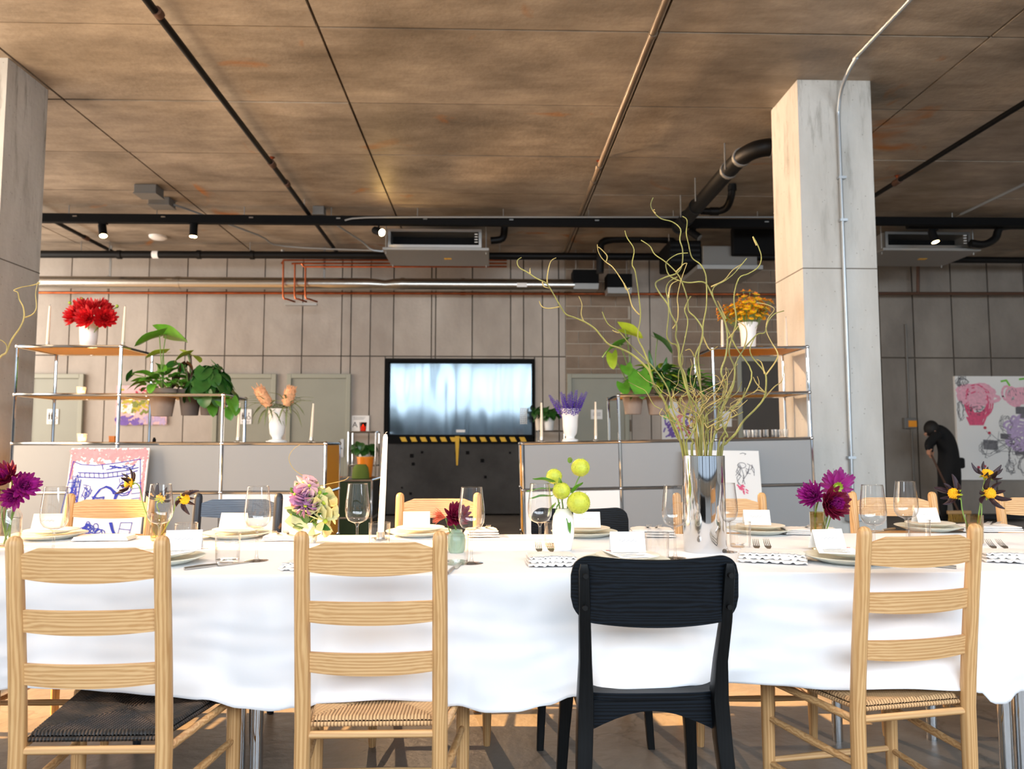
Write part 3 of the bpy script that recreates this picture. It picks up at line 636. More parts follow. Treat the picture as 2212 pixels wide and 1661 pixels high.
# far cross pipes, ducts
bpi = pipe('cross_pipe', [at(40, 549, 11.2), at(420, 550, 11.2), at(1700, 556, 11.2)], .055, X['blackiron'], 'black pipe running across in front of the concrete wall top', fit=[(at(258, 550, 11.2), X_, .066, .03), (at(430, 550, 11.2), X_, .066, .03), (at(545, 551, 11.2), X_, .066, .03)])
for px in (175, 236, 540, 1080): hanger(bpi, at(px, 548, 11.2), HC)
obj('pipe_marker', M().tube([at(330, 550, 11.2) - bpi.location, at(343, 550, 11.2) - bpi.location], .058, 12), X['card'], bpi, label='white pipe marker band')
pipe('cross_pipe', [at(1900, 560, 11.3), at(2330, 563, 11.3)], .05, X['blackiron'], 'black pipe along the wall top, right of the right pillar')
pipe('cross_pipe', [at(1960, 487, 9.75), at(2330, 487, 9.75)], .05, X['blackiron'], 'black pipe beside the right lighting track')
YD = 11.45
zc = at(700, 613, YD).z
xa, xb = at(60, 613, YD).x, at(1240, 613, YD).x
t = thing('round_duct', 'long silver spiral duct along the back wall', 'duct', (xa, YD, zc))
L_ = xb - xa; secs = []
segs = [0, .9, 2.9, 4.7, 6.4, L_]
m = M()
for k in range(61):
    x = L_*k/60; kink = math.exp(-((x-(at(830, 613, YD).x-xa))/.12)**2)
    r = .092 - .02*kink
    secs.append([(x, r*math.cos(a), r*math.sin(a) - .012*kink) for a in (2*PI*j/20 for j in range(20))])
m.loft(secs); obj('tube', m, X['duct'], t, smooth=True)
for px in (386, 870, 1000): obj('collar', M().tube([(at(px, 613, YD).x-xa-.03, 0, 0), (at(px, 613, YD).x-xa+.03, 0, 0)], .099, 20), X['duct'], t, smooth=True)
for px in (237, 700): obj('hanger_strap', M().box(at(px, 613, YD).x-xa-.015, -.006, .09, at(px, 613, YD).x-xa+.015, .006, HC-zc), X['galv'], t)
obj('duct_label', M().cbox((at(1127, 618, YD).x-xa, -.095, -.02), (.15, .006, .06)), X['card'], t)
for i, (a_, b_, y0, y1) in enumerate(((1238, 1294, 582, 611), (1312, 1366, 591, 620))):
    a, b = at(a_, y0, YD-.1), at(b_, y1, YD-.1)
    t = thing('duct_box', ['black square duct box at the end of the silver duct', 'smaller black duct box right of the duct end'][i], 'duct', ((a.x+b.x)/2, YD-.1, b.z))
    w, h = (b.x-a.x)/2, a.z-b.z
    obj('box', M().box(-w, 0, 0, w, .3, h), X['blackmatte'], t)
    obj('bottom_plate', M().prism([(-w*.95, -.09), (w*.95, -.09), (w, -.003), (-w, -.003)], .02, .28), X['galv'], t)
    for sx in (-w*.7, w*.7): obj('hanger_rod', M().tube([(sx, .15, h), (sx, .15, HC-b.z)], .008, 6), X['galv'], t)
cp = pipe('copper_pipe', [at(60, 632, 11.75), at(700, 633, 11.75), at(1720, 636, 11.75)], .021, X['copper'], 'long horizontal copper pipe under the silver duct', fit=[(at(650, 633, 11.75), X_, .028, .05), (at(1000, 634, 11.75), X_, .028, .04), (at(1420, 635, 11.75), X_, .028, .04)])
for px in (232, 745, 1085): hanger(cp, at(px, 632, 11.75), 3.7)
rp = pipe('wall_pipe', [at(1850, 634, 11.75), at(2330, 634, 11.75)], .025, X['rust'], 'dark brown horizontal pipe on the wall behind the person')
obj('riser', M().tube([at(1983, 634, 11.75) - rp.location, at(1983, 570, 11.75) - rp.location], .025, 10), X['rust'], rp)
for k, py in enumerate((562, 569, 576)):
    pts = [at(608+k*22, 570, 11.3), at(612+k*22, py, 11.3), at(1095, py, 11.3)]
    pipe('refrigerant_line', pts, .014, X['copper'], ['top', 'middle', 'lowest'][k] + ' of three thin copper lines running under the black cross pipe', n=6)
rb = thing('refrigerant_drop', 'copper pipes dropping to a small steel bracket on the wall', 'pipe', at(650, 656, 11.3))
o_ = rb.location
for k, px in enumerate((612, 637, 660)):
    pts = smoothpts([at(px, 562+7*k, 11.3)-o_, at(px, 590, 11.3)-o_, at(px, 640, 11.3)-o_, at(px+8, 646, 11.3)-o_, at(px+26, 652, 11.35)-o_], 3)
    obj('copper_line', M().tube(pts, .014, 6), X['copper'], rb, smooth=True)
obj('bracket', M().box(-.24, 0, -.02, .23, .10, .012), X['steel'], rb)
obj('valve', M().tube([at(611, 556, 11.3)-o_, at(611, 540, 11.3)-o_], .03, 8), X['steel'], rb)
# wall alarm box at right
a = at(1962, 915, YW)
t = thing('alarm_box', 'small orange alarm box on grey conduit, left of the bending person', 'alarm', (a.x, YW-.01, a.z))
obj('backplate', M().box(-.10, -.07, -.08, .09, 0, .09), X['greybox'], t, bevel=.006)
obj('cover', M().box(-.04, -.085, -.055, .085, -.07, .045), mat('amber_plastic', (236, 150, 20), .4), t)
obj('conduit', M().tube([(0, -.03, .09), (0, -.03, 1.6)], .014, 6).tube([(.03, -.03, -.08), (.03, -.03, -1.36)], .014, 6), X['greybox'], t)

# ---------------------------------------------------------------- signs and pictures on the back wall
def text(body, loc, size, parent, m, align='CENTER', rotx=PI/2):
    c = bpy.data.curves.new('lettering', 'FONT'); c.body = body; c.size = size; c.align_x = align; c.align_y = 'CENTER'; c.extrude = .0006
    c.materials.append(m); o = bpy.data.objects.new('lettering', c); COL.objects.link(o)
    bpy.context.view_layer.update(); me = bpy.data.meshes.new_from_object(o.evaluated_get(bpy.context.evaluated_depsgraph_get()))
    bpy.data.objects.remove(o); o = bpy.data.objects.new('lettering', me); COL.objects.link(o); o.parent = parent; o.location = loc; o.rotation_euler = (rotx, 0, 0)
    if len(body) > 1: o['kind'] = 'stuff'
    return o
X['ink'] = mat('black_ink', (22, 22, 24), .7)
X['inkgrey'] = mat('grey_ink', (120, 120, 120), .7)
def restroom(px, label):
    a = at(px, 900, YW)
    t = thing('restroom_sign', label, 'sign', (a.x, YW-.032, a.z), 0)
    obj('plate', M().box(-.085, -.012, -.115, .085, 0, .115), X['card'], t)
    m = M()
    for x in (-.05, -.012):                                    # two standing figures
        m.box(x-.011, -.0145, -.0, x+.011, -.012, .038).box(x-.009, -.0145, -.045, x-.001, -.012, 0).box(x+.001, -.0145, -.045, x+.009, -.012, 0)
        m.tube([(x, -.0145, .052), (x, -.012, .052)], .010, 8)
    obj('figure_pictogram', m, X['ink'], t, kind='stuff')
    w = M(); w.tube([(.045, -.0135, .05), (.045, -.012, .05)], .009, 8)
    w.tube([(.04, -.013, .036), (.045, -.013, .0), (.062, -.013, .0), (.070, -.013, -.032)], .0045, 4)
    w.tube([(.045+.026*math.cos(q), -.013, -.018+.026*math.sin(q)) for q in (2.2+k*.42 for k in range(11))], .004, 4)
    obj('wheelchair_pictogram', w, X['ink'], t, kind='stuff')
    text('ALL GENDER', (0, -.0125, -.075), .022, t, X['ink']); text('RESTROOM', (0, -.0125, -.097), .022, t, X['ink'])
restroom(117, 'restroom sign with pictograms on the wall behind the left shelf')
restroom(533, 'restroom sign with pictograms on the door between the plants and the banksia vase')
a = at(779, 915, YW)
t = thing('grade_card', 'white framed card with a large letter A, above the small chrome shelf', 'sign', (a.x, YW-.012, a.z))
obj('card', M().box(-.135, -.008, -.125, .135, .0, .125), X['card'], t)
text('A', (-.085, -.0085, -.02), .12, t, X['ink'])
for k in range(4): obj('print_line', M().box(-.11, -.009, .06+k*.013, .05+.01*k, -.008, .064+k*.013), X['inkgrey'], t)
obj('print_frame', M().box(.0, -.009, -.09, .09, -.008, -.086).box(.0, -.009, .0, .09, -.008, .004).box(.0, -.009, -.086, .004, -.008, .0).box(.086, -.009, -.086, .09, -.008, .0), X['inkgrey'], t)
for px, py, w, h, lab in ((1289, 895, .09, .075, 'small white notice with grey print behind the violet salvia candles'), (1568, 905, .10, .12, 'white paper notice between the right shelf pots and the dark door')):
    a = at(px, py, YW-.04)
    t = thing('notice', lab, 'notice', (a.x, YW-.032 if px < 1400 else YW-.012, a.z))
    obj('paper', M().box(-w, -.004, -h, w, 0, h), X['card'], t)
    for k in range(3): obj('print_line', M().box(-w*.7, -.005, -.02+k*.02, w*.7, -.004, -.014+k*.02), X['inkgrey'], t)

def ribbon(m, pts, w, y=-.0015):            # a brush stroke: flat ribbon in the XZ plane
    P = [Vector((p[0], 0, p[1])) for p in pts]
    for i in range(len(P)-1):
        d = P[i+1]-P[i]
        if d.length < 1e-6: continue
        n = Vector((-d.z, 0, d.x)).normalized()*w/2; e = d.normalized()*w*.3
        a, b = P[i]-e, P[i+1]+e
        yy = y - .0006*R.random()
        m.add([(q.x, yy, q.z) for q in (a-n, b-n, b+n, a+n)], [(0, 1, 2, 3)])
def scribble(m, x0, z0, x1, z1, n, w, step=.05):
    for _ in range(n):
        x, z, a = R.uniform(x0, x1), R.uniform(z0, z1), R.uniform(0, 6.28); pts = [(x, z)]
        for k in range(7):
            a += R.uniform(-.9, .9); x = min(max(x+step*math.cos(a), x0), x1); z = min(max(z+step*math.sin(a), z0), z1); pts.append((x, z))
        ribbon(m, pts, w)
def loop(cx, cz, rx, rz, n=16, a0=0, a1=6.4): return [(cx+rx*math.cos(a0+(a1-a0)*k/n), cz+rz*math.sin(a0+(a1-a0)*k/n)) for k in range(n+1)]
def paint(name, c): return mat(name, c, .7, var=.12, scale=25)
X['p_pink'] = paint('pink_paint', (236, 142, 150)); X['p_blue'] = paint('blue_ink', (24, 44, 160)); X['p_hot'] = paint('hot_pink_paint', (226, 92, 128))
X['p_lilac'] = paint('lilac_paint', (190, 168, 204)); X['p_lime'] = paint('lime_paint', (120, 200, 70)); X['p_grey'] = paint('grey_paint', (110, 108, 112))
X['p_char'] = paint('charcoal', (82, 79, 84)); X['p_palepink'] = paint('pale_pink_paint', (244, 206, 224)); X['p_red'] = paint('red_paint', (196, 40, 70)); X['p_yel'] = paint('mustard_paint', (196, 180, 60))
X['p_palepink2'] = paint('soft_pink_paint', (238, 176, 192)); X['p_violet'] = paint('violet_paint', (120, 92, 176)); X['canvas'] = mat('white_canvas', (240, 238, 234), .85); X['p_green'] = paint('olive_paint', (130, 140, 60))
def strokes(t, m, mt): obj('brush_strokes', m, X[mt], t, kind='stuff')
# large pink and grey painting on the right
a, b = at(2058, 813, YW), at(2290, 1036, YW)
W_, H_ = b.x-a.x, a.z-b.z
t = thing('large_painting', 'large white canvas with pink and charcoal scrawls, behind the bending person', 'painting', (a.x, YW-.015, b.z))
obj('canvas', M().box(0, 0, 0, W_, .012, H_).box(0, -.04, 0, W_, -.002, H_), X['canvas'], t)
y = -.042
def RB(m, pts, w): ribbon(m, [(p[0]*W_, (1-p[1])*H_) for p in pts], w, y)
m = M()
for k in range(18): RB(m, loop(.20+R.uniform(-.08, .08), .18+R.uniform(-.05, .06), R.uniform(.05, .15), R.uniform(.03, .10), 14), .05)
for k in range(14): RB(m, loop(.58+R.uniform(-.08, .10), .17+R.uniform(-.03, .06), R.uniform(.03, .08), R.uniform(.03, .07), 12), .035)
strokes(t, m, 'p_palepink2')
m = M()
for k in range(9): RB(m, loop(.22+R.uniform(-.03, .03), .26+R.uniform(-.04, .04), .11, .14, 18), .022)
for k in range(7): RB(m, [(.10+.02*k, .40), (.13+.02*k, .47), (.12+.03*k, .36)], .03)
strokes(t, m, 'p_hot')
m = M()
for k in range(22): RB(m, loop(.60+R.uniform(-.12, .14), .48+R.uniform(-.08, .3), R.uniform(.02, .09), R.uniform(.02, .06), 12), .035)
strokes(t, m, 'p_lilac')
m = M()
for cx, cz, rx, rz in ((.20, .33, .08, .06), (.17, .34, .03, .04), (.24, .34, .04, .03), (.07, .06, .05, .04), (.06, .05, .03, .05), (.56, .17, .04, .05), (.70, .16, .05, .06), (.05, .33, .03, .10), (.48, .46, .06, .08), (.52, .78, .03, .14), (.60, .70, .06, .10), (.65, .86, .08, .09), (.78, .72, .05, .16), (.50, .88, .05, .06), (.30, .70, .08, .08)):
    for q in range(4): RB(m, [(p_[0]+R.uniform(-.014, .014), p_[1]+R.uniform(-.014, .014)) for p_ in loop(cx+R.uniform(-.012, .012), cz+R.uniform(-.012, .012), rx*R.uniform(.7, 1.1), rz*R.uniform(.7, 1.1), 14, R.uniform(0, 3), R.uniform(4, 8))], .006)
for k in range(18): RB(m, [(R.uniform(.2, .8), R.uniform(.5, .8))]+[(R.uniform(.3, .6), R.uniform(.55, .75))], .006)
strokes(t, m, 'p_char')
m = M()
for (x0, z0, x1, z1) in ((.58, .30, .85, .36), (.42, .56, .52, .60), (.72, .57, .85, .61), (.25, .62, .38, .70), (.56, .70, .68, .75), (.62, .32, .78, .40)):
    for k in range(7): RB(m, [(x0, z0+(z1-z0)*k/6), (x1, z0+(z1-z0)*k/6+.01)], .02)
strokes(t, m, 'p_grey')
m = M()
for q in ([(.45, .05), (.50, .04), (.53, .09)], [(.63, .03), (.70, .02), (.73, .07)]): RB(m, q, .03)
strokes(t, m, 'p_lime')
m = M()
for k in range(9): RB(m, loop(.82+R.uniform(-.05, .05), .62+k*.03, .008, .008, 7), .016)
for cx, cz in ((.19, .88), (.25, .87), (.27, .5), (.31, .55)): RB(m, loop(cx, cz, .010, .008, 7), .02)
strokes(t, m, 'p_red')
# small paintings behind the shelves
a, b = at(255, 833, YW), at(362, 917, YW); W_, H_ = b.x-a.x, a.z-b.z
t = thing('flower_painting', 'small yellow, red and violet flower painting behind the left planters', 'painting', (a.x, YW-.012, b.z))
obj('canvas', M().box(0, -.03, 0, W_, 0, H_), paint('pale_pink_ground', (222, 186, 190)), t); y = -.032
for mt, reg, n in (('p_yel', (.05, .3, .8, .9), 40), ('p_green', (.3, .25, .75, .75), 26), ('p_violet', (.0, .0, .5, .18), 30), ('p_lilac', (.5, .0, 1, .2), 24), ('p_red', (.35, .75, .75, .95), 14), ('canvas', (.1, .3, .35, .6), 14)):
    m = M()
    for _ in range(n):
        x, z = R.uniform(reg[0], reg[2]), R.uniform(reg[1], reg[3])
        ribbon(m, [((x+.06*math.cos(q))*W_ if False else min(max(x+.05*math.cos(q), 0), 1)*W_, min(max(z+.05*math.sin(q), 0), 1)*H_) for q in (R.uniform(0, 6), R.uniform(0, 6), R.uniform(0, 6))], .03, y)
    strokes(t, m, mt)
a, b = at(1428, 868, YW), at(1512, 951, YW); W_, H_ = b.x-a.x, a.z-b.z
t = thing('abstract_painting', 'small white painting with violet, red and green strokes behind the right planters', 'painting', (a.x, YW-.012, b.z))
obj('canvas', M().box(0, -.03, 0, W_, 0, H_), X['canvas'], t); y = -.032
for mt, reg, n in (('p_violet', (.1, .05, .4, .5), 16), ('p_violet', (.6, .4, .95, .8), 16), ('p_pink', (.4, .3, .6, .9), 14), ('p_lime', (.0, .5, .3, .9), 9), ('p_red', (.3, .1, .7, .4), 7)):
    m = M()
    for _ in range(n):
        x, z = R.uniform(reg[0], reg[2]), R.uniform(reg[1], reg[3])
        ribbon(m, [(min(max(x+.07*math.cos(q), 0), 1)*W_, min(max(z+.07*math.sin(q), 0), 1)*H_) for q in (R.uniform(0, 6), R.uniform(0, 6), R.uniform(0, 6))], .022, y)
    strokes(t, m, mt)

# ---------------------------------------------------------------- small things by the dock
def rackthing(px0, px1, pytop, y, levels, label):
    a, b = at(px0, pytop, y), at(px1, pytop, y); w = b.x-a.x; d = .35
    t = thing('chrome_rack', label, 'shelf', (a.x, y, 0))
    for x in (0, w):
        for yy in (0, d): obj('tube', M().tube([(x, yy, 0), (x, yy, a.z)], .012, 8), X['chrome'], t, smooth=True)
    for z in levels:
        for q in (((0, 0), (w, 0)), ((0, d), (w, d)), ((0, 0), (0, d)), ((w, 0), (w, d))):
            obj('tube', M().tube([(*q[0], z), (*q[1], z)], .012, 8), X['chrome'], t, smooth=True)
        obj('shelf_panel', M().box(.012, .012, z-.012, w-.012, d-.012, z+.012), X['panel_white'] if z < levels[-1]-.1 else X['panel_grey'], t)
    return a, b, w
a, b, w = rackthing(753, 812, 933, 11.2, [.30, .80, at(780, 933, 11.2).z], 'small chrome rack on the wall side, left of the dock opening')
def planter(name, x, y, z, r, h, m, label, leafm, nleaf, lr, spread, group=None, up=.5):
    t = thing(name, label, 'plant', (x, y, z), 0, group)
    obj('pot', M().lathe([(.0, 0), (r*.72, 0), (r, h), (r*.93, h), (r*.88, h-.02), (0, h-.025)], 20), m, t, smooth=True)
    lm = leafmesh(lr, lr*.8, .25)
    for k in range(nleaf):
        az = k*2.4; el = up + R.uniform(-.4, .5); q = spread*R.uniform(.3, 1)
        p = Vector((q*math.cos(az), q*math.sin(az), h + q*el + R.uniform(.0, .05)))
        o = obj('leaf', lm, leafm, t, smooth=True) if k == 0 else share('leaf', first, t)
        if k == 0: first = o
        o.matrix_basis = Matrix.Translation(p) @ Euler((R.uniform(-.5, .5), R.uniform(.2, 1.1), az), 'XYZ').to_matrix().to_4x4()
        if k % 3 == 0: obj('stem', M().tube([(0, 0, h-.02), p*.6 + Vector((0, 0, h*.3)), p], .004, 5), X['stem'], t)
    return t
def leafmesh(l, w, cup=.2, heart=0, droop=.3, nu=6, nv=8, th=.0012):
    # leaf lying along +X from the origin, with the blade in XY; cupped, drooping tip
    def f(u, v):
        s = v; half = w/2*(4*(s**.8)*(1-s**.8))**.6 if 0 < s < 1 else 0
        if heart: half = w/2*((1-abs(2*(.10+.90*s)**.72-1)**2.2)**.62 if s < 1 else 0)
        t = (u-.5)*2; x = l*s - (heart*l*abs(t)*(1-s)**3 if heart else 0)
        return (x, t*half, cup*half*abs(t) - droop*l*s*s + .02*l*math.sin(9*s+3*t)*abs(t))
    return M().slab(f, nu, nv, (0, 0, -th))
planter('potted_violet', a.x+w*.5, 11.38, .815, .085, .19, X['ceramic'], 'dark leafy plant in a white pot inside the small chrome rack', X['leafdark'], 34, .13, .14, up=.4)
def glowcandle(px, py, y, r, h, label, m, z=None, g=None):
    c = at(px, py, y); z = c.z if z is None else z
    t = thing('votive_candle', label, 'candle', (c.x, y, z), 0, g)
    obj('holder', M().lathe([(0, .0), (r*.8, .0), (r, h), (r*.9, h), (r*.74, .008), (0, .008)], 16), m, t, smooth=True)
    obj('wax', M().lathe([(0, .009), (r*.68, .009), (r*.7, h*.55), (0, h*.55)], 14), X['candlelit'], t, smooth=True)
    obj('flame', M().ball((0, 0, h*.55+.014), .007, 8, 6, (1, 1, 2)), X['flame'], t, smooth=True)
X['candlelit'] = mat('glowing_wax', (255, 226, 180), .5, emit=((255, 206, 136), 3.0)); X['flame'] = mat('candle_flame', (255, 210, 120), .5, emit=((255, 200, 110), 25))
X['redglass'] = glass('dark_red_glass', (.35, .06, .03), .05); X['frost'] = mat('frosted_glass', (250, 240, 224), .5, alpha=.4)
glowcandle(784, 931, 11.3, .055, .13, 'dark red votive candle on top of the small chrome rack', X['redglass'], z=at(780, 933, 11.2).z+.013)
# green cabinet beside the left cabinet
c0, c1 = at(705, 1037, 7.3), at(803, 1037, 7.3); zt = .77
t = thing('green_cabinet', 'dark green lacquered cabinet with chrome frame, behind the white candle', 'cabinet', (c0.x, 7.3, 0))
w = c1.x-c0.x
for k in range(2): obj('door', M().box(.014, 0, .07+k*.35+.012, w-.014, .02, .07+(k+1)*.35-.012), X['panel_green'], t)
obj('side_panel', M().box(w-.008, .02, .08, w+.004, .74, zt-.012), X['panel_black'], t); obj('side_panel', M().box(-.004, .02, .08, .008, .74, zt-.012), X['panel_black'], t)
obj('top_panel', M().box(.01, .014, zt-.012, w-.01, .74, zt), X['panel_black'], t)
for x in (0, w):
    for yy in (0, .75): obj('tube', M().tube([(x, yy, 0), (x, yy, zt)], .0125, 8), X['chrome'], t, smooth=True)
for z in (.07, .42, zt-.002):
    for q in (((0, 0), (w, 0)), ((w, 0), (w, .75)), ((0, 0), (0, .75)), ((0, .75), (w, .75))): obj('tube', M().tube([(*q[0], z), (*q[1], z)], .0125, 8), X['chrome'], t, smooth=True)
c = at(779, 1028, 7.75)
t = thing('felt_hat', 'moss green felt dome hat lying on the green cabinet', 'hat', (c.x, 7.75, zt+.002))
obj('crown', M().lathe([(.0, 0), (.088, 0), (.084, .05), (.074, .11), (.05, .14), (.0, .135)], 24), mat('moss_felt', (104, 122, 48), .95, bump=.4, bscale=200), t, smooth=True)
c = at(789, 1010, 7.95)
t = thing('orange_pot', 'glossy orange tapered pot behind the green felt hat', 'pot', (c.x, 7.95, zt+.002))
obj('body', M().lathe([(.0, 0), (.068, 0), (.086, .205), (.079, .205), (.062, .01), (0, .01)], 24), mat('orange_glaze', (232, 130, 20), .3), t, smooth=True)
obj('rim', M().lathe([(.078, .2), (.089, .2), (.090, .212), (.078, .212)], 24), mat('orange_glaze_rim', (240, 150, 40), .3), t, smooth=True)
# right small rack with white pots
a, b, w = rackthing(1163, 1224, 931, 11.2, [.30, .80, at(1190, 931, 11.2).z], 'small chrome rack behind the violet salvia vase')
planter('potted_ivy', a.x+.17, 11.35, a.z+.014, .085, .22, X['ceramic'], 'dark leafy plant in a white pot behind the violet salvia vase', X['leafdark'], 34, .13, .17, up=.35)
planter('potted_ivy', a.x+.03, 11.5, a.z+.014, .07, .26, X['candle'], 'leafy plant in a beige pot half hidden by the ivory candle', X['leafdark'], 20, .11, .12, up=.35)
# ---------------------------------------------------------------- modular chrome and lacquer shelving
BALL = M().ball((0, 0, 0), .0165, 8, 6)
class Cab:
    def __init__(s, label, loc, mod, roty=0):
        s.t = thing('modular_cabinet', label, 'cabinet', loc); s.t.rotation_euler = (0, roty, 0)
        s.m = mod; s.d = .5; s.done = set(); s.tubes = {}; s.b0 = None
    def P(s, i, j, k):                      # grid node: column, depth 0/1, level (0 = plinth .07, 3 = 1.12)
        return Vector((s.m*i, s.d*j, .07 + .35*k))
    def ball(s, n):
        if n in s.done: return
        s.done.add(n); p = s.P(*n)
        if s.b0 is None: s.b0 = obj('ball_joint', BALL, X['chrome'], s.t, smooth=True); s.b0.location = p
        else: share('ball_joint', s.b0, s.t, Matrix.Translation(p))
    def tube(s, a, b):
        k = tuple(sorted((a, b)))
        if k in s.done: return
        s.done.add(k); A, B = s.P(*k[0]), s.P(*k[1]); d = B-A; key = (round(d.x, 3), round(d.y, 3), round(d.z, 3))
        if key not in s.tubes:
            s.tubes[key] = obj('tube', M().tube([d*.0, d], .0115, 8), X['chrome'], s.t, smooth=True); s.tubes[key].location = A
        else: share('tube', s.tubes[key], s.t, Matrix.Translation(A))
        s.ball(a); s.ball(b)
    def cell(s, i, k):
        for j in (0, 1):
            s.tube((i, j, k), (i+1, j, k)); s.tube((i, j, k+1), (i+1, j, k+1))
            s.tube((i, j, k), (i, j, k+1)); s.tube((i+1, j, k), (i+1, j, k+1))
        for a in (i, i+1):
            for c in (k, k+1): s.tube((a, 0, c), (a, 1, c))
    def front(s, i, k, m, name='panel'):
        p = s.P(i, 0, k); e = .013
        obj(name, M().box(p.x+e, p.y-.004, p.z+e, p.x+s.m-e, p.y+.006, p.z+.35-e), X[m], s.t)
    def side(s, i, k, m):
        p = s.P(i, 0, k); e = .013
        obj('side_panel', M().box(p.x-.004, p.y+e, p.z+e, p.x+.004, p.y+s.d-e, p.z+.35-e), X[m], s.t)
    def shelf(s, i, k, m, holes=()):
        p = s.P(i, 0, k); e = .013; z0, z1 = p.z-.005, p.z+.005
        if not holes:
            obj('shelf_panel', M().box(p.x+e, p.y+e, z0, p.x+s.m-e, p.y+s.d-e, z1), X[m], s.t); return
        # a perforated tray: strips around square cut-outs for the pots
        mm = M(); yc = s.d/2; x = p.x+e
        for hx, hr in sorted(holes):
            mm.box(x, e, z0, p.x+hx-hr, s.d-e, z1)
            mm.box(p.x+hx-hr, e, z0, p.x+hx+hr, yc-hr, z1).box(p.x+hx-hr, yc+hr, z0, p.x+hx+hr, s.d-e, z1); x = p.x+hx+hr
        mm.box(x, e, z0, p.x+s.m-e, s.d-e, z1)
        obj('planter_tray', mm, X[m], s.t)
YL, YRC = 5.57, 5.77
ML, MR = .741, .735
lx = at(27, 957, YL).x; rx = at(1135, 962, YRC).x
cl = Cab('grey and yellow modular cabinet with open chrome shelves, left of the dock opening', (lx, YL, 0), ML)
cr = Cab('grey modular cabinet with open chrome shelves in front of the right pillar', (rx, YRC, 0), MR, -.0185)
for i in range(3):
    for k in range(3): cl.cell(i, k); cr.cell(i, k)
    for c in (cl, cr):
        c.shelf(i, 3, 'panel_grey'); c.shelf(i, 0, 'panel_grey')
        for k in range(3):
            p = c.P(i, 1, k); obj('back_panel', M().box(p.x+.013, p.y-.004, p.z+.013, p.x+c.m-.013, p.y+.004, p.z+.337), X['panel_grey'], c.t)
for i in range(3):
    for k in range(3):
        cl.front(i, k, 'panel_white' if (i == 2 and k < 2) else 'panel_grey')
        cr.front(i, k, 'panel_white' if (i == 0 and k < 2) else 'panel_grey')
for k in range(3):
    cl.side(3, k, 'panel_yellow'); cl.side(0, k, 'panel_yellow'); cr.side(0, k, 'panel_yellow'); cr.side(3, k, 'panel_grey')
for c, ii in ((cl, (0, 1)), (cr, (2, 1))):
    c.cell(ii[0], 3); c.cell(ii[0], 4); c.cell(ii[1], 3)
    c.shelf(ii[0], 5, 'panel_yellow'); c.shelf(ii[0], 4, 'panel_yellow')
HL = [(.245, .105), (.50, .085), (.64, .06)]
cl.shelf(1, 4, 'panel_yellow', [(.20, .08), (.395, .085), (.58, .085)])
cr.shelf(1, 4, 'panel_yellow', [(.13, .085), (.33, .095), (.56, .085)])
for c in (cl, cr):
    for i in range(4):
        for j in (0, 1):
            p = c.P(i, j, 0); obj('foot', M().lathe([(.0, .0), (.022, .0), (.022, .01), (.01, .016), (.01, .056)], 10, (p.x, p.y, 0)), X['chrome'], c.t, smooth=True)
def onL(px, py, lev, y): return Vector((at(px, py, y).x, y, .07+.35*lev+.012))
def onR(px, py, lev, y):
    x = at(px, py, y).x; return Vector((x, y, .07+.35*lev+.0125+(x-rx)*.0185))
# ---- vases and candles
def vase(name, label, loc, prof, m, n=28, cat='vase', rim=None):
    t = thing(name, label, cat, loc)
    obj('body', M().lathe(prof, n), m, t, smooth=50); return t
CYL = [(0, 0), (.045, 0), (.056, .015), (.060, .06), (.064, .14), (.066, .215), (.061, .215), (.058, .14), (.054, .05), (0, .03)]
URN = [(0, 0), (.062, 0), (.062, .012), (.034, .022), (.034, .034), (.052, .06), (.058, .11), (.060, .17), (.068, .22), (.082, .25), (.078, .252), (.062, .22), (.054, .16), (.05, .08), (0, .05)]
def scaled(p, sr, sz): return [(r*sr, z*sz) for r, z in p]
P_RED = onL(190, 757, 5, 5.75); P_YEL = onR(1617, 755, 5, 6.0); P_PRO = onL(598, 957, 3, 5.75); P_LAV = onR(1232, 955, 3, 5.95)
vase('white_vase', 'white cylindrical vase of scarlet dahlias on the left top shelf', P_RED, CYL, X['ceramic'])
vase('white_vase', 'white flared vase of orange-yellow blooms on the right top shelf', P_YEL, scaled(URN[4:9] if False else [(0, 0), (.046, 0), (.056, .012), (.058, .08), (.062, .15), (.078, .215), (.073, .216), (.056, .15), (.052, .05), (0, .03)], 1, 1), X['ceramic'])
vase('white_vase', 'white footed vase of peach banksias on the left cabinet', P_PRO, scaled(URN, 1, .98), X['ceramic'])
obj('saucer', M().lathe([(0, .0), (.078, .0), (.080, .008), (0, .008)], 24, (0, 0, -.0)), X['ceramic'], bpy.data.objects['white_vase.002'], smooth=True)
vase('white_vase', 'white footed vase of violet salvia on the right cabinet', P_LAV, URN, X['ceramic'])
def taper(loc, h, label, m='candle', r=.0115, hold=.035, lean=(0, 0), group=None, hm='glass', hr=.03):
    t = thing('taper_candle', label, 'candle', loc, 0, group)
    obj('candle_holder', M().lathe([(0, 0), (hr, 0), (hr, .006), (hr*.55, .012), (hr*.5, hold), (r*1.05, hold), (r*1.02, .012), (0, .012)], 16), X[hm], t, smooth=50)
    top = Vector((lean[0], lean[1], h))
    obj('wax', M().tube([(0, 0, .012), top*.5 + Vector((0, 0, .004)), top], [r, r*.9, r*.62], 14), X[m], t, smooth=50)
    obj('wick', M().tube([top, top + Vector((.001, 0, .008)), top + Vector((.004, 0, .014))], .0012, 5), X['inkgrey'], t)
for px, py, h, lab in ((102, 750, .30, 'ivory taper candle on the left top shelf, left of the scarlet dahlias'), (265, 757, .30, 'ivory taper candle on the left top shelf, right of the scarlet dahlias')):
    taper(onL(px, py, 5, 5.68), h, lab, lean=(.006, 0))
taper(onL(514, 955, 3, 5.72), .29, 'ivory taper candle on the left cabinet, left of the banksia vase', lean=(.004, 0))
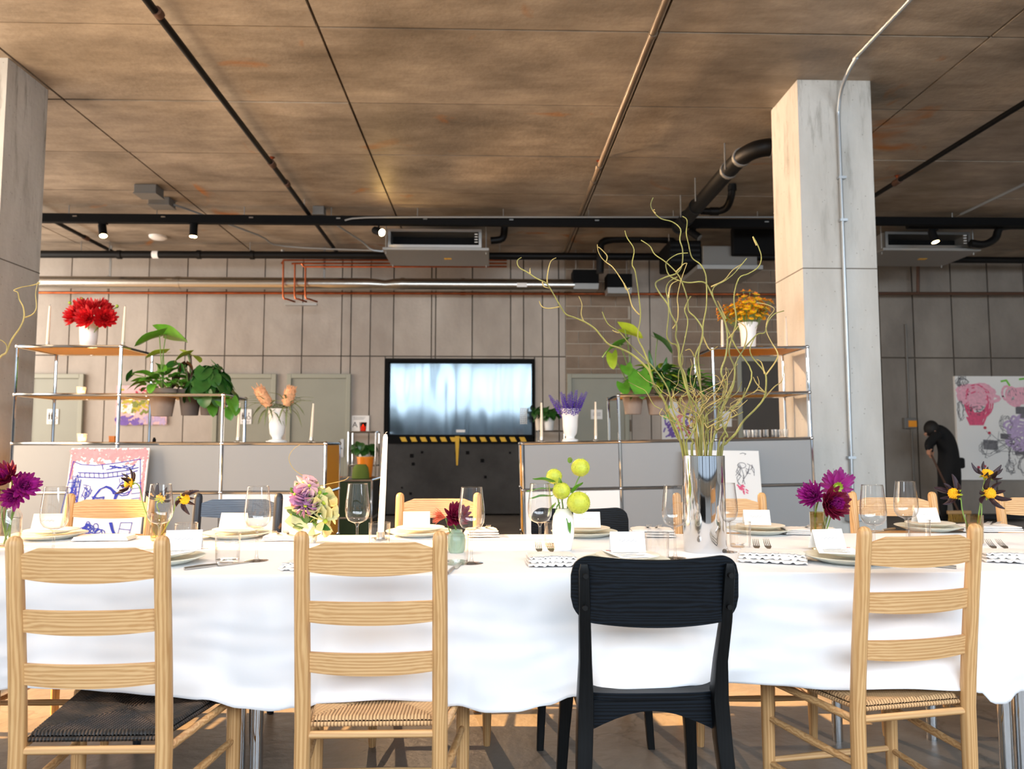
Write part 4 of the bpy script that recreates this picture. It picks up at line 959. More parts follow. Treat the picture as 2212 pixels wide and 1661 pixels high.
taper(onL(672, 957, 3, 5.72), .285, 'ivory taper candle at the right end of the left cabinet', lean=(.012, 0))
taper(onR(1170, 958, 3, 5.9), .30, 'ivory taper candle on the right cabinet, left of the violet salvia')
taper(onR(1287, 955, 3, 5.9), .30, 'ivory taper candle on the right cabinet, right of the violet salvia')
taper(onR(1561, 755, 5, 5.95), .235, 'ivory taper candle on the right top shelf, left of the orange-yellow blooms')
taper(onR(1699, 755, 5, 6.05), .26, 'ivory taper candle on the right top shelf, beside the pillar')
def votive(px, lev, y, label):
    p = onL(px, 900, lev, y)
    t = thing('votive_candle', label, 'candle', p)
    r, h = .034, .062
    obj('holder', M().lathe([(0, .0), (r*.8, .0), (r, h), (r*.93, h), (r*.74, .008), (0, .008)], 16), X['frost'], t, smooth=True)
    obj('wax', M().lathe([(0, .009), (r*.7, .009), (r*.74, h*.55), (0, h*.55)], 14), X['candlelit'], t, smooth=True)
    obj('flame', M().ball((0, 0, h*.55+.012), .005, 8, 6, (1, 1, 2)), X['flame'], t, smooth=True)
votive(173, 4, 5.80, 'lit votive candle in frosted glass on the middle left shelf')
votive(179, 3, 5.75, 'lit votive candle in frosted glass on the left cabinet top')
p = onL(246, 950, 3, 5.9)
t = thing('amber_votive', 'amber glass votive on the left cabinet top under the flower painting', 'candle', p)
obj('holder', M().lathe([(0, 0), (.038, 0), (.042, .045), (.038, .045), (.034, .006), (0, .006)], 6), mat('orange_wood', (196, 112, 40), .5), t)
obj('wax', M().lathe([(0, .007), (.03, .007), (.032, .03), (0, .03)], 10), X['candlelit'], t)
p = onL(333, 955, 3, 5.95)
t = thing('salt_pot', 'tiny black bottle on the left cabinet top under the planters', 'bottle', p)
obj('body', M().lathe([(0, 0), (.013, 0), (.013, .02), (.008, .026), (.008, .034), (0, .034)], 10), X['blackmatte'], t)
# small glasses on the right cabinet
gm = None
for k, (px, yy) in enumerate(((1612, 5.95), (1622, 6.06), (1629, 5.93), (1639, 5.98), (1654, 6.0), (1672, 5.94), (1681, 6.06), (1693, 6.08), (1697, 5.96))):
    p = onR(px, 945, 3, yy); h = .062
    if gm is None:
        t = thing('shot_glass', 'small clear tumbler in the row on the right cabinet top', 'glass', p, 0, 'small tumblers on the right cabinet')
        obj('wall', M().lathe([(.0, .001), (.021, .001), (.023, h), (.0215, h), (.0195, .012), (0, .012)], 14), X['glass'], t, smooth=50); gm = t
    else: dup(gm, p, 0, gm['label'])
# ---- potted plants in the planter trays
def pot(t, r, h, m):
    obj('pot', M().lathe([(0, -h*.75), (r*.68, -h*.75), (r*.93, h*.12), (r*1.06, h*.12), (r*1.06, h*.28), (r*.95, h*.28), (r*.9, h*.16), (0, h*.16)], 28), m, t, smooth=50)
    obj('soil', M().lathe([(0, h*.2), (r*.9, h*.19)], 16), X['soil'], t)
def big_leaf(t, base, tip, width, roll, m, cup=.25, heart=.25, droop=.2, stem=True, root=(0, 0, .03)):
    b, e = Vector(base), Vector(tip); d = e-b; l = d.length
    lm = leafmesh(l, width, cup, heart, droop)
    o = obj('leaf', lm, m, t, smooth=60)
    x = d.normalized(); z = Vector((0, 0, 1)) - x*x.z; z = z.normalized() if z.length > .05 else Vector((0, -1, 0)); y = z.cross(x)
    mx = Matrix((x, y, z)).transposed().to_4x4(); o.matrix_basis = Matrix.Translation(b) @ mx @ Matrix.Rotation(roll, 4, 'X')
    if stem:
        r0 = Vector(root); mid = (r0+b)*.5 + Vector((R.uniform(-.02, .02), 0, .03))
        obj('leaf_stalk', M().tube(smoothpts([r0, mid, b + d*.12], 3), [.0045]*3+[.0035]*4, 6), X['stem'], t, smooth=True)
def bushy(t, n, lr, rad, up, m, wid=.7, heart=0, cup=.3, droop=.5, zoff=.05, hang=0, face=None):
    firsts = [obj('leaf', leafmesh(lr*s, lr*s*wid, cup, heart, droop, 4, 6), m, t, smooth=60) for s in (1, .8, .62)]
    for k in range(n):
        o = firsts[k] if k < 3 else share('leaf', firsts[k % 3], t)
        az = k*2.39996; q = rad*math.sqrt((k+.5)/n)
        z = zoff + up*(1-(q/rad)**2)*R.uniform(.5, 1) - hang*(q/rad)**3*R.uniform(.3, 1)
        tilt = -.9*(1-q/rad) + R.uniform(-.35, .3) + hang*2*(q/rad)
        if face is not None: tilt = face + .7*(q/rad) + R.uniform(-.35, .35)
        o.matrix_basis = Matrix.Translation((q*math.cos(az), q*math.sin(az), z)) @ Euler((R.uniform(-.4, .4), tilt, az), 'XYZ').to_matrix().to_4x4()
YPL, YPR = YL+.25, YRC+.25
def potL(px, r, h, m, label, kind):
    p = at(px, 860, YPL); t = thing(kind, label, 'plant', (p.x, YPL, 1.475)); pot(t, r, h, m); return t
def rel(t, px, py, y): return at(px, py, y) - t.location
# L1: elephant-ear with leaves on tall stalks
pL = [lx+ML+q for q in (.20, .395, .58)]
t = thing('potted_elephant_ear', 'grey pot of tall broad-leaved plant, nearest the chrome shelf on the left', 'plant', (pL[0], YPL, 1.475)); pot(t, .105, .20, X['pot'])
big_leaf(t, rel(t, 352, 722, 5.75), rel(t, 288, 742, 5.7), .17, .15, X['leaf'], droop=.1)
big_leaf(t, rel(t, 352, 722, 5.8), rel(t, 408, 728, 5.75), .21, -.5, X['leaf'], droop=.15)
big_leaf(t, rel(t, 358, 762, 5.85), rel(t, 312, 766, 5.8), .15, .1, X['leafyellow'], droop=.2)
big_leaf(t, rel(t, 340, 800, 5.85), rel(t, 357, 797, 5.75), .10, .9, X['leaf'], droop=.1)
big_leaf(t, rel(t, 286, 806, 5.85), rel(t, 269, 822, 5.82), .07, .7, X['leafdark'], stem=True)
bushy(t, 44, .13, .14, .13, X['leaf'], .6, zoff=.07)
t = thing('potted_bronze_plant', 'grey pot of bronze and green ruffled plant, middle of the left planters', 'plant', (pL[1], YPL+.03, 1.475)); pot(t, .088, .19, X['potdark'])
big_leaf(t, rel(t, 410, 765, 5.85), rel(t, 374, 771, 5.8), .15, .1, X['leafyellow'], droop=.35)
big_leaf(t, rel(t, 405, 765, 5.9), rel(t, 436, 770, 5.85), .15, -.2, X['leafyellow'], droop=.35)
for k in range(14):
    px, py = R.uniform(378, 432), R.uniform(775, 835)
    big_leaf(t, rel(t, px, py, 5.85+R.uniform(-.06, .06)), rel(t, px+R.choice((-1, 1))*R.uniform(14, 26), py+R.uniform(2, 22), 5.82+R.uniform(-.06, .06)), .075, R.uniform(-.8, .8), X['leafpurple'] if k % 3 else X['leafdark'], droop=.5, heart=.1, stem=k % 4 == 0)
obj('main_stem', M().tube([(0, 0, .03), (.01, 0, .14), rel(t, 412, 768, 5.87)], .006, 6), X['leafpurple'], t)
t = thing('potted_peperomia', 'grey pot of glossy round-leaved plant, rightmost of the left planters', 'plant', (pL[2]-.02, YPL-.02, 1.475)); pot(t, .088, .19, X['potdark'])
bushy(t, 60, .125, .16, .17, X['leafdark'], .98, heart=.12, cup=.12, droop=.15, zoff=.09, hang=.12, face=.45)
for (px, py) in ((470, 850), (490, 880), (500, 862), (505, 870), (455, 872)):
    big_leaf(t, rel(t, px, py, YPL-.1), rel(t, px+8, py+22, YPL-.16), .085, R.uniform(-.5, .5), X['leaf'], droop=.3)
# right planters
pR = [(rx+MR+q) for q in (.13, .33, .56)]
zr = lambda x: 1.47 + .0185*(x-rx)
t = thing('potted_elephant_ear', 'grey pot of broad heart-leaved plant, leftmost of the right planters', 'plant', (pR[0], YPR, zr(pR[0]))); pot(t, .092, .18, X['pot'])
big_leaf(t, rel(t, 1344, 710, 6.0), rel(t, 1392, 722, 5.95), .15, -.5, X['leafyellow'], droop=.2)
big_leaf(t, rel(t, 1345, 742, 6.0), rel(t, 1292, 756, 5.9), .15, .4, X['leaf'], droop=.3)
big_leaf(t, rel(t, 1322, 764, 6.0), rel(t, 1323, 792, 5.9), .09, .3, X['leafyellow'], droop=.2)
big_leaf(t, rel(t, 1352, 790, 5.95), rel(t, 1358, 806, 5.85), .095, .3, X['leaf'], droop=.2)
big_leaf(t, rel(t, 1346, 828, 5.95), rel(t, 1352, 850, 5.85), .11, .2, X['leaf'], droop=.1)
big_leaf(t, rel(t, 1382, 804, 5.90), rel(t, 1388, 858, 5.76), .19, .1, X['leaf'], droop=.1)
t = thing('potted_snake_plant', 'grey pot of mixed dark foliage, middle of the right planters', 'plant', (pR[1], YPR, zr(pR[1]))); pot(t, .105, .19, X['pot'])
bushy(t, 50, .16, .17, .20, X['leafdark'], .5, zoff=.06, droop=.6)
bushy(t, 20, .16, .14, .22, X['leafyellow'], .35, zoff=.08, droop=.7)
for a_, b_ in (((1412, 820), (1402, 755)), ((1430, 820), (1440, 770)), ((1425, 815), (1420, 788))):
    big_leaf(t, rel(t, *a_, 6.02), rel(t, *b_, 6.02), .035, 1.2, X['leafdark'], heart=0, droop=.05, stem=False)
big_leaf(t, rel(t, 1415, 728, 6.05), rel(t, 1460, 752, 6.0), .15, .3, X['leafdark'], droop=.3)
t = thing('potted_fern', 'grey pot of spreading fern-like plant, rightmost of the right planters', 'plant', (pR[2], YPR, zr(pR[2]))); pot(t, .09, .18, X['pot'])
bushy(t, 80, .13, .21, .13, X['leafdark'], .3, zoff=.05, droop=.5, hang=.02)
bushy(t, 36, .12, .18, .16, X['leaf'], .3, zoff=.07, droop=.4)

# ---- flowers on the shelves
def petalmesh(l, w, cup=.35, curl=.25, point=.6, nu=4, nv=5, th=.0006, notch=0):
    def f(u, v):
        t = (u-.5)*2; half = w/2*(math.sin(PI*min(.97, v**point*.93+.03))**.7)
        return (t*half, -cup*half*(t*t) + curl*l*v*v, l*v)
    return M().slab(f, nu, nv, (0, th, 0))
def frame(d, spin=0):                        # rotation whose +Z is d
    return Vector(d).to_track_quat('Z', 'Y').to_matrix().to_4x4() @ Matrix.Rotation(spin, 4, 'Z')
def dahlia(label, base, head, face, r, mo, mi, n=56, group=None, disc=None, point=.6, w=.34, name='dahlia', stemr=.003, layers=(1.45, .25), calyx=False):
    b, h = Vector(base), Vector(head); t = thing(name, label, 'flower', b, 0, group)
    hd = h-b; F = Matrix.Translation(hd) @ frame(face)
    FC = F @ Matrix.Translation((0, 0, r*(.14 if disc else .06)))
    core = M(); core.ball((0, 0, 0), r*.26, 10, 6); core.v = [tuple(FC @ Vector(q)) for q in core.v]
    T_ = t; t = obj('flower_head', core, disc or mi, T_, smooth=True)
    big = obj('petal', petalmesh(r, r*w, point=point), mo, t, smooth=True); sm = obj('petal', petalmesh(r*.72, r*w*.8, point=point, cup=.7), mi, t, smooth=True)
    for k in range(n):
        q = k/(n-1); th = layers[0]*(1-q) + layers[1]*q + R.uniform(-.1, .1)
        src = big if q < .62 else sm
        o = src if k == 0 else (sm if src is sm and not sm.get('u') else share('petal', src, t))
        if src is sm: sm['u'] = 1
        az = k*2.39996 + R.uniform(-.1, .1)
        o.matrix_basis = F @ Matrix.Rotation(az, 4, 'Z') @ Matrix.Rotation(-th, 4, 'X') @ Matrix.Translation((0, 0, r*.10)) @ Matrix.Rotation(PI, 4, 'Z') @ Matrix.Scale(R.uniform(.85, 1.1), 4)
    if 'u' in sm: del sm['u']
    t = T_
    if calyx:
        cm = obj('calyx', M().lathe([(.002, -r*.3), (r*.26, -r*.18), (r*.3, -r*.1), (0, -r*.05)], 10), X['leafyellow'], t, smooth=True); cm.matrix_basis = F
    back = Vector(face).normalized()*-.03
    obj('flower_stem', M().tube(smoothpts([(0, 0, 0), hd*.55 + Vector((0, 0, .01)), hd+back, hd], 4), stemr, 6), X['stem'], t, smooth=True)
    return t
base = P_RED + Vector((0, 0, .04))
for k, (px, py, y, f, r) in enumerate(((165, 684, 5.70, (-.6, -.7, .2), .085), (195, 670, 5.74, (0, -.6, .8), .088), (225, 688, 5.68, (.5, -.8, .1), .088), (190, 688, 5.64, (-.1, -1, .1), .085), (180, 668, 5.82, (-.4, .3, .8), .08), (222, 668, 5.82, (.5, .2, .8), .08))):
    dahlia(['leftmost scarlet dahlia in the white cylindrical vase', 'topmost scarlet dahlia in the white cylindrical vase', 'rightmost scarlet dahlia in the white cylindrical vase', 'front centre scarlet dahlia in the white cylindrical vase', 'scarlet dahlia at the back left of the white cylindrical vase', 'scarlet dahlia at the back right of the white cylindrical vase'][k],
           base + Vector((.01*(k-2.5)/2, 0, 0)), at(px, py, y), f, r, X['red'], X['red'], 58, 'scarlet dahlias on the left top shelf', point=.8, w=.42)
def budstem(label, base, tip, m, r=.012, name='flower_bud', group=None, leafy=False):
    b = Vector(base); d = Vector(tip)-b; t = thing(name, label, 'flower', b, 0, group)
    obj('stem', M().tube(smoothpts([(0, 0, 0), d*.6+Vector((0, 0, .02)), d], 3), .002, 5), X['stem'], t)
    obj('bud', M().ball(d, r, 8, 6), m, t, smooth=True); obj('sepal', M().ball(d-Vector((0, 0, r*.6)), r*.8, 8, 4), X['stem'], t, smooth=True); return t
budstem('small closed bud rising left of the scarlet dahlias', base, at(151, 654, 5.75), X['leafyellow'], group='buds among the scarlet dahlias')
budstem('small closed bud rising right of the scarlet dahlias', base, at(253, 661, 5.75), X['leafyellow'], group='buds among the scarlet dahlias')
budstem('small bud above the scarlet dahlias', base, at(176, 645, 5.8), X['leafyellow'], group='buds among the scarlet dahlias')
# peach banksias
base = P_PRO + Vector((0, 0, .10))
for k, (px0, py0, px1, py1, lab) in enumerate(((580, 875, 560, 842, 'peach banksia leaning left in the white footed vase'), (620, 872, 628, 843, 'orange-peach banksia leaning right in the white footed vase'))):
    a, b = at(px0, py0, 5.72), at(px1, py1, 5.72); t = thing('banksia', lab, 'flower', base, 0, 'banksias on the left cabinet'); d = b-a
    F = Matrix.Translation(a-base) @ frame(d)
    hm = M(); L = d.length*1.15; rr = .042
    hm.lathe([(0, -.02), (rr*.6, -.015), (rr, L*.25), (rr*.95, L*.7), (rr*.65, L*.97), (0, L*1.04)], 18)
    o = obj('flower_head', hm, X['protea'], t, smooth=True); o.matrix_basis = F
    bm_ = M()
    for q in range(150):
        z = L*R.random(); az = q*2.4; rad = rr*(.95 if z < L*.75 else .75)
        p0 = Vector((rad*math.cos(az), rad*math.sin(az), z)); bm_.tube([p0*.92 + Vector((0, 0, z*.08)), p0*1.13 + Vector((0, 0, .012))], [.0028, .0014], 4)
    o = obj('bristles', bm_, X['protea'], t, kind='stuff'); o.matrix_basis = F
    obj('stem', M().tube([(0, 0, 0), (a-base)*.6, a-base], .006, 6), X['bluegreen'], t)
    lf = None
    for q in range(26):
        az = q*2.4; p = (a-base) + Vector((.02*math.cos(az), .02*math.sin(az), R.uniform(-.04, .03)))
        lm = lf or obj('leaf', leafmesh(.15, .014, .1, 0, .6, 2, 6), X['bluegreen'], t); o = lm if lf is None else share('leaf', lf, t); lf = lm
        o.matrix_basis = Matrix.Translation(p) @ Euler((0, R.uniform(-.9, .5), az), 'XYZ').to_matrix().to_4x4()
# violet salvia sprigs
base = P_LAV + Vector((0, 0, .12)); proto = []
for k in range(3):
    t = thing('salvia_sprig', 'violet salvia sprig in the white footed vase', 'flower', base, 0, 'violet salvia sprigs'); L = .30
    sm = M().tube([(0, 0, 0), (.0, 0, .13), (.012*(k-1), 0, L)], .0022, 5); obj('stem', sm, X['bluegreen'], t)
    fm = M()
    for q in range(46):
        z = .14 + (L-.14)*q/46; az = q*2.4; rr = .017*(1-.65*q/46)
        fm.ball((rr*math.cos(az)+.012*(k-1)*(z/L)**2, rr*math.sin(az), z), .0065*(1-.4*q/46), 5, 4)
    obj('florets', fm, X['lavender'], t, kind='stuff'); proto.append(t)
for k in range(22):
    t = proto[k] if k < 3 else dup(proto[k % 3], base, 0, proto[0]['label'])
    az = k*2.4; tilt = .13 + .62*math.sqrt((k+.5)/22)
    t.rotation_euler = (tilt*math.sin(az)*.7, tilt*math.cos(az), az*.3); s = R.uniform(.72, 1.0); t.scale = (1, 1, s)
# helenium sprigs
base = P_YEL + Vector((0, 0, .10)); proto = []
for k in range(3):
    t = thing('helenium_sprig', 'thin stem of small orange-yellow blooms in the white flared vase', 'flower', base, 0, 'orange-yellow helenium sprigs'); L = .36
    sm = M().tube([(0, 0, 0), (.008*k, 0, L*.5), (.0, 0, L)], .0022, 5)
    heads = [Vector((0, 0, L)), Vector((.035, .01, L-.05)), Vector((-.03, .02, L-.075)), Vector((.005, -.035, L-.10))][:3 + (k > 0)]
    for h in heads[1:]: sm.tube([(0, 0, h.z-.07), h], .0016, 4)
    obj('stem', sm, X['stem'], t, kind='stuff')
    for h in heads:
        fl = M()
        for q in range(9):
            az = 2*PI*q/9; c, s_ = math.cos(az), math.sin(az)
            fl.add([h+Vector((c*.004-s_*.003, s_*.004+c*.003, .001)), h+Vector((c*.004+s_*.003, s_*.004-c*.003, .001)), h+Vector((c*.027+s_*.009, s_*.027-c*.009, -.004)), h+Vector((c*.028, s_*.028, -.005)), h+Vector((c*.027-s_*.009, s_*.027+c*.009, -.004))], [(0, 1, 2, 3, 4)])
        obj('bloom', fl, X['orange'], t); obj('bloom_disc', M().ball(h+Vector((0, 0, .003)), .009, 8, 5), X['rustpetal'], t, smooth=True)
    proto.append(t)
for k in range(42):
    t = proto[k] if k < 3 else dup(proto[k % 3], base, 0, proto[0]['label'])
    az = k*2.4; tilt = .08 + .82*math.sqrt((k+.5)/42)
    t.rotation_euler = (tilt*math.sin(az)*.7, tilt*math.cos(az), R.uniform(0, 6)); s = R.uniform(.75, 1.08)*(1-.12*tilt); t.scale = (s, s, s)
# ---------------------------------------------------------------- the long table
TZ, TY0, TY1 = .752, 2.18, 3.11
TX0, TX1 = -3.1, 3.1
t = thing('dining_table', 'long dining table on chrome tube legs, under the white linen cloth', 'table', (0, 2.65, 0))
for k, (a, b) in enumerate(((TX0+.02, -1.3), (-1.295, .55), (.555, TX1-.02))):
    obj('tabletop', M().box(a, TY0-2.65+.015, TZ-.035, b, TY1-2.65-.015, TZ-.004), X['panel_grey'], t)
for px in (517, 555): 
    x = at(px, 1590, 2.42).x
    obj('leg', M().tube([(x, 2.42-2.65, .012), (x, 2.42-2.65, TZ-.035)], .0195, 20), X['chrome'], t, smooth=True); obj('glide', M().tube([(x, 2.42-2.65, 0), (x, 2.42-2.65, .012)], .022, 14), X['blackmatte'], t)
for px in (2172, 2206):
    x = at(px, 1590, 2.42).x
    obj('leg', M().tube([(x, 2.42-2.65, .012), (x, 2.42-2.65, TZ-.035)], .0195, 20), X['chrome'], t, smooth=True); obj('glide', M().tube([(x, 2.42-2.65, 0), (x, 2.42-2.65, .012)], .022, 14), X['blackmatte'], t)
x = at(1808, 1550, 2.95).x
for xx in (x, at(530, 1550, 2.95).x-.05, at(2140, 1590, 2.6).x): obj('leg', M().tube([(xx, 2.95-2.65, .0), (xx, 2.95-2.65, TZ-.035)], .0195, 16), X['chrome'], t, smooth=True)
# tablecloth: one sheet, top and two drops, hem following the chairs
hem_px = [(-700, 1500), (-60, 1500), (60, 1488), (150, 1492), (240, 1497), (340, 1502), (440, 1508), (520, 1526), (590, 1533), (650, 1530), (690, 1519), (800, 1516), (930, 1519), (968, 1530), (1050, 1538), (1110, 1535), (1180, 1520), (1255, 1503), (1300, 1496), (1350, 1486), (1400, 1488), (1500, 1483), (1560, 1486), (1700, 1487), (1800, 1490), (1950, 1484), (2090, 1490), (2118, 1496), (2150, 1521), (2175, 1521), (2205, 1494), (2300, 1496), (2900, 1496)]
SEATS = [(at(90, 1500, 2.12).x, at(430, 1500, 2.12).x, .03), (at(690, 1500, 2.06).x, at(925, 1500, 2.06).x, .065), (at(1300, 1480, 2.06).x, at(1515, 1480, 2.06).x, .075), (at(1780, 1500, 2.1).x, at(2080, 1500, 2.1).x, .035)]
def flare(x):
    f = 0
    for a, b, k in SEATS:
        u = min(1, max(0, (x-a+.10)/.10), max(0, (b+.10-x)/.10)); u = u*u*(3-2*u); f = max(f, k*u)
    return f
HX = []
for p, q in hem_px:
    y_ = 2.12
    for _ in range(3): y_ = 2.12 - flare(at(p, q, y_).x)
    HX.append((at(p, q, y_).x, at(p, q, y_).z))
def hem(x):
    for (x0, z0), (x1, z1) in zip(HX[:-1], HX[1:]):
        if x <= x1:
            u = min(max((x-x0)/(x1-x0), 0), 1); u = u*u*(3-2*u); return z0+(z1-z0)*u
    return HX[-1][1]
from mathutils import noise as NZ
def clothf(u, v):
    x = TX0 + (TX1-TX0)*u
    if v < .44:                               # front drop, v = 0 is the hem
        s = 1 - v/.44; z1 = hem(x); z = TZ - (TZ-z1)*s
        wv = .007*math.sin(x*5.1+.6) + .004*math.sin(x*11.7+2)
        cr = .010*NZ.noise((x*3.2, s*2.2, 1.7)) + .006*NZ.noise((x*7, s*8, 4.1))
        roll = .012*max(0, (s-.86)/.14)
        return (x, TY0 - .004 - s*(.055 + wv*(1-flare(x)/.09)) - flare(x)*s*s - cr*min(1, s*3) - roll*math.sin(x*7), z)
    if v < .50:                               # rounded front edge
        a = (v-.44)/.06*PI/2
        return (x, TY0 - .004 + .012*(1-math.cos(a)), TZ + .004*math.sin(a))
    if v < .82:
        s = (v-.50)/.32
        return (x, TY0 + .008 + (TY1-TY0-.016)*s, TZ + .004 + .0006*NZ.noise((x*6, s*6, 0)))
    if v < .86:
        a = (v-.82)/.04*PI/2
        return (x, TY1 - .008 + .012*math.sin(a), TZ + .004*math.cos(a))
    s = (v-.86)/.14
    return (x, TY1 + .004 + s*.03 + .012*s*math.sin(x*6), TZ - .30*s)
cl_ = obj('tablecloth', M().grid(clothf, 420, 100), X['cloth'], smooth=True)
tag(cl_, 'white linen tablecloth over the long dining table, hanging to the chair seats', 'tablecloth')
so = cl_.modifiers.new('solid', 'SOLIDIFY'); so.thickness = .0015; so.offset = -1

# ---------------------------------------------------------------- chairs
RIDGE = []
def seat_mesh(wr, wf, y0, y1, z, th, pitch=.0085):
    m = M(); nu, nv = 190, 164
    def top(u, v):
        a = 2*u-1; hw = (wr + (wf-wr)*v)/2; x = a*hw; y = y0 + (y1-y0)*v
        b = 2*v-1
        if abs(a) > abs(b): q = y/pitch; e = 1-abs(a)
        else: q = x/pitch; e = 1-abs(b)
        rg = abs(math.sin(PI*q)); RIDGE.append(rg)
        h = .0034*rg + .0007*math.sin(2*PI*(x+y)/.011)
        dish = -.006*(1-a*a)*(1-b*b)
        groove = -.003*math.exp(-(abs(abs(a)-abs(b))/.02)**2)
        edge = -.010*max(0, 1-min(1-abs(a), 1-abs(b))/.06)**2
        return (x, y, z - .003 + h + dish + groove + edge)
    m.grid(top, nu, nv)
    for sd in range(4):                        # wrapped cord sides
        def side(u, v, sd=sd):
            a, b = ((2*u-1, -1), (1, 2*u-1), (1-2*u, 1), (-1, 1-2*u))[sd]
            hw = (wr + (wf-wr)*(b+1)/2)/2; x = a*hw; y = y0+(y1-y0)*(b+1)/2
            q = (x if sd % 2 == 0 else y)/pitch; RIDGE.append(abs(math.sin(PI*q))); o = .0028*abs(math.sin(PI*q)) + .007*math.sin(PI*min(v, 1))**.7 if 0 < v < 1 else .0028*abs(math.sin(PI*q))
            nx, ny = ((0, -1), (1, 0), (0, 1), (-1, 0))[sd]
            return (x+nx*o*.7, y+ny*o*.7, z - .013 - v*th)
        m.grid(side, 190, 5)
    RIDGE.extend([0]*4)
    m.add([(-wr/2, y0, z-.013-th), (wr/2, y0, z-.013-th), (wf/2, y1, z-.013-th), (-wf/2, y1, z-.013-th)], [(3, 2, 1, 0)])
    return m
def ladder_chair(label, loc, rz, mats=('wood_x', 'wood_z', 'cord'), h=.907, wr=.347, wf=.425, dep=.36, seat_z=.447, seat=None, group='ladder-back chairs with woven seats', ends=None):
    mx, mz, ms = (X[k] for k in mats)
    t = thing('ladder_back_chair', label, 'chair', loc, rz, group)
    r = .0195
    def back_y(z): return -.055*max(0, (z-.40)/(h-.40))**1.25
    for s in (-1, 1):
        zs = [0, .02, .15, .30, .42, .5, .6, .7, .8, h-.022, h-.010, h-.003, h]
        rs = [.014, .0155, .0175, r, r, r, r, r*.99, r*.97, r*.95, r*.86, r*.6, r*.25]
        obj('rear_post', M().tube([(s*wr/2*(.97 if z > .1 else .97), back_y(z), z) for z in zs], rs, 14), mz, t, smooth=50)
        zs = [0, .02, .12, .25, seat_z-.05, seat_z-.016, seat_z-.008]
        rs = [.012, .0145, .0175, r, r, r*.97, r*.7]
        obj('front_leg', M().tube([(s*wf/2, dep, z) for z in zs], rs, 14), mz, t, smooth=50)
        obj('seat_rail', M().tube([(s*wr/2, 0, seat_z-.040), (s*wf/2, dep, seat_z-.040)], .0105, 10), mx, t, smooth=50)
        for z in (.295, .165): obj('stretcher', M().tube([(s*wr/2, 0, z), (s*(wr+wf)/4, dep/2, z), (s*wf/2, dep, z)], [.0085, .0115, .0085], 10), mx, t, smooth=50)
    obj('seat_rail', M().tube([(-wr/2, 0, seat_z-.040), (wr/2, 0, seat_z-.040)], .0095, 10), mx, t, smooth=50)
    obj('stretcher', M().tube([(-wr/2, 0, .22), (0, 0, .22), (wr/2, 0, .22)], [.0085, .0115, .0085], 10), mx, t, smooth=50)
    obj('stretcher', M().tube([(-wf/2, dep, .17), (0, dep, .17), (wf/2, dep, .17)], [.0085, .0115, .0085], 10), mx, t, smooth=50)
    iw = wr/2*.97 - r*.6
    for zb, zt, top in ((.797, .878, True), (.677, .734, False), (.554, .609, False)):
        zs_ = zb + h - .905, zt + h - .905
        def sl(u, v, zb=zs_[0], zt=zs_[1], top=top):
            a = 2*u-1; x = a*iw
            zlo = zb + .006*a*a; zhi = zt
            if top: zhi = zt - .017*max(0, (abs(a)-.70)/.30); zlo = zb + .010*a*a
            z = zlo + (zhi-zlo)*v
            return (x, back_y(z) - .004 - .020*(1-a*a), z)
        obj('slat', M().slab(sl, 20, 3, (0, .0095, 0)), mx, t, smooth=40)
    if seat is None: so_ = obj('woven_seat', seat_mesh(wr-.045, wf-.008, .012, dep+.012, seat_z, .012), ms, t, smooth=True)
    if seat is None: so_.data.attributes.new('ridge', 'FLOAT', 'POINT').data.foreach_set('value', RIDGE)
    else:
        so_ = share('woven_seat', seat, t)
        so_.material_slots[0].link = 'OBJECT'; so_.material_slots[0].material = ms
    return t, so_
# far side first: chairs face the camera side (turned round)
def base_at(px0, px1, py, y):                  # midpoint of two rear posts
    return (at((px0+px1)/2, py, y).x, y, 0)
G = 'pale wooden ladder-back chairs'
c2, SEAT = ladder_chair('pale ladder-back chair with a tan cord seat, directly below the tall white candle', base_at(656, 951, 1500, 1.95), 0, group=G)
c4, _ = ladder_chair('pale ladder-back chair with a tan cord seat, right of the near black plywood chair', base_at(1838, 2106, 1500, 2.045), .19, seat=SEAT, group=G)
c1, _ = ladder_chair('pale wooden ladder-back chair with a worn black cord seat, near left', base_at(47, 357, 1500, 1.87), .0, ('wood_x', 'wood_z', 'cordblack'), seat=SEAT, group=G)
c0_, _ = ladder_chair('pale wooden ladder-back chair mostly cut off by the left edge', (c1.location.x-.62, 1.84, 0), .12, seat=SEAT, group=G)
YFAR = 3.30
def farchair(pa, pb, y, label, mats=('wood_x', 'wood_z', 'cord'), rot=0, dz=0):
    c, _ = ladder_chair(label, base_at(pa, pb, 1110, y), PI+rot, mats, seat=SEAT, group=G if mats[0] == 'wood_x' else None, wr=abs(at(pb, 1110, y).x-at(pa, 1110, y).x)/.97)
    return c
farchair(137, 313, YFAR, 'pale wooden ladder-back chair in front of the blue drawing')
farchair(417, 594, YFAR, 'scuffed black-painted ladder-back chair on the far side of the table', ('blackworn_x', 'blackworn', 'cordblack'))
farchair(861, 1031, YFAR, 'pale wooden ladder-back chair in front of the dock opening')
farchair(1469, 1656, YFAR-.03, 'pale wooden ladder-back chair behind the tall chrome vase')
farchair(1856, 2022, YFAR+.02, 'pale wooden ladder-back chair behind the two wine glasses at right', rot=-.12)
farchair(2180, 2350, YFAR, 'pale wooden ladder-back chair at the right edge on the far side', rot=-.1)
bpy.context.view_layer.update()
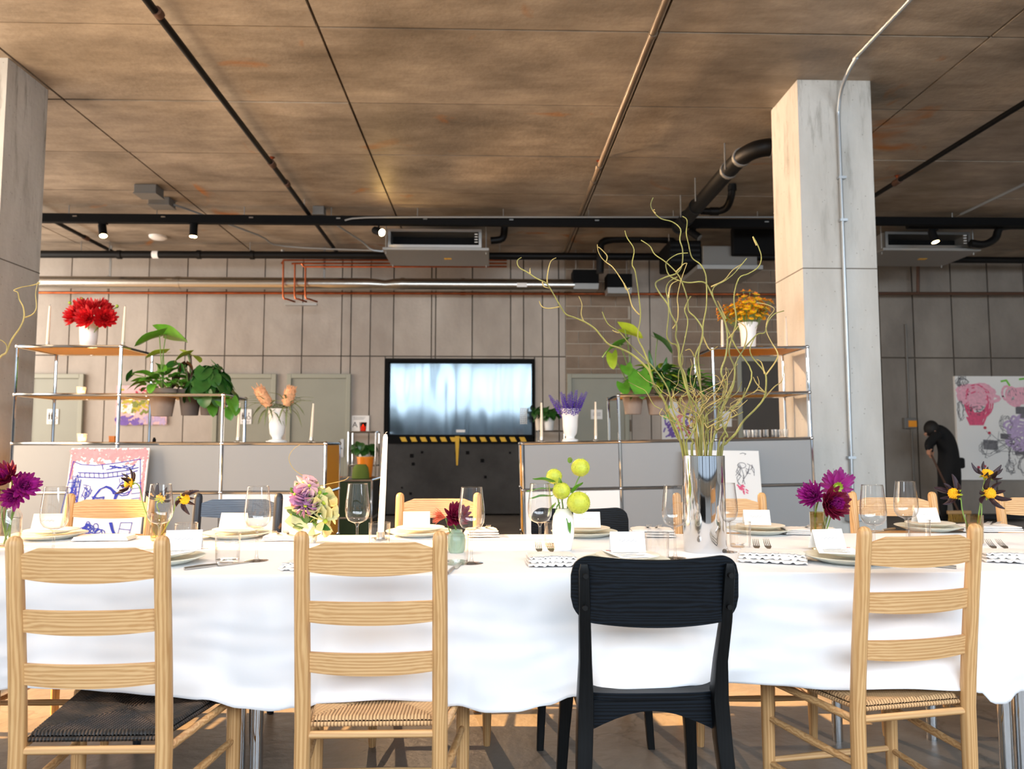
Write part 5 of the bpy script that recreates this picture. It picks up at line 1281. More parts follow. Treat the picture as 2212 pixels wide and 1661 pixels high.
# black bent plywood chairs
def rrect(w, d, r=.004, n=2):
    pts = []
    for cx, cy, a0 in ((w/2-r, d/2-r, 0), (-w/2+r, d/2-r, PI/2), (-w/2+r, -d/2+r, PI), (w/2-r, -d/2+r, 1.5*PI)):
        for k in range(n+1):
            a = a0 + PI/2*k/n; pts.append((cx+r*math.cos(a), cy+r*math.sin(a)))
    return pts
def beam(m, path, r=.005):                      # path: (x, y, z, width, depth), sections level
    m.loft([[(x+px, y+py, z) for px, py in rrect(w, d, min(r, w*.3, d*.3))] for x, y, z, w, d in path]); return m
def plywood_chair(label, loc, rz, group='black plywood chairs'):
    t = thing('plywood_chair', label, 'chair', loc, rz, group)
    def pan(u, v):
        a, b = 2*u-1, 2*v-1
        # rounded rectangle by superellipse mapping, bowed towards the rear
        W2, H2 = .212, .083
        rc = .055; x = W2*math.sin(a*PI/2)*.35 + W2*a*.65; ex = max(0, abs(x)-(W2-rc))
        hh = H2 - rc + math.sqrt(max(0, rc*rc-ex*ex))
        z = .763 + b*hh - .014*(1-(x/W2)**2)
        return (x, -.050 - .06*(z-.675) - .036*(1-(x/W2)**2), z)
    obj('back_panel', M().slab(pan, 48, 14, (0, .011, 0)), X['blackwood_x'], t, smooth=50)
    for s in (-1, 1):
        path = [(s*.196, -.075, 0, .026, .030), (s*.186, -.045, .20, .034, .040), (s*.176, -.012, .37, .040, .050), (s*.172, .0, .47, .040, .052), (s*.173, -.018, .57, .032, .036), (s*.178, -.052, .675, .030, .026), (s*.182, -.080, .805, .026, .018), (s*.182, -.082, .822, .018, .010)]
        rl = obj('rear_leg', beam(M(), path), X['blackwood_z'], t, smooth=35)
        obj('front_leg', beam(M(), [(s*.205, .405, 0, .026, .026), (s*.192, .375, .25, .034, .034), (s*.178, .350, .455, .044, .044)]), X['blackwood_z'], t, smooth=35)
        for z in (.715, .795):
            bz = M().tube([(s*.180, -.063-.21*(z-.675)-.014, z), (s*.180, -.052-.21*(z-.675), z)], .0065, 12)
            obj('bolt', bz, X['blackiron'], rl)
        ap = [(-.15, .425), (.15, .425), (.15, .33), (.06, .40), (-.06, .40), (-.15, .33)]
    arch = [(-.170, .466), (.170, .466), (.170, .386)] + [(.155-.31*k/10, .392 + .045*math.sin(PI*k/10)) for k in range(11)] + [(-.170, .386)]
    obj('rear_apron', M().prism(arch, .004, .022), X['blackwood_x'], t)
    obj('front_apron', M().prism(arch, .345, .363), X['blackwood_x'], t)
    for s in (-1, 1): obj('side_apron', M().box(s*.172-.009, .02, .414, s*.172+.009, .35, .464), X['blackwood_x'], t)
    def st(u, v):
        a, b = 2*u-1, 2*v-1
        ax = a*math.sqrt(1-b*b*b*b*.12); by = b*math.sqrt(1-a**4*.12)
        w = .165 + .045*(v)
        return (ax*w, .19 + by*.20, .486 - .010*(1-a*a)*(1-b*b))
    obj('seat', M().slab(st, 20, 18, (0, 0, -.017)), X['blackwood_x'], t, smooth=50)
    return t
x = at(1407, 1400, 2.0).x
pc1 = plywood_chair('black plywood chair with a curved back panel, on the near side of the table', (x, 2.0, 0), 0)
x = at(1252, 1130, 3.36).x
pc2 = dup(pc1, (x, 3.30, 0), PI, 'black plywood chair with a curved back panel, on the far side behind the seed-pod vase')
# ---------------------------------------------------------------- tableware
TT = TZ + .0045
def onT(px, py): v = atz(px, py, TT); v.z = TT; return v
# wine glasses
WG = None
def wineglass(px, rimpy, label):
    global WG
    h = .229; p = atz(px, rimpy, TT+h); p.z = TT
    if WG is None:
        t = thing('wine_glass', label, 'glass', p, 0, 'wine glasses on the long table')
        obj('bowl', M().lathe([(.004, .100), (.016, .101), (.030, .108), (.038, .122), (.0405, .140), (.0395, .165), (.0355, .200), (.0325, .229)], 32), X['glass'], t, smooth=True)
        obj('rim', M().lathe([(.0325, .2285), (.0331, .2295), (.0325, .2305), (.0319, .2295), (.0325, .2285)], 32), X['glass'], t, smooth=True)
        obj('stem', M().lathe([(.012, .100), (.006, .095), (.0038, .085), (.0035, .05), (.0038, .02), (.006, .008), (.010, .004)], 14), X['glass'], t, smooth=True)
        obj('foot', M().lathe([(.010, .004), (.025, .002), (.036, .001), (.036, 0), (0, 0)], 32), X['glass'], t, smooth=True); WG = t
    else: dup(WG, p, 0, label)
for px, py, lab in ((121, 1052, 'wine glass left of the blue drawing'), (348, 1046, 'wine glass behind the yellow-centred dark flowers at left'), (558, 1051, 'wine glass in front of the black-painted ladder-back chair'), (773, 1045, 'wine glass left of the tall white candle'), (1019, 1053, 'wine glass beside the green stoneware vase'), (1166, 1045, 'wine glass left of the white seed-pod vase'), (1456, 1049, 'wine glass just left of the tall chrome vase'), (1566, 1044, 'wine glass half hidden behind the tall chrome vase'), (1884, 1048, 'left of the two wine glasses by the purple dahlias'), (1955, 1040, 'right of the two wine glasses by the purple dahlias')):
    wineglass(px, py, lab)
TG = None
def tumbler(px, rimpy, label, h=.088):
    global TG
    p = atz(px, rimpy, TT+h); p.z = TT
    if TG is None:
        t = thing('tumbler', label, 'glass', p, 0, 'clear tumblers on the long table')
        obj('wall', M().lathe([(.0375, h), (.0355, .010), (.033, .001), (0, .001)], 28), X['glass'], t, smooth=50)
        obj('rim', M().lathe([(.0375, h-.001), (.0382, h), (.0375, h+.001), (.0368, h), (.0375, h-.001)], 28), X['glass'], t, smooth=True)
        obj('base', M().lathe([(.034, .010), (0, .011)], 28), X['glass'], t, smooth=True); TG = t
    else: dup(TG, p, 0, label)
for px, py, lab in ((403, 1130, 'clear tumbler right of the dark-petalled flowers at left'), (493, 1152, 'clear tumbler in front of the black-painted chair'), (820, 1129, 'clear tumbler behind the tall white candle'), (986, 1155, 'clear tumbler in front of the green stoneware vase'), (1198, 1127, 'clear tumbler behind the white seed-pod vase'), (1419, 1150, 'clear tumbler left of the wine glass by the chrome vase'), (1598, 1127, 'clear tumbler right of the tall chrome vase'), (1985, 1123, 'clear tumbler in front of the right far place card')):
    tumbler(px, py, lab)
# plates with side plate and place card
PL = SP = None
def plate(px, py, label1, label2, small=True):
    global PL, SP
    p = onT(px, py)
    if PL is None:
        PL = tag(obj('dinner_plate', M().lathe([(0, .0), (.075, .0), (.085, .004), (.128, .019), (.131, .021), (.127, .0225), (.084, .009), (0, .008)], 48), X['plate'], loc=p, smooth=50), label1, 'plate', 'dinner plates')
        SP = tag(obj('side_plate', M().lathe([(0, .0), (.055, .0), (.062, .003), (.094, .011), (.096, .013), (.093, .014), (.06, .007), (0, .006)], 40), X['plate2'], loc=p+Vector((.006, 0, .0215)), smooth=50), label2, 'plate', 'side plates')
    else:
        for src, lb, dz in ((PL, label1, 0), (SP, label2, .0215)):
            o = src.copy(); COL.objects.link(o); o.location = p + Vector((.006 if dz else 0, 0, dz)); o['label'] = lb
    return p
def card(p, rz, label, w=.105, h=.058, dz=.036, menu=None):
    t = thing('place_card', label, 'card', (p.x, p.y, TT+dz), rz, 'folded place cards')
    a = .022
    obj('card', M().slab(lambda u, v: ((u-.5)*w, -a+2*a*v, h*(1-abs(2*v-1))), 1, 2, (0, 0, .0006)), X['card'], t)
    m = M(); zz = h*.55
    pts = [((k-6)*.0045, zz + .003*math.sin(k*2.1)) for k in range(13)]
    yy = lambda z: -a + a*z/h
    for i in range(12):
        (x0, z0), (x1, z1) = pts[i], pts[i+1]
        m.add([(x0, yy(z0)-.0006, z0), (x1, yy(z1)-.0006, z1), (x1, yy(z1)-.0004, z1+.0012), (x0, yy(z0)-.0004, z0+.0012)], [(0, 1, 2, 3)])
    obj('handwriting', m, X['inkgrey'], t)
    return t
for px, py, w_, r_ in ((108, 1163, 'left of the blue drawing', .1), (511, 1161, 'by the black-painted chair', -.1), (905, 1157, 'in front of the dock opening', .08), (1262, 1158, 'by the far black plywood chair', 0), (1640, 1152, 'right of the tall chrome vase', -.1), (2006, 1146, 'by the two right wine glasses', .15)):
    p = plate(px, py, 'dinner plate on the far side ' + w_, 'small plate on the far side ' + w_)
    c = card(p + Vector((-.01, 0, 0)), r_, 'white folded place card on the far plate ' + w_)
    if px == 1262: c.location.x += .02
for px, py, w_ in ((345, 1217, 'at the near left setting'), (846, 1222, 'behind the second near chair'), (1352, 1222, 'behind the near black chair'), (1832, 1214, 'at the near right setting')):
    p = plate(px, py, 'dinner plate ' + w_, 'small plate ' + w_)
    if px == 846: continue
    dx = {345: .06, 846: 0, 1352: .01, 1832: -.05}[px]
    mt = thing('menu_sheet', 'folded paper menu on the small plate ' + w_, 'menu', (p.x+dx*.7, p.y+.0, TT+.036), -.35 if px != 1352 else .2, 'paper menus')
    obj('paper', M().box(-.055, -.085, 0, .055, .085, .0012), X['card'], mt)
    m = M()
    for k in range(8): m.box(-.04, .05-.016*k, .0012, .035-.01*(k % 3), .054-.016*k, .0016)
    obj('print_lines', m, X['inkgrey'], mt, kind='stuff'); obj('heading', M().box(-.045, .062, .0012, .045, .072, .0016), X['p_red'], mt)
    card(p + Vector((dx, .03, 0)), .2 if px != 1352 else 0, 'white folded place card on the plate ' + w_, w=.105, h=.058, dz=.0385)
# napkins, forks, knives
def napkinmesh(w, d, hh, seed, ruff):
    def f(u, v):
        a, b = 2*u-1, 2*v-1; n = NZ.noise((u*3+seed, v*3, seed))
        env = (1-a**6)*(1-b**6)
        x = w/2*a*(1+.06*NZ.noise((v*3, seed, 2))) ; y = d/2*b*(1+.08*NZ.noise((u*3, seed, 5)))
        z = hh*(.45+.55*env)*(1 + .30*n) + .003*math.sin(u*7+seed)*env
        return (x, y, max(z, .004))
    return f
def napkin(px, py, w, d, rz, hh, label, seed, ruff=True, far=False):
    p = onT(px, py); t = thing('linen_napkin', label, 'napkin', p, rz, 'folded linen napkins')
    f = napkinmesh(w, d, hh, seed, ruff); lay = 3
    for k in range(lay):                           # folded layers
        zo = .0046 + k*hh/lay*.8
        def g(u, v, k=k, zo=zo):
            x, y, z = f(u, v); sc = 1 - .03*k
            e = (.0022*math.sin(u*(40+7*k)+seed+k*2) + .0014*math.sin(u*73+k))*(1-v/.12)
            return (x*sc, y*sc + (.006*k if v < .1 else 0), zo + (z/hh)*hh/lay*.8 + (max(e, -.0015) if (ruff and v < .12) else 0))
        obj('fold', M().slab(g, 72, 20, (0, 0, -.0042)), X['napkin'], t, smooth=True)
    return t
FORK = None
def fork(p, rz, label, tilt=.0):
    global FORK
    if FORK is None:
        t = thing('fork', label, 'fork', p, rz, 'forks on the napkins')
        obj('handle', M().slab(lambda u, v: ((u-.5)*(.012-.006*math.sin(PI*v)), -.13+.13*v, .002+.008*v*v), 2, 8, (0, 0, .002)), X['steel'], t, smooth=True)
        obj('head', M().slab(lambda u, v: ((u-.5)*(.008+.017*min(1, v*1.6)), .03*v, .010+.003*math.sin(v*2)), 4, 6, (0, 0, .0014)), X['steel'], t, smooth=True)
        for k in range(4): obj('tine', M().tube([(-.0096+.0064*k, .029, .0135), (-.0096+.0064*k, .052, .016), (-.0094+.0063*k, .072, .023)], [.0019, .0017, .0009], 5), X['steel'], t)
        FORK = t; t.rotation_euler.x = tilt; t.scale = (.85, .8, .8)
    else:
        t = dup(FORK, p, rz, label); t.rotation_euler.x = tilt
    return t
def knife(px, py, rz, label):
    p = onT(px, py); t = thing('knife', label, 'knife', p + Vector((0, 0, .0008)), rz, 'table knives')
    obj('handle', M().tube([(0, -.11, .004), (0, -.06, .0045), (0, -.01, .004)], [.0045, .0055, .004], 8), X['steel'], t, smooth=True)
    obj('blade', M().slab(lambda u, v: ((u-.35)*(.018 if v < .8 else .018*(1-(v-.8)*3)), -.01+.12*v, .0), 2, 10, (0, 0, .0015)), X['steel'], t)
    return t
nk = [(680, 1226, .17, .13, -.1, .022, 'folded linen napkin with ruffled hem, left of the second near chair plate'), (1190, 1218, .15, .14, .05, .034, 'folded linen napkin with two forks, left of the near black chair'), (1668, 1211, .20, .15, -.35, .034, 'folded linen napkin with forks, between the black chair and the near right plate'), (2190, 1211, .20, .14, -.25, .034, 'folded linen napkin with forks, right of the near right ladder-back chair')]
for k, (px, py, w, d, rz, hh, lab) in enumerate(nk):
    n_ = napkin(px, py, w, d, rz, hh, lab, 1.7+k*3.1)
    if k:
        for q, dx in enumerate((-.022, .016)):
            fork(n_.location + Vector((dx-.01, d*.28, hh*.62)), rz*.7+.08*q, ('outer' if q == 0 else 'inner') + ' fork on the napkin ' + lab.split(', ')[1], .30)
fk = [(228, 1166, .20, .10, .05, .018, 'flat folded linen napkin left of the dark-petalled flowers'), (612, 1166, .13, .11, 0, .022, 'folded linen napkin with forks behind the speckled cup'), (1040, 1158, .13, .12, .1, .034, 'crumpled linen napkin right of the green stoneware vase'), (1408, 1158, .17, .12, -.1, .036, 'crumpled linen napkin left of the chrome vase on the far side'), (1750, 1153, .22, .12, -.1, .026, 'folded linen napkin behind the purple dahlias'), (2130, 1147, .24, .12, -.1, .028, 'folded linen napkin at the right end of the far side')]
for k, (px, py, w, d, rz, hh, lab) in enumerate(fk):
    n_ = napkin(px, py, w, d, PI+rz, hh, lab, 20.3+k*2.3, True)
    if k not in (0,):
        for q, dx in enumerate((-.018, .018)):
            fork(n_.location + Vector((dx, -.01, hh*.75)), PI+rz+.1*q, ('first' if q == 0 else 'second') + ' fork on the ' + lab.replace('with forks ', ''), .12)
knife(476, 1222, -.75, 'table knife right of the near left plate')
knife(981, 1228, -.12, 'table knife right of the second near chair')
knife(1975, 1221, .9, 'table knife behind the near right ladder-back chair')
knife(411, 1170, 2.4, 'table knife behind the left tumbler')
knife(1905, 1148, 2.2, 'table knife under the left of the two right wine glasses')
# tall white candle
p = onT(822, 1166)
t = thing('taper_candle', 'tall white taper candle leaning slightly on the table, left of centre', 'candle', p)
obj('candle_holder', M().lathe([(0, 0), (.034, 0), (.036, .004), (.034, .008), (.016, .010), (.0155, .03), (.013, .03), (.013, .012), (0, .012)], 24), X['steel'], t, smooth=50)
tp = at(833, 938, p.y) - p
obj('wax', M().tube([(0, 0, .012), tp*.5, tp*.97, tp], [.0125, .0118, .0092, .006], 20), X['candlewhite'], t, smooth=50)
obj('wick', M().tube([tp, tp+Vector((.0, 0, .006)), tp+Vector((.006, 0, .009))], .0012, 5), X['candle'], t)

# ---------------------------------------------------------------- table vases and flowers
def at2(px, py, y): return at(px, py, y)
# chrome cylinder with willow
pv = onT(1523, 1190); yv = pv.y
def cylinder_vase(p, label):
    t = thing('chrome_cylinder_vase', label, 'vase', p)
    obj('body', M().lathe([(0, 0), (.0705, 0), (.0715, .004), (.0715, .322), (.0695, .322), (.0695, .006), (0, .006)], 64), X['chrome'], t, smooth=50); return t
cylinder_vase(pv, 'tall chrome cylinder vase of willow branches, right of centre')
pv2 = Vector((at(-75, 1190, pv.y).x, pv.y, TT))
cylinder_vase(pv2, 'tall chrome cylinder vase of willow, just outside the left edge')
def wpath(pts, base, ox, oy, sc, dy0, dy1, y0):
    n = len(pts); out = []
    for i, (cx, cy) in enumerate(pts):
        out.append(at(ox+cx/sc, oy+cy/sc, y0 + dy0 + (dy1-dy0)*i/(n-1) + R.uniform(-.006, .006)))
    return out
def branch(label, base, polys, r0, r1, y0, dy, ox=1100, oy=420, sc=2.864, mt='willow'):
    t = thing('willow_branch', label, 'branch', base, 0, None)
    for k, pts in enumerate(polys):
        P = wpath(pts, base, ox, oy, sc, dy[k][0], dy[k][1], y0)
        if k == 0: P = [Vector(base)] + P
        P = smoothpts([p - Vector(base) for p in P], 4); n = len(P)
        a, b = (r0*.8, r1*.9) if k == 0 else (r1*1.5, r1*.7)
        obj('branch' if k == 0 else 'twig', M().tube(P, [a + (b-a)*(i/(n-1))**.8 for i in range(n)], 6), X[mt if k == 0 else 'willowtip'], t, smooth=True)
    return t
def vb(dx, dy): return (pv.x+dx, pv.y+dy, TT+.01)
WB = [
 ('willow branch sweeping far left over the round-leaf planters', (-.03, .0), [[(1080, 1600), (1040, 1500), (1000, 1400), (985, 1340), (950, 1260), (900, 1190), (870, 1100), (830, 1050), (760, 990), (680, 950), (620, 930), (580, 890), (530, 830), (470, 790), (400, 760), (350, 740), (310, 680), (270, 610), (230, 550), (170, 520), (110, 480), (60, 450), (50, 410), (75, 390)], [(235, 548), (235, 510), (245, 450), (260, 410), (290, 392)], [(460, 783), (445, 740), (450, 680), (430, 630)], [(310, 695), (250, 705), (205, 695), (185, 660)], [(205, 540), (215, 570), (250, 580)], [(130, 490), (128, 470), (130, 455)]], .0062, [(0, .16), (.13, .15), (.1, .08), (.12, .10), (.13, .13), (.15, .15)]),
 ('tallest willow branch, curling up past the track to the drain pipe', (-.015, .01), [[(1130, 1600), (1140, 1540), (1100, 1480), (1080, 1420), (1090, 1340), (1115, 1270), (1100, 1190), (1085, 1110), (1050, 1040), (1050, 950), (1030, 880), (1035, 810), (1000, 740), (980, 680), (930, 610), (905, 550), (960, 515), (1040, 485), (1070, 430), (1072, 340), (1055, 280), (1060, 215), (1010, 170), (940, 150), (895, 110), (875, 65), (890, 20)], [(905, 118), (890, 100), (900, 95)], [(1030, 480), (1060, 450), (1080, 430), (1098, 425)]], .0058, [(0, -.05), (-.05, -.05), (-.04, -.04)]),
 ('willow branch crossing from centre to upper left', (.0, .02), [[(1210, 1600), (1230, 1540), (1220, 1450), (1190, 1380), (1200, 1290), (1180, 1180), (1150, 1010), (1190, 910), (1195, 830), (1150, 760), (1110, 720), (1105, 660), (1075, 560), (1040, 490), (970, 420), (900, 370), (870, 320), (815, 283)], [(1085, 710), (1105, 660), (1125, 630)], [(1150, 1010), (1120, 960), (1090, 965)]], .0052, [(0, .10), (.06, .05), (.05, .02)]),
 ('willow branch ending in a forward hook by the tall stem', (.01, .02), [[(1240, 1600), (1260, 1520), (1290, 1400), (1300, 1300), (1345, 1190), (1310, 1100), (1340, 1000), (1350, 880), (1330, 770), (1280, 680), (1230, 570), (1190, 540), (1100, 545), (1000, 510), (970, 450), (980, 410), (1040, 370), (1105, 362)], [(1340, 770), (1300, 680), (1290, 660)], [(1345, 900), (1390, 850), (1420, 810)]], .0056, [(0, .05), (.03, .0), (.04, .06)]),
 ('willow branch forking to the right in front of the shelf', (.03, -.01), [[(1300, 1620), (1340, 1540), (1400, 1480), (1450, 1400), (1530, 1320), (1580, 1250), (1590, 1150), (1580, 1100), (1540, 1050), (1500, 1000), (1490, 950), (1520, 880)], [(1588, 1115), (1650, 1030), (1660, 980), (1620, 910), (1590, 840), (1600, 770), (1640, 710), (1590, 680), (1530, 670)], [(1580, 1258), (1640, 1190), (1690, 1150), (1700, 1060)], [(1580, 1110), (1560, 1040), (1530, 1020)], [(1580, 1225), (1530, 1170), (1510, 1130)], [(1590, 1230), (1540, 1210), (1510, 1230)]], .0066, [(0, .10), (.06, .12), (.06, .05), (.06, .08), (.05, .03), (.06, .02)]),
 ('willow branch rising to the orange-yellow blooms', (.02, -.02), [[(1320, 1560), (1350, 1500), (1330, 1450), (1310, 1350), (1345, 1250), (1390, 1150), (1400, 1050), (1450, 960), (1500, 900), (1540, 862), (1580, 855), (1600, 790), (1640, 740), (1700, 720)], [(1450, 960), (1470, 880), (1460, 820), (1410, 780)]], .0048, [(-.01, .02), (.0, .05)]),
 ('slim brown willow branch rising straight to the track', (.005, .03), [[(1220, 1620), (1230, 1500), (1225, 1380), (1190, 1250), (1180, 1120), (1170, 1000), (1195, 870), (1200, 800), (1220, 690), (1220, 540), (1210, 480), (1180, 430), (1130, 390), (1110, 310), (1095, 240), (1100, 160), (1070, 135)], [(1195, 870), (1240, 960), (1290, 940)]], .0044, [(.02, .12), (.06, .05)]),
 ('willow branch curving to the upper right past the air handler', (.015, .03), [[(1250, 1580), (1290, 1450), (1320, 1330), (1380, 1200), (1395, 1080), (1360, 980), (1380, 880), (1405, 780), (1390, 640), (1420, 520), (1480, 490), (1540, 450), (1560, 390), (1540, 320), (1508, 260)], [(1530, 315), (1515, 285), (1506, 262)]], .0048, [(.02, .14), (.13, .14)]),
 ('willow branch in the middle left rising to a thin tip', (-.02, .03), [[(1070, 1580), (1010, 1400), (960, 1280), (890, 1160), (860, 1040), (830, 960), (795, 880), (812, 760), (803, 640), (780, 480), (760, 430), (772, 340), (730, 270), (715, 225)], [(806, 745), (760, 690), (735, 600), (690, 520), (640, 450), (600, 420), (570, 390), (550, 350), (545, 310)], [(600, 415), (605, 380), (570, 340), (550, 325)], [(710, 550), (725, 590), (745, 580)]], .005, [(0, .18), (.12, .16), (.15, .15), (.13, .13)]),
 ('twisting willow branch left of the tallest one', (-.01, -.02), [[(1100, 1590), (1120, 1500), (1160, 1400), (1110, 1250), (1060, 1060), (1040, 940), (1000, 920), (975, 870), (985, 760), (985, 660), (970, 590), (990, 540), (1040, 510)], [(985, 640), (1000, 560), (1050, 530)]], .0045, [(-.02, -.08), (-.06, -.07)]),
 ('thin willow branch with a red-brown tip in the centre', (.0, -.01), [[(1180, 1590), (1190, 1450), (1170, 1330), (1090, 1190), (1060, 1020), (1070, 970), (1090, 880), (1105, 780), (1085, 710), (1120, 632)], [(1010, 830), (1040, 780), (1045, 700), (1040, 640), (1060, 540), (1100, 425)]], .0042, [(-.02, .0), (.02, .02)]),
 ('thin willow branch reaching left over the planter leaves', (-.025, -.01), [[(1090, 1590), (1060, 1450), (1010, 1330), (980, 1200), (900, 1080), (800, 980), (740, 920), (680, 850), (610, 800), (575, 725)], [(680, 855), (655, 850), (640, 840)]], .0045, [(-.02, -.10), (-.08, -.08)]),
 ('faint pair of willow twigs reaching towards the air handler', (.025, .02), [[(1290, 1590), (1330, 1470), (1380, 1330), (1450, 1250), (1500, 1100), (1400, 940), (1330, 780), (1255, 600), (1340, 530), (1390, 490), (1470, 395)], [(1250, 570), (1330, 530), (1380, 470), (1440, 430)]], .004, [(0, .2), (.18, .2)]),
]
for lab, (dx, dy), polys, r0, dys in WB:
    branch(lab, vb(dx, dy), polys, r0, .0019, yv, dys)
# the tangle of fine side shoots low in the bunch
for k in range(20):
    x0, y0 = 1190 + R.uniform(-60, 60), R.uniform(1420, 1540); pts = [(x0, y0)]; a = -PI/2 + R.uniform(-.5, .5) + (x0-1190)/160
    for q in range(R.randint(8, 15)):
        a += R.uniform(-.65, .65); a = max(-PI/2-1.1, min(-PI/2+1.1, a)); pts.append((pts[-1][0]+38*math.cos(a), pts[-1][1]+38*math.sin(a)))
    t = branch('thin yellow-green willow shoot in the tangle above the tall chrome vase', vb(R.uniform(-.04, .04), R.uniform(-.04, .04)), [pts, [pts[4], (pts[4][0]+R.uniform(-50, 50), pts[4][1]-30), (pts[4][0]+R.uniform(-60, 60), pts[4][1]-70)], [pts[6], (pts[6][0]+R.uniform(-50, 50), pts[6][1]-20), (pts[6][0]+R.uniform(-70, 70), pts[6][1]-60)]], .003, .0012, yv, [(R.uniform(-.04, .04), R.uniform(-.14, .14)), (0, 0), (0, 0)], mt='willowtip' if k % 2 else 'willow')
    t['group'] = 'fine willow shoots in the chrome vase'
lb = (pv2.x+.02, pv2.y, TT+.01)
branch('yellow willow branch entering from the left edge and forking upwards', lb, [[(-190, 1150), (-90, 760), (0, 632), (40, 602), (75, 520), (130, 440), (155, 375), (150, 310), (125, 260), (115, 215), (90, 200), (140, 180), (200, 170), (262, 155)], [(155, 378), (210, 355), (235, 310), (230, 220), (245, 145)], [(40, 604), (45, 560), (20, 530), (0, 520)], [(200, 170), (235, 160), (262, 145)]], .005, .0017, yv, [(0, .05), (.04, .04), (.02, 0), (.05, .05)], 0, 560, 2.989, 'willowtip')
# clear jar with magenta dahlias at the left
p = onT(14, 1180)
t = thing('glass_jar', 'clear glass jar of magenta dahlias at the left edge', 'vase', p)
obj('wall', M().lathe([(0, .002), (.040, .002), (.044, .012), (.044, .110), (.034, .128), (.034, .142), (.037, .146), (.032, .146)], 28), X['glass'], t, smooth=True)
obj('water', M().lathe([(0, .006), (.041, .008), (.041, .098), (0, .098)], 24), X['water'], t, smooth=True)
yj = p.y
for k, (px, py, f, r, mo, n) in enumerate(((50, 1050, (.75, -.65, .2), .052, 'magenta', 50), (16, 1034, (-.1, -.8, .6), .058, 'burgundy', 54), (-6, 1062, (-.4, -.9, 0), .05, 'burgundy', 50), (30, 1072, (.2, -1, -.2), .045, 'magenta', 44))):
    dahlia(['magenta dahlia facing right in the jar at the left edge', 'dark magenta dahlia at the top of the jar at the left edge', 'dark dahlia at the left of the jar, cut by the frame', 'small magenta dahlia low at the front of the left jar'][k], p + Vector((.006*k-.01, 0, .008)), at(px, py, yj-.02), f, r, X[mo], X['magenta'], n, 'magenta dahlias in the left jar', w=.40, point=.8)
# amber tumblers with dark-petalled flowers
def amberglass(p, label, h=.105, r=.030, m='glassamber', fold=False):
    t = thing('bud_glass', label, 'vase', p)
    obj('wall', M().lathe([(0, .002), (r*.82, .002), (r*.9, .008), (r*(.72 if fold else .93), h*.30), (r*.96, h*.5), (r, h), (r*.95, h), (r*.88, h*.5), (r*.82, .012), (0, .010)], 10 if fold else 24), X[m], t, smooth=30 if fold else True)
    obj('water', M().lathe([(0, .012), (r*.78, .012), (r*.86, h*.72), (0, h*.72)], 16), X['water'], t, smooth=True); return t
def darkflower(label, base, head, face, r, group, n=9, petal='darkpetal', back=False):
    b = Vector(base); hd = Vector(head)-b; t = thing('dark_petalled_flower', label, 'flower', b, 0, group); F = Matrix.Translation(hd) @ frame(face)
    src = None
    for k in range(n):
        az = 2*PI*k/n + R.uniform(-.2, .2)
        o = obj('petal', petalmesh(r, r*.34, cup=1.2, curl=.25, point=.9), X[petal], t, smooth=True) if src is None else share('petal', src, t); src = src or o
        o.matrix_basis = F @ Matrix.Rotation(az, 4, 'Z') @ Matrix.Rotation(-(1.25+R.uniform(-.5, .35)), 4, 'X') @ Matrix.Translation((0, 0, r*.25)) @ Matrix.Rotation(PI, 4, 'Z') @ Matrix.Scale(R.uniform(.7, 1.15), 4)
    hd_ = M(); hd_.ball((0, 0, 0), r*.18, 8, 5); hd_.v = [tuple(F @ Vector(q)) for q in hd_.v]; T_ = t; t = obj('flower_head', hd_, X['leafyellow'], T_, smooth=True)
    for c_ in list(T_.children):
        if c_.name.startswith('petal'): c_.parent = t
    dm = M().ball((0, 0, .006), r*.40, 14, 8, (1, 1, .75))
    for q in range(46):
        az = q*2.4; rr = r*.38*math.sqrt(q/46); dm.ball((rr*math.cos(az), rr*math.sin(az), .006+r*.28*math.sqrt(max(0, 1-(rr/(r*.42))**2))), r*.05, 4, 3)
    o = obj('flower_disc', dm, X['yellow'], t, smooth=True, kind='stuff'); o.matrix_basis = F
    sp = None
    for q in range(7):
        o = obj('sepal', leafmesh(r*.45, r*.2, .2, 0, .2, 2, 4), X['leafyellow'], t) if sp is None else share('sepal', sp, t); sp = sp or o
        o.matrix_basis = F @ Matrix.Translation((0, 0, -r*.12)) @ Matrix.Rotation(2*PI*q/7, 4, 'Z')
    t = T_; bk = Vector(face).normalized()*-.03
    obj('flower_stem', M().tube(smoothpts([(0, 0, 0), hd*.5 + Vector((0, .005, .01)), hd+bk, hd-bk*.1], 4), .0021, 6), X['stem'], t, smooth=True)
p = onT(341, 1168); amberglass(p, 'amber glass of dark-petalled yellow flowers, left part of the table')
for k, (px, py, f) in enumerate(((282, 1044, (-.8, -.5, .3)), (346, 1077, (.1, .6, .75)), (396, 1078, (.95, -.35, -.1)))):
    darkflower(['dark-petalled yellow flower leaning left over the blue drawing', 'drooping yellow flower seen from its green back, in the left amber glass', 'dark-petalled yellow flower leaning right in front of the grey cabinet'][k], p + Vector((.006*(k-1), 0, .012)), at(px, py, p.y-.01*k), f, .048 if k != 1 else .045, 'flowers in the left amber glass')
p = onT(2107, 1175); amberglass(p, 'amber glass of dark-petalled yellow flowers at the right')
for k, (px, py, f) in enumerate(((2063, 1067, (-.85, -.4, .2)), (2132, 1027, (.1, -.45, .9)), (2135, 1066, (.2, -.95, .25)))):
    darkflower(['dark-petalled yellow flower leaning left at the right end of the table', 'topmost dark-petalled yellow flower in front of the large painting', 'dark-petalled yellow flower facing the camera in the right amber glass'][k], p + Vector((.006*(k-1), 0, .012)), at(px, py, p.y-.01*k), f, .052, 'flowers in the right amber glass')
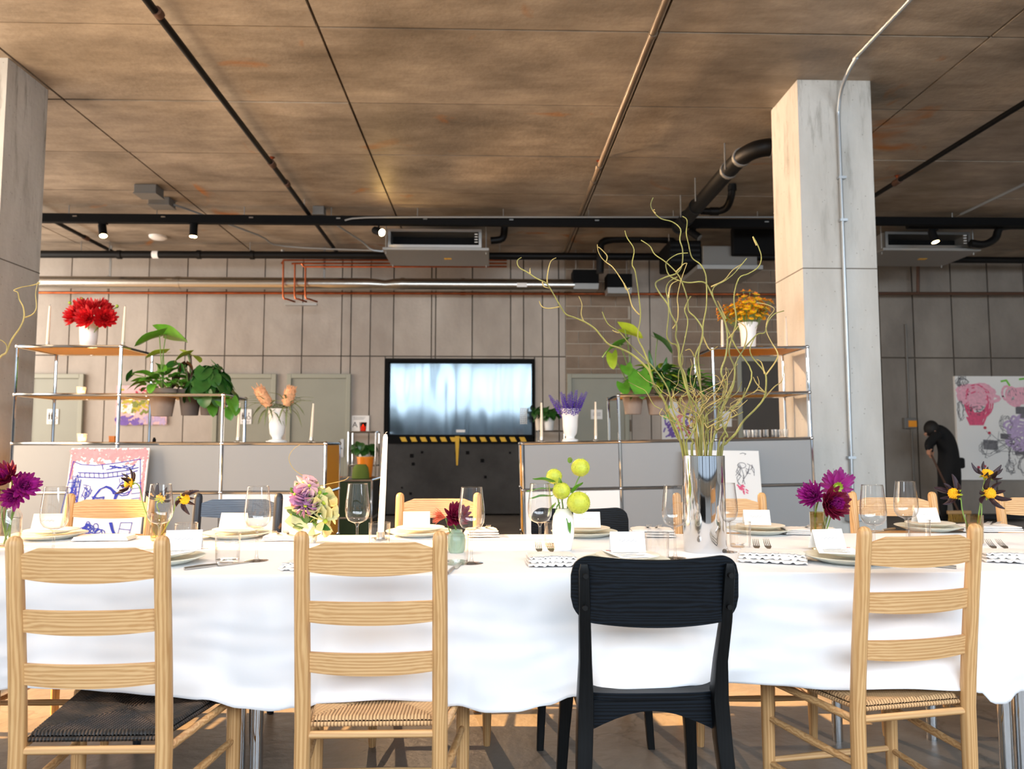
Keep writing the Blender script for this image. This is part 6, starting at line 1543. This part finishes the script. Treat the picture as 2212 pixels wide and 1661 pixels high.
# purple dahlias
p = onT(1768, 1187); amberglass(p, 'pinched amber glass of three purple dahlias', h=.128, r=.027, fold=True)
dahlia('frilly purple dahlia at the left of the amber glass', p+Vector((-.006, 0, .012)), at(1758, 1072, p.y), (-.75, -.55, .35), .050, X['magenta'], X['magenta'], 110, 'purple dahlias at the right', w=.26)
dahlia('dark burgundy dahlia at the front of the amber glass', p+Vector((0, 0, .012)), at(1793, 1088, p.y-.03), (.25, -.9, .1), .058, X['burgundy'], X['magenta'], 84, 'purple dahlias at the right', w=.44, point=.9)
dahlia('upright magenta dahlia with a pale green back, above the other two', p+Vector((.006, 0, .012)), at(1808, 1050, p.y), (.3, .75, .5), .056, X['magenta'], X['burgundy'], 60, 'purple dahlias at the right', w=.44, calyx=True, layers=(1.75, .5))
bk_ = thing('dahlia_bud', 'pale green open calyx turned to the camera among the purple dahlias', 'flower', p+Vector((.008, 0, .012)), 0); hd = at(1806, 1051, p.y-.035)-bk_.location
for q in range(12):
    o = obj('sepal', leafmesh(.024, .011, .2, 0, -.3, 2, 4), X['leafyellow'], bk_) if q == 0 else share('sepal', o0, bk_); o0 = o if q == 0 else o0
    o.matrix_basis = Matrix.Translation(hd) @ frame((.1, -1, -.2)) @ Matrix.Rotation(q*.55, 4, 'Z') @ Matrix.Rotation(-.35, 4, 'Y')
o = obj('disc', M().ball(hd, .010, 10, 6), X['leafyellow'], bk_, smooth=True)
obj('stem', M().tube(smoothpts([(0, 0, 0), hd*.5+Vector((.004, -.01, 0)), hd], 4), .002, 5), X['stem'], bk_)
# green stoneware vase with one dark dahlia and a coral spider flower
p = onT(986, 1193)
X['greenglaze'] = mat('green_glaze', (150, 172, 146), .3, var=.15, scale=18)
t = thing('stoneware_vase', 'small green stoneware vase with a dark dahlia', 'vase', p)
obj('body', M().lathe([(0, 0), (.024, 0), (.029, .01), (.031, .035), (.028, .058), (.019, .068), (.020, .075), (.0175, .075), (.016, .066), (.024, .055), (.026, .03), (0, .008)], 28), X['greenglaze'], t, smooth=True)
dahlia('deep burgundy dahlia in the green stoneware vase', p+Vector((0, 0, .01)), at(983, 1117, p.y-.02), (.35, -.7, .55), .050, X['burgundy'], X['burgundy'], 60, w=.40, point=.8)
t = thing('spider_flower', 'coral spidery flower at the left of the green stoneware vase', 'flower', p+Vector((-.004, 0, .01))); hd = at(962, 1118, p.y-.01)-t.location
fm = M()
for q in range(60):
    d = Vector((-1+R.uniform(-.5, .4), R.uniform(-.6, .3), R.uniform(-.55, .75))).normalized(); L = R.uniform(.03, .048)
    fm.tube([hd, hd+d*L*.6+Vector((0, 0, .003)), hd+d*L], [.0012, .001, .0006], 4)
obj('filaments', fm, X['coral'], t, kind='stuff'); obj('stem', M().tube([(0, 0, 0), hd*.6, hd], .002, 5), X['stem'], t)
# white ovoid vase with balloon pods
p = onT(1217, 1188); yb = p.y
t = thing('white_bud_vase', 'white ovoid vase with lime seed pods, centre of the table', 'vase', p)
obj('body', M().lathe([(0, 0), (.026, 0), (.030, .006), (.037, .05), (.0385, .085), (.035, .115), (.025, .135), (.018, .141), (.0155, .140), (.022, .13), (.033, .085), (.028, .02), (0, .01)], 32), X['ceramic'], t, smooth=True)
for k, (px, py, rp) in enumerate(((1197, 1029, 17), (1254, 1010, 20), (1213, 1060, 19), (1250, 1086, 25))):
    b = p + Vector((.004*(k-1.5), 0, .02)); c = at(px, py, yb+(.03, .02, -.03, -.05)[k]); hd = c-b; r = rp*(c.y)/FPX
    t = thing('balloon_pod', ['upper left lime seed pod of the white vase', 'topmost lime seed pod of the white vase', 'middle lime seed pod of the white vase', 'largest lime seed pod at lower right of the white vase'][k], 'seed pod', b, 0, 'seed pods in the white vase')
    pm = M(); secs = []
    for i in range(15):
        th = PI*i/14; q_ = max(math.sin(th), .02)
        secs.append([(hd.x + r*q_*(1+.025*math.sin(az*9))*math.cos(az), hd.y + r*q_*(1+.025*math.sin(az*9))*math.sin(az), hd.z - r*.95*math.cos(th)) for az in (2*PI*j/28 for j in range(28))])
    pm.loft(secs); pod_ = obj('pod', pm, X['balloon'], t, smooth=True)
    fz = M()
    for q in range(110):
        d = Vector((R.gauss(0, 1), R.gauss(0, 1), R.gauss(0, 1))).normalized(); fz.tube([hd+d*r*.96, hd+d*(r+.004)], [.0006, .0003], 3)
    obj('fuzz', fz, X['leafyellow'], pod_, kind='stuff')
    obj('stem', M().tube(smoothpts([(0, 0, 0), (hd.x*.2, 0, .11), hd*.75+Vector((0, 0, .01)), hd-Vector((0, 0, r*.8))], 4), .0026, 6), X['stem'], t, smooth=True)
    lv = [[(1205, 1055, 1138, 1052), (1200, 1040, 1150, 1028)], [(1230, 1000, 1233, 985)], [(1195, 1070, 1145, 1070), (1200, 1085, 1180, 1112), (1208, 1050, 1212, 1030)], [(1232, 1065, 1258, 1038), (1222, 1105, 1236, 1150), (1210, 1085, 1195, 1105)]][k]
    for (x0, y0, x1, y1) in lv:
        a, e = at(x0, y0, yb-.02)-b, at(x1, y1, yb-.05)-b
        big_leaf(t, a, e, .017, R.uniform(-1, 1), X['leaf'], cup=.2, heart=0, droop=.12, stem=False)
# speckled cup with hellebore bouquet
p = onT(667, 1172); yh = p.y
X['speckle'] = mat('speckled_stoneware', (206, 202, 192), .6, var=.3, scale=140)
t = thing('speckled_cup', 'grey speckled stoneware cup of hellebores and mixed blooms', 'vase', p)
obj('body', M().lathe([(0, 0), (.024, 0), (.029, .008), (.031, .06), (.028, .075), (.026, .075), (.028, .058), (.026, .012), (0, .01)], 26), X['speckle'], t, smooth=True)
def open_bloom(label, head, face, r, m, group, n=5, w=.9, cup=.5, ang=1.0, disc='leafyellow'):
    b = p + Vector((R.uniform(-.008, .008), R.uniform(-.008, .008), .015)); hd = Vector(head)-b
    t = thing('hellebore', label, 'flower', b, 0, group); F = Matrix.Translation(hd) @ frame(face); src = None
    for k in range(n):
        o = obj('petal', petalmesh(r, r*w, cup=cup/r*.02 if False else 6, curl=-.1, point=1.0), X[m], t, smooth=True) if src is None else share('petal', src, t); src = src or o
        o.matrix_basis = F @ Matrix.Rotation(2*PI*k/n+R.uniform(-.15, .15), 4, 'Z') @ Matrix.Rotation(-(ang+R.uniform(-.15, .2)), 4, 'X') @ Matrix.Rotation(PI, 4, 'Z') @ Matrix.Scale(R.uniform(.85, 1.1), 4)
    o = obj('stamens', M().ball((0, 0, r*.1), r*.2, 10, 6), X[disc], t, smooth=True); o.matrix_basis = F
    obj('flower_stem', M().tube(smoothpts([(0, 0, 0), hd*.6, hd], 4), .002, 5), X['stem'], t)
for k, (px, py, f, r, m) in enumerate(((632, 1108, (-.7, -.7, .2), .042, 'hellebore'), (700, 1086, (.5, -.8, .3), .05, 'hellebore'), (702, 1125, (.55, -.8, -.2), .045, 'hellebore'), (690, 1065, (.3, -.7, .6), .04, 'hellebore'), (655, 1045, (-.2, -.9, .5), .036, 'blush'), (650, 1080, (-.4, -.9, 0), .036, 'mauve'), (668, 1050, (.4, -.8, .5), .032, 'blush'), (660, 1092, (.1, -1, 0), .036, 'mauve'), (638, 1068, (-.6, -.7, .3), .028, 'mauve'))):
    open_bloom(['cream-green hellebore at the lower left of the speckled cup', 'large cream hellebore at the right of the speckled cup', 'cream-green hellebore at the lower right of the speckled cup', 'cream hellebore at the upper right of the speckled cup', 'topmost blush bloom of the speckled cup', 'mauve bloom at the left of the speckled cup', 'blush bloom right of the topmost one in the speckled cup', 'mauve bloom in the middle of the speckled cup', 'small mauve bloom at the left edge of the speckled cup'][k], at(px, py, yh-.03-.004*k), f, r, m, 'blooms in the speckled cup', n=5 if m == 'hellebore' else 9, w=.85 if m == 'hellebore' else .5)
t = thing('foliage_sprig', 'dark green leaf sprig in the middle of the speckled cup', 'foliage', p+Vector((0, 0, .015)))
for (x0, y0, x1, y1, w) in ((665, 1130, 650, 1100, .03), (668, 1125, 690, 1105, .025), (660, 1120, 664, 1092, .025), (640, 1075, 628, 1050, .02), (690, 1075, 705, 1062, .018), (672, 1110, 676, 1085, .02), (645, 1120, 622, 1096, .028), (680, 1135, 712, 1140, .028), (675, 1075, 684, 1050, .02), (650, 1065, 640, 1040, .018), (655, 1140, 632, 1134, .03)):
    a, e = at(x0, y0, yh-.03)-t.location, at(x1, y1, yh-.05)-t.location; big_leaf(t, a, e, w, .8, X['leaf'] if w < .022 else X['leafdark'], heart=0, stem=True, root=(0, 0, 0))
for k, (pts, lab) in enumerate((([(690, 1060), (678, 1040), (650, 1025), (632, 1010), (624, 990), (632, 972), (648, 960)], 'thin curly willow twig looping up above the speckled cup'), ([(680, 1060), (700, 1048), (735, 1040), (748, 1035), (753, 1030)], 'thin curly willow twig pointing right from the speckled cup'), ([(690, 1070), (700, 1080), (698, 1095), (690, 1100)], 'short curly twig at the front of the speckled cup'))):
    b = p+Vector((0, 0, .015)); t = thing('curly_twig', lab, 'twig', b, 0)
    P = [Vector((0, 0, 0))]+[at(x, y, yh-.03)-b for x, y in pts]; P = smoothpts(P, 4)
    obj('twig', M().tube(P, [.0018*(1-.6*i/len(P)) for i in range(len(P))], 5), X['willowtip'], t, smooth=True)
# ---------------------------------------------------------------- canvases leaning on the cabinets
def leaning(px0, px1, pyt, ybot, ytop, label, ztop):
    a, b = at(px0, pyt, ytop), at(px1, pyt, ytop); w = b.x-a.x
    t = thing('leaning_canvas', label, 'painting', ((a.x+b.x)/2, ybot, .004))
    t.rotation_euler = (-math.atan2(ytop-ybot, ztop), 0, 0)
    return t, w, math.hypot(ztop, ytop-ybot)
t, w, h = leaning(155, 323, 969, 5.32, 5.50, 'white canvas with a blue pen drawing and pink top, leaning on the left cabinet', at(240, 969, 5.5).z)
obj('canvas', M().box(-w/2, 0, 0, w/2, .014, h), X['canvas'], t); y = -.002
U = h*.60                                       # part of the sheet in view is the top 60 %
def D_(px, py): return ((px-1)*w/168 - w/2, h - (py-969)*h/(1290-969))
m = M()
D = lambda px, py: ((px-155)/168*w - w/2, h - (py-969)/310*h)
for k in range(520):
    x, z = R.uniform(158, 320), 972+abs(R.gauss(0, 13))
    if z > 998+9*math.sin((x-160)/160*PI): continue
    ribbon(m, [D(x, z), D(x+R.uniform(-6, 6), z+R.uniform(-3, 3))], .012, y)
for k in range(60):
    ribbon(m, [D(158+R.uniform(0, 4), 985+k*.7), D(159+R.uniform(0, 5), 990+k*.7)], .010, y); ribbon(m, [D(319-R.uniform(0, 4), 985+k*1.6), D(318-R.uniform(0, 5), 992+k*1.6)], .010, y)
strokes(t, m, 'p_pink')
m = M(); y2 = -.004
def bl(pts, wd=.007): ribbon(m, [D(a, b) for a, b in pts], wd, y2)
bl([(163, 996), (180, 1002), (210, 1004), (250, 1000), (285, 995), (306, 991)], .006); bl([(163, 996), (158, 1040), (152, 1090), (148, 1145)], .006); bl([(306, 991), (312, 1040), (318, 1065)], .006)
bl([(176, 1018), (230, 1020), (280, 1014), (304, 1008)]); bl([(178, 1027), (230, 1029), (275, 1024), (303, 1014)])
for k in range(12): bl([(180+10*k, 1018), (182+10*k, 1027)], .005)
bl([(184, 1032), (182, 1075)]); bl([(170, 1032), (168, 1075)])
for k in range(5): bl([(158, 1038+10*k), (184, 1036+10*k)], .005); bl([(296, 1040+10*k), (314, 1038+10*k)], .005)
for k in range(10): bl([(285+R.uniform(-60, 12), 1006+R.uniform(-4, 4)), (287+R.uniform(-60, 12), 1010+R.uniform(-3, 3))], .006)
for k in range(16): bl([(162+R.uniform(0, 20), 1020+R.uniform(0, 60)), (164+R.uniform(0, 20), 1022+R.uniform(0, 60))], .005)
for k in range(14): bl([(188+R.uniform(0, 22), 1042+R.uniform(0, 36)), (189+R.uniform(0, 22), 1044+R.uniform(0, 36))], .005)
for q in range(5): bl([(210+q*.8, 1082-q), (216+q, 1066-q), (226+q, 1052-q*.6), (240, 1045+q*.5), (250, 1048+q*.8), (257+q*.5, 1060)], .009)
bl([(212, 1066), (224, 1068), (238, 1066), (236, 1076), (222, 1076), (212, 1072)], .009)
for k in range(6): bl([(214+4*k, 1067), (214+4*k, 1076)], .005)
for q in range(6): bl([(252+q, 1050+q), (262+q, 1058+q*.4), (260+q*.6, 1070), (258+q, 1082)], .010)
bl([(264, 1050), (270, 1040), (280, 1036), (290, 1042), (294, 1052), (288, 1062), (276, 1064), (266, 1060)], .008); bl([(272, 1044), (276, 1042), (279, 1046), (275, 1048), (272, 1044)], .010); bl([(270, 1058), (280, 1060), (290, 1056)], .008)
for k in range(6): bl([(268+5*k, 1038), (266+6*k, 1030)], .005)
for k in range(10): bl(loop(210+R.uniform(-18, 30), 1128+R.uniform(-10, 10), R.uniform(5, 14), R.uniform(4, 10), 9), .006)
for q in range(6): bl([(186+q*2, 1130+q), (196+q*2, 1142+q), (200+q, 1152)], .010); bl([(208+q, 1118), (202+q, 1130), (190+q*2, 1140)], .007)
for q in range(6): bl([(256+q, 1116), (262+q*.8, 1130), (272+q*.7, 1146)], .008)
bl([(280, 1116), (304, 1116), (300, 1145), (276, 1140), (280, 1116)], .005); bl([(278, 1128), (302, 1130)], .005); bl([(150, 1118), (176, 1116), (172, 1140), (148, 1144)], .005)
strokes(t, m, 'p_blue')
m = M()
for (x0, z0, x1, z1) in ((160, 1118, 168, 1126), (172, 1050, 180, 1062), (285, 1052, 294, 1060), (282, 1132, 298, 1140), (170, 1064, 180, 1074)):
    for k in range(5): ribbon(m, [D(x0, z0+(z1-z0)*k/4), D(x1, z0+(z1-z0)*k/4)], .008, -.0025)
strokes(t, m, 'p_palepink')
t, w, h = leaning(1472, 1635, 974, 5.50, 5.70, 'white paper sheet with a faint red sketch, leaning on the right cabinet', at(1550, 974, 5.7).z)
t.rotation_euler.y = .012
obj('sheet', M().box(-w/2, 0, 0, w/2, .006, h), X['canvas'], t)
D = lambda px, py: ((px-1472)/163*w - w/2, h - (py-974)/310*h)
m = M()
for k in range(16):
    x, z = 1600+R.uniform(-16, 20), 1000+R.uniform(0, 30); ribbon(m, [D(x, z), D(x+R.uniform(-8, 8), z+R.uniform(2, 12)), D(x+R.uniform(-10, 10), z+R.uniform(8, 24))], .004, -.002)
ribbon(m, [D(a, b) for a, b in ((1594, 981), (1600, 979), (1607, 981), (1604, 983))], .004, -.002); ribbon(m, [D(a, b) for a, b in loop(1596, 1006, 9, 6, 12)], .004, -.002)
strokes(t, m, 'p_grey')
m = M()
for k in range(14): x, z = 1594+R.uniform(-8, 10), 1056+R.uniform(-6, 8); ribbon(m, [D(x, z), D(x+R.uniform(-8, 8), z+R.uniform(-6, 6))], .009, -.003)
strokes(t, m, 'p_hot')
# ---------------------------------------------------------------- the bending person with a broom
X['blackcloth'] = mat('black_clothes', (14, 13, 14), .9, bump=.2, bscale=30); X['skin'] = mat('skin', (196, 142, 112), .55); X['hair'] = mat('dark_hair', (20, 16, 14), .7)
YP = 11.2; P0 = at(2045, 1118, YP); P0.z = 0
per = thing('person', 'person in black bending forward over a broom, in front of the large painting', 'person', P0)
def L(px, py, dy=0): v = at(px, py, YP+dy); return v - P0
def skinbody(name, joints, edges, m, parent, root=0):
    me = bpy.data.meshes.new(name); me.from_pydata([tuple(j[0]) for j in joints], edges, []); me.update(); me.materials.append(m)
    o = bpy.data.objects.new(name, me); COL.objects.link(o); o.parent = parent
    o.modifiers.new('skin', 'SKIN').use_smooth_shade = True
    for i, j in enumerate(joints): me.skin_vertices[0].data[i].radius = (j[1], j[2] if len(j) > 2 else j[1]); me.skin_vertices[0].data[i].use_root = (i == root)
    s = o.modifiers.new('sub', 'SUBSURF'); s.levels = 2; s.render_levels = 2; return o
me_test = None
def body():
    j = [(L(2052, 1010), .155, .15), (L(2050, 985), .16, .14), (L(2046, 960), .17, .14), (L(2036, 938), .165, .13), (L(2022, 928), .12, .11), (L(2014, 926), .06, .065),
         (L(2041, 1030, -.08), .10), (L(2036, 1066, -.09), .075), (L(2038, 1105, -.10), .055), (L(2040, 1117, -.10), .05), (L(2030, 1120, -.12), .04),
         (L(2062, 1030, .08), .10), (L(2064, 1066, .10), .075), (L(2068, 1104, .12), .055), (L(2069, 1116, .12), .05), (L(2060, 1119, .10), .04),
         (L(2026, 945, -.18), .07), (L(2012, 966, -.2), .055), (L(2006, 958, -.24), .04) ]
    e = [(0, 1), (1, 2), (2, 3), (3, 4), (4, 5), (0, 6), (6, 7), (7, 8), (8, 9), (9, 10), (0, 11), (11, 12), (12, 13), (13, 14), (14, 15)]
    return j[:16], e
j, e = body(); skinbody('body', j, e, X['blackcloth'], per)
arm = [(L(2028, 936, -.14), .075), (L(2014, 948, -.2), .062), (L(2004, 958, -.26), .052), (L(2004, 968, -.3), .042), (L(2005, 973, -.3), .036)]
skinbody('sleeve', arm, [(0, 1), (1, 2), (2, 3), (3, 4)], X['blackcloth'], per)
arm2 = [(L(2030, 938, .14), .07), (L(2018, 952, .12), .058), (L(2010, 962, 0), .048), (L(2010, 975, -.16), .04)]
skinbody('sleeve', arm2, [(0, 1), (1, 2), (2, 3)], X['blackcloth'], per)
for k, (px, py, dy) in enumerate(((2006, 977, -.3), (2011, 983, -.24))):
    c = L(px, py, dy); hm = M().ball(c, .042, 12, 8, (.7, .6, 1.1)); obj('hand', hm, X['skin'], per, smooth=True)
    for q in range(4):
        a = c + Vector((-.018, -.02+.014*q*0, .03-.018*q)); obj('finger', M().tube([a, a+Vector((-.02, -.02, -.004)), a+Vector((.0, -.045, -.008)), a+Vector((.022, -.035, -.008))], [.010, .0095, .009, .007], 6), X['skin'], per, smooth=True)
    a = c + Vector((.012, -.015, .03)); obj('thumb', M().tube([a, a+Vector((.012, -.02, .012)), a+Vector((.0, -.04, .014))], [.011, .010, .008], 6), X['skin'], per, smooth=True)
hc = L(2012, 928, -.03)
obj('head', M().ball(hc, .105, 18, 12, (.80, .78, 1.08)).tube([hc + Vector((-.07, 0, -.05)), hc + Vector((-.105, 0, -.07)), hc + Vector((-.08, 0, -.09))], [.02, .018, .015], 8), X['skin'], per, smooth=True)
obj('hair', M().ball(hc + Vector((.0, 0, .016)), .118, 18, 12, (.90, .88, 1.04)), X['hair'], per, smooth=True)
for s in (-1, 1): obj('ear', M().ball(hc + Vector((.0, s*.09, -.03)), .03, 8, 6, (.7, .35, 1)), X['skin'], per, smooth=True)
for c in (L(2038, 1118, -.11), L(2067, 1118, .11)):
    c.z = 0; obj('shoe', M().slab(lambda u, v: (c.x+.06-.24*u, c.y-.045*math.sin(PI*(.15+.75*u)) + .09*math.sin(PI*(.15+.75*u))*v, .0), 8, 4, (0, 0, .075)), X['blackcloth'], per, bevel=.02)
obj('belt_pouch', M().cbox(L(2073, 1000, -.02), (.10, .14, .16)), X['blackcloth'], per, bevel=.03)
b0, b1 = at(2002, 962, YP-.3), at(2066, 1095, YP-.35)
t = thing('broom', 'broom with a brown wooden handle held by the bending person', 'broom', (b1.x+.02, b1.y, 0))
o_ = t.location; d = (b1-b0).normalized(); e2 = b0 + d*((b0.z-.16)/-d.z)
obj('handle', M().tube([b0-o_, e2-o_], .014, 8), X['rust'], t, smooth=True)
obj('head_block', M().cbox(e2-o_+Vector((.01, 0, -.02)), (.34, .05, .05)), X['wood_x'], t, bevel=.01)
bm_ = M()
for q in range(120):
    a = e2-o_+Vector((R.uniform(-.15, .17), R.uniform(-.02, .02), -.04)); bm_.tube([a, a+Vector((R.uniform(-.03, .03), R.uniform(-.02, .02), -(a.z)+.002))], .003, 3)
obj('bristles', bm_, X['yellow'] if False else mat('straw_bristle', (190, 150, 70), .8), t, kind='stuff')
a = at(2150, 1108, 11.3); a.z = 0
t = tag(obj('floor_cloth', M().slab(lambda u, v: ((u-.5)*.8, (v-.5)*.5*(1+.3*math.sin(u*5)), .02+.025*math.sin(u*7+v*4)*math.sin(v*3)), 14, 8, (0, 0, .01)), mat('blue_black_cloth', (26, 30, 42), .9), loc=(a.x, 11.2, .02), smooth=True), 'dark cloth heap on the floor behind the right end of the table', 'cloth')
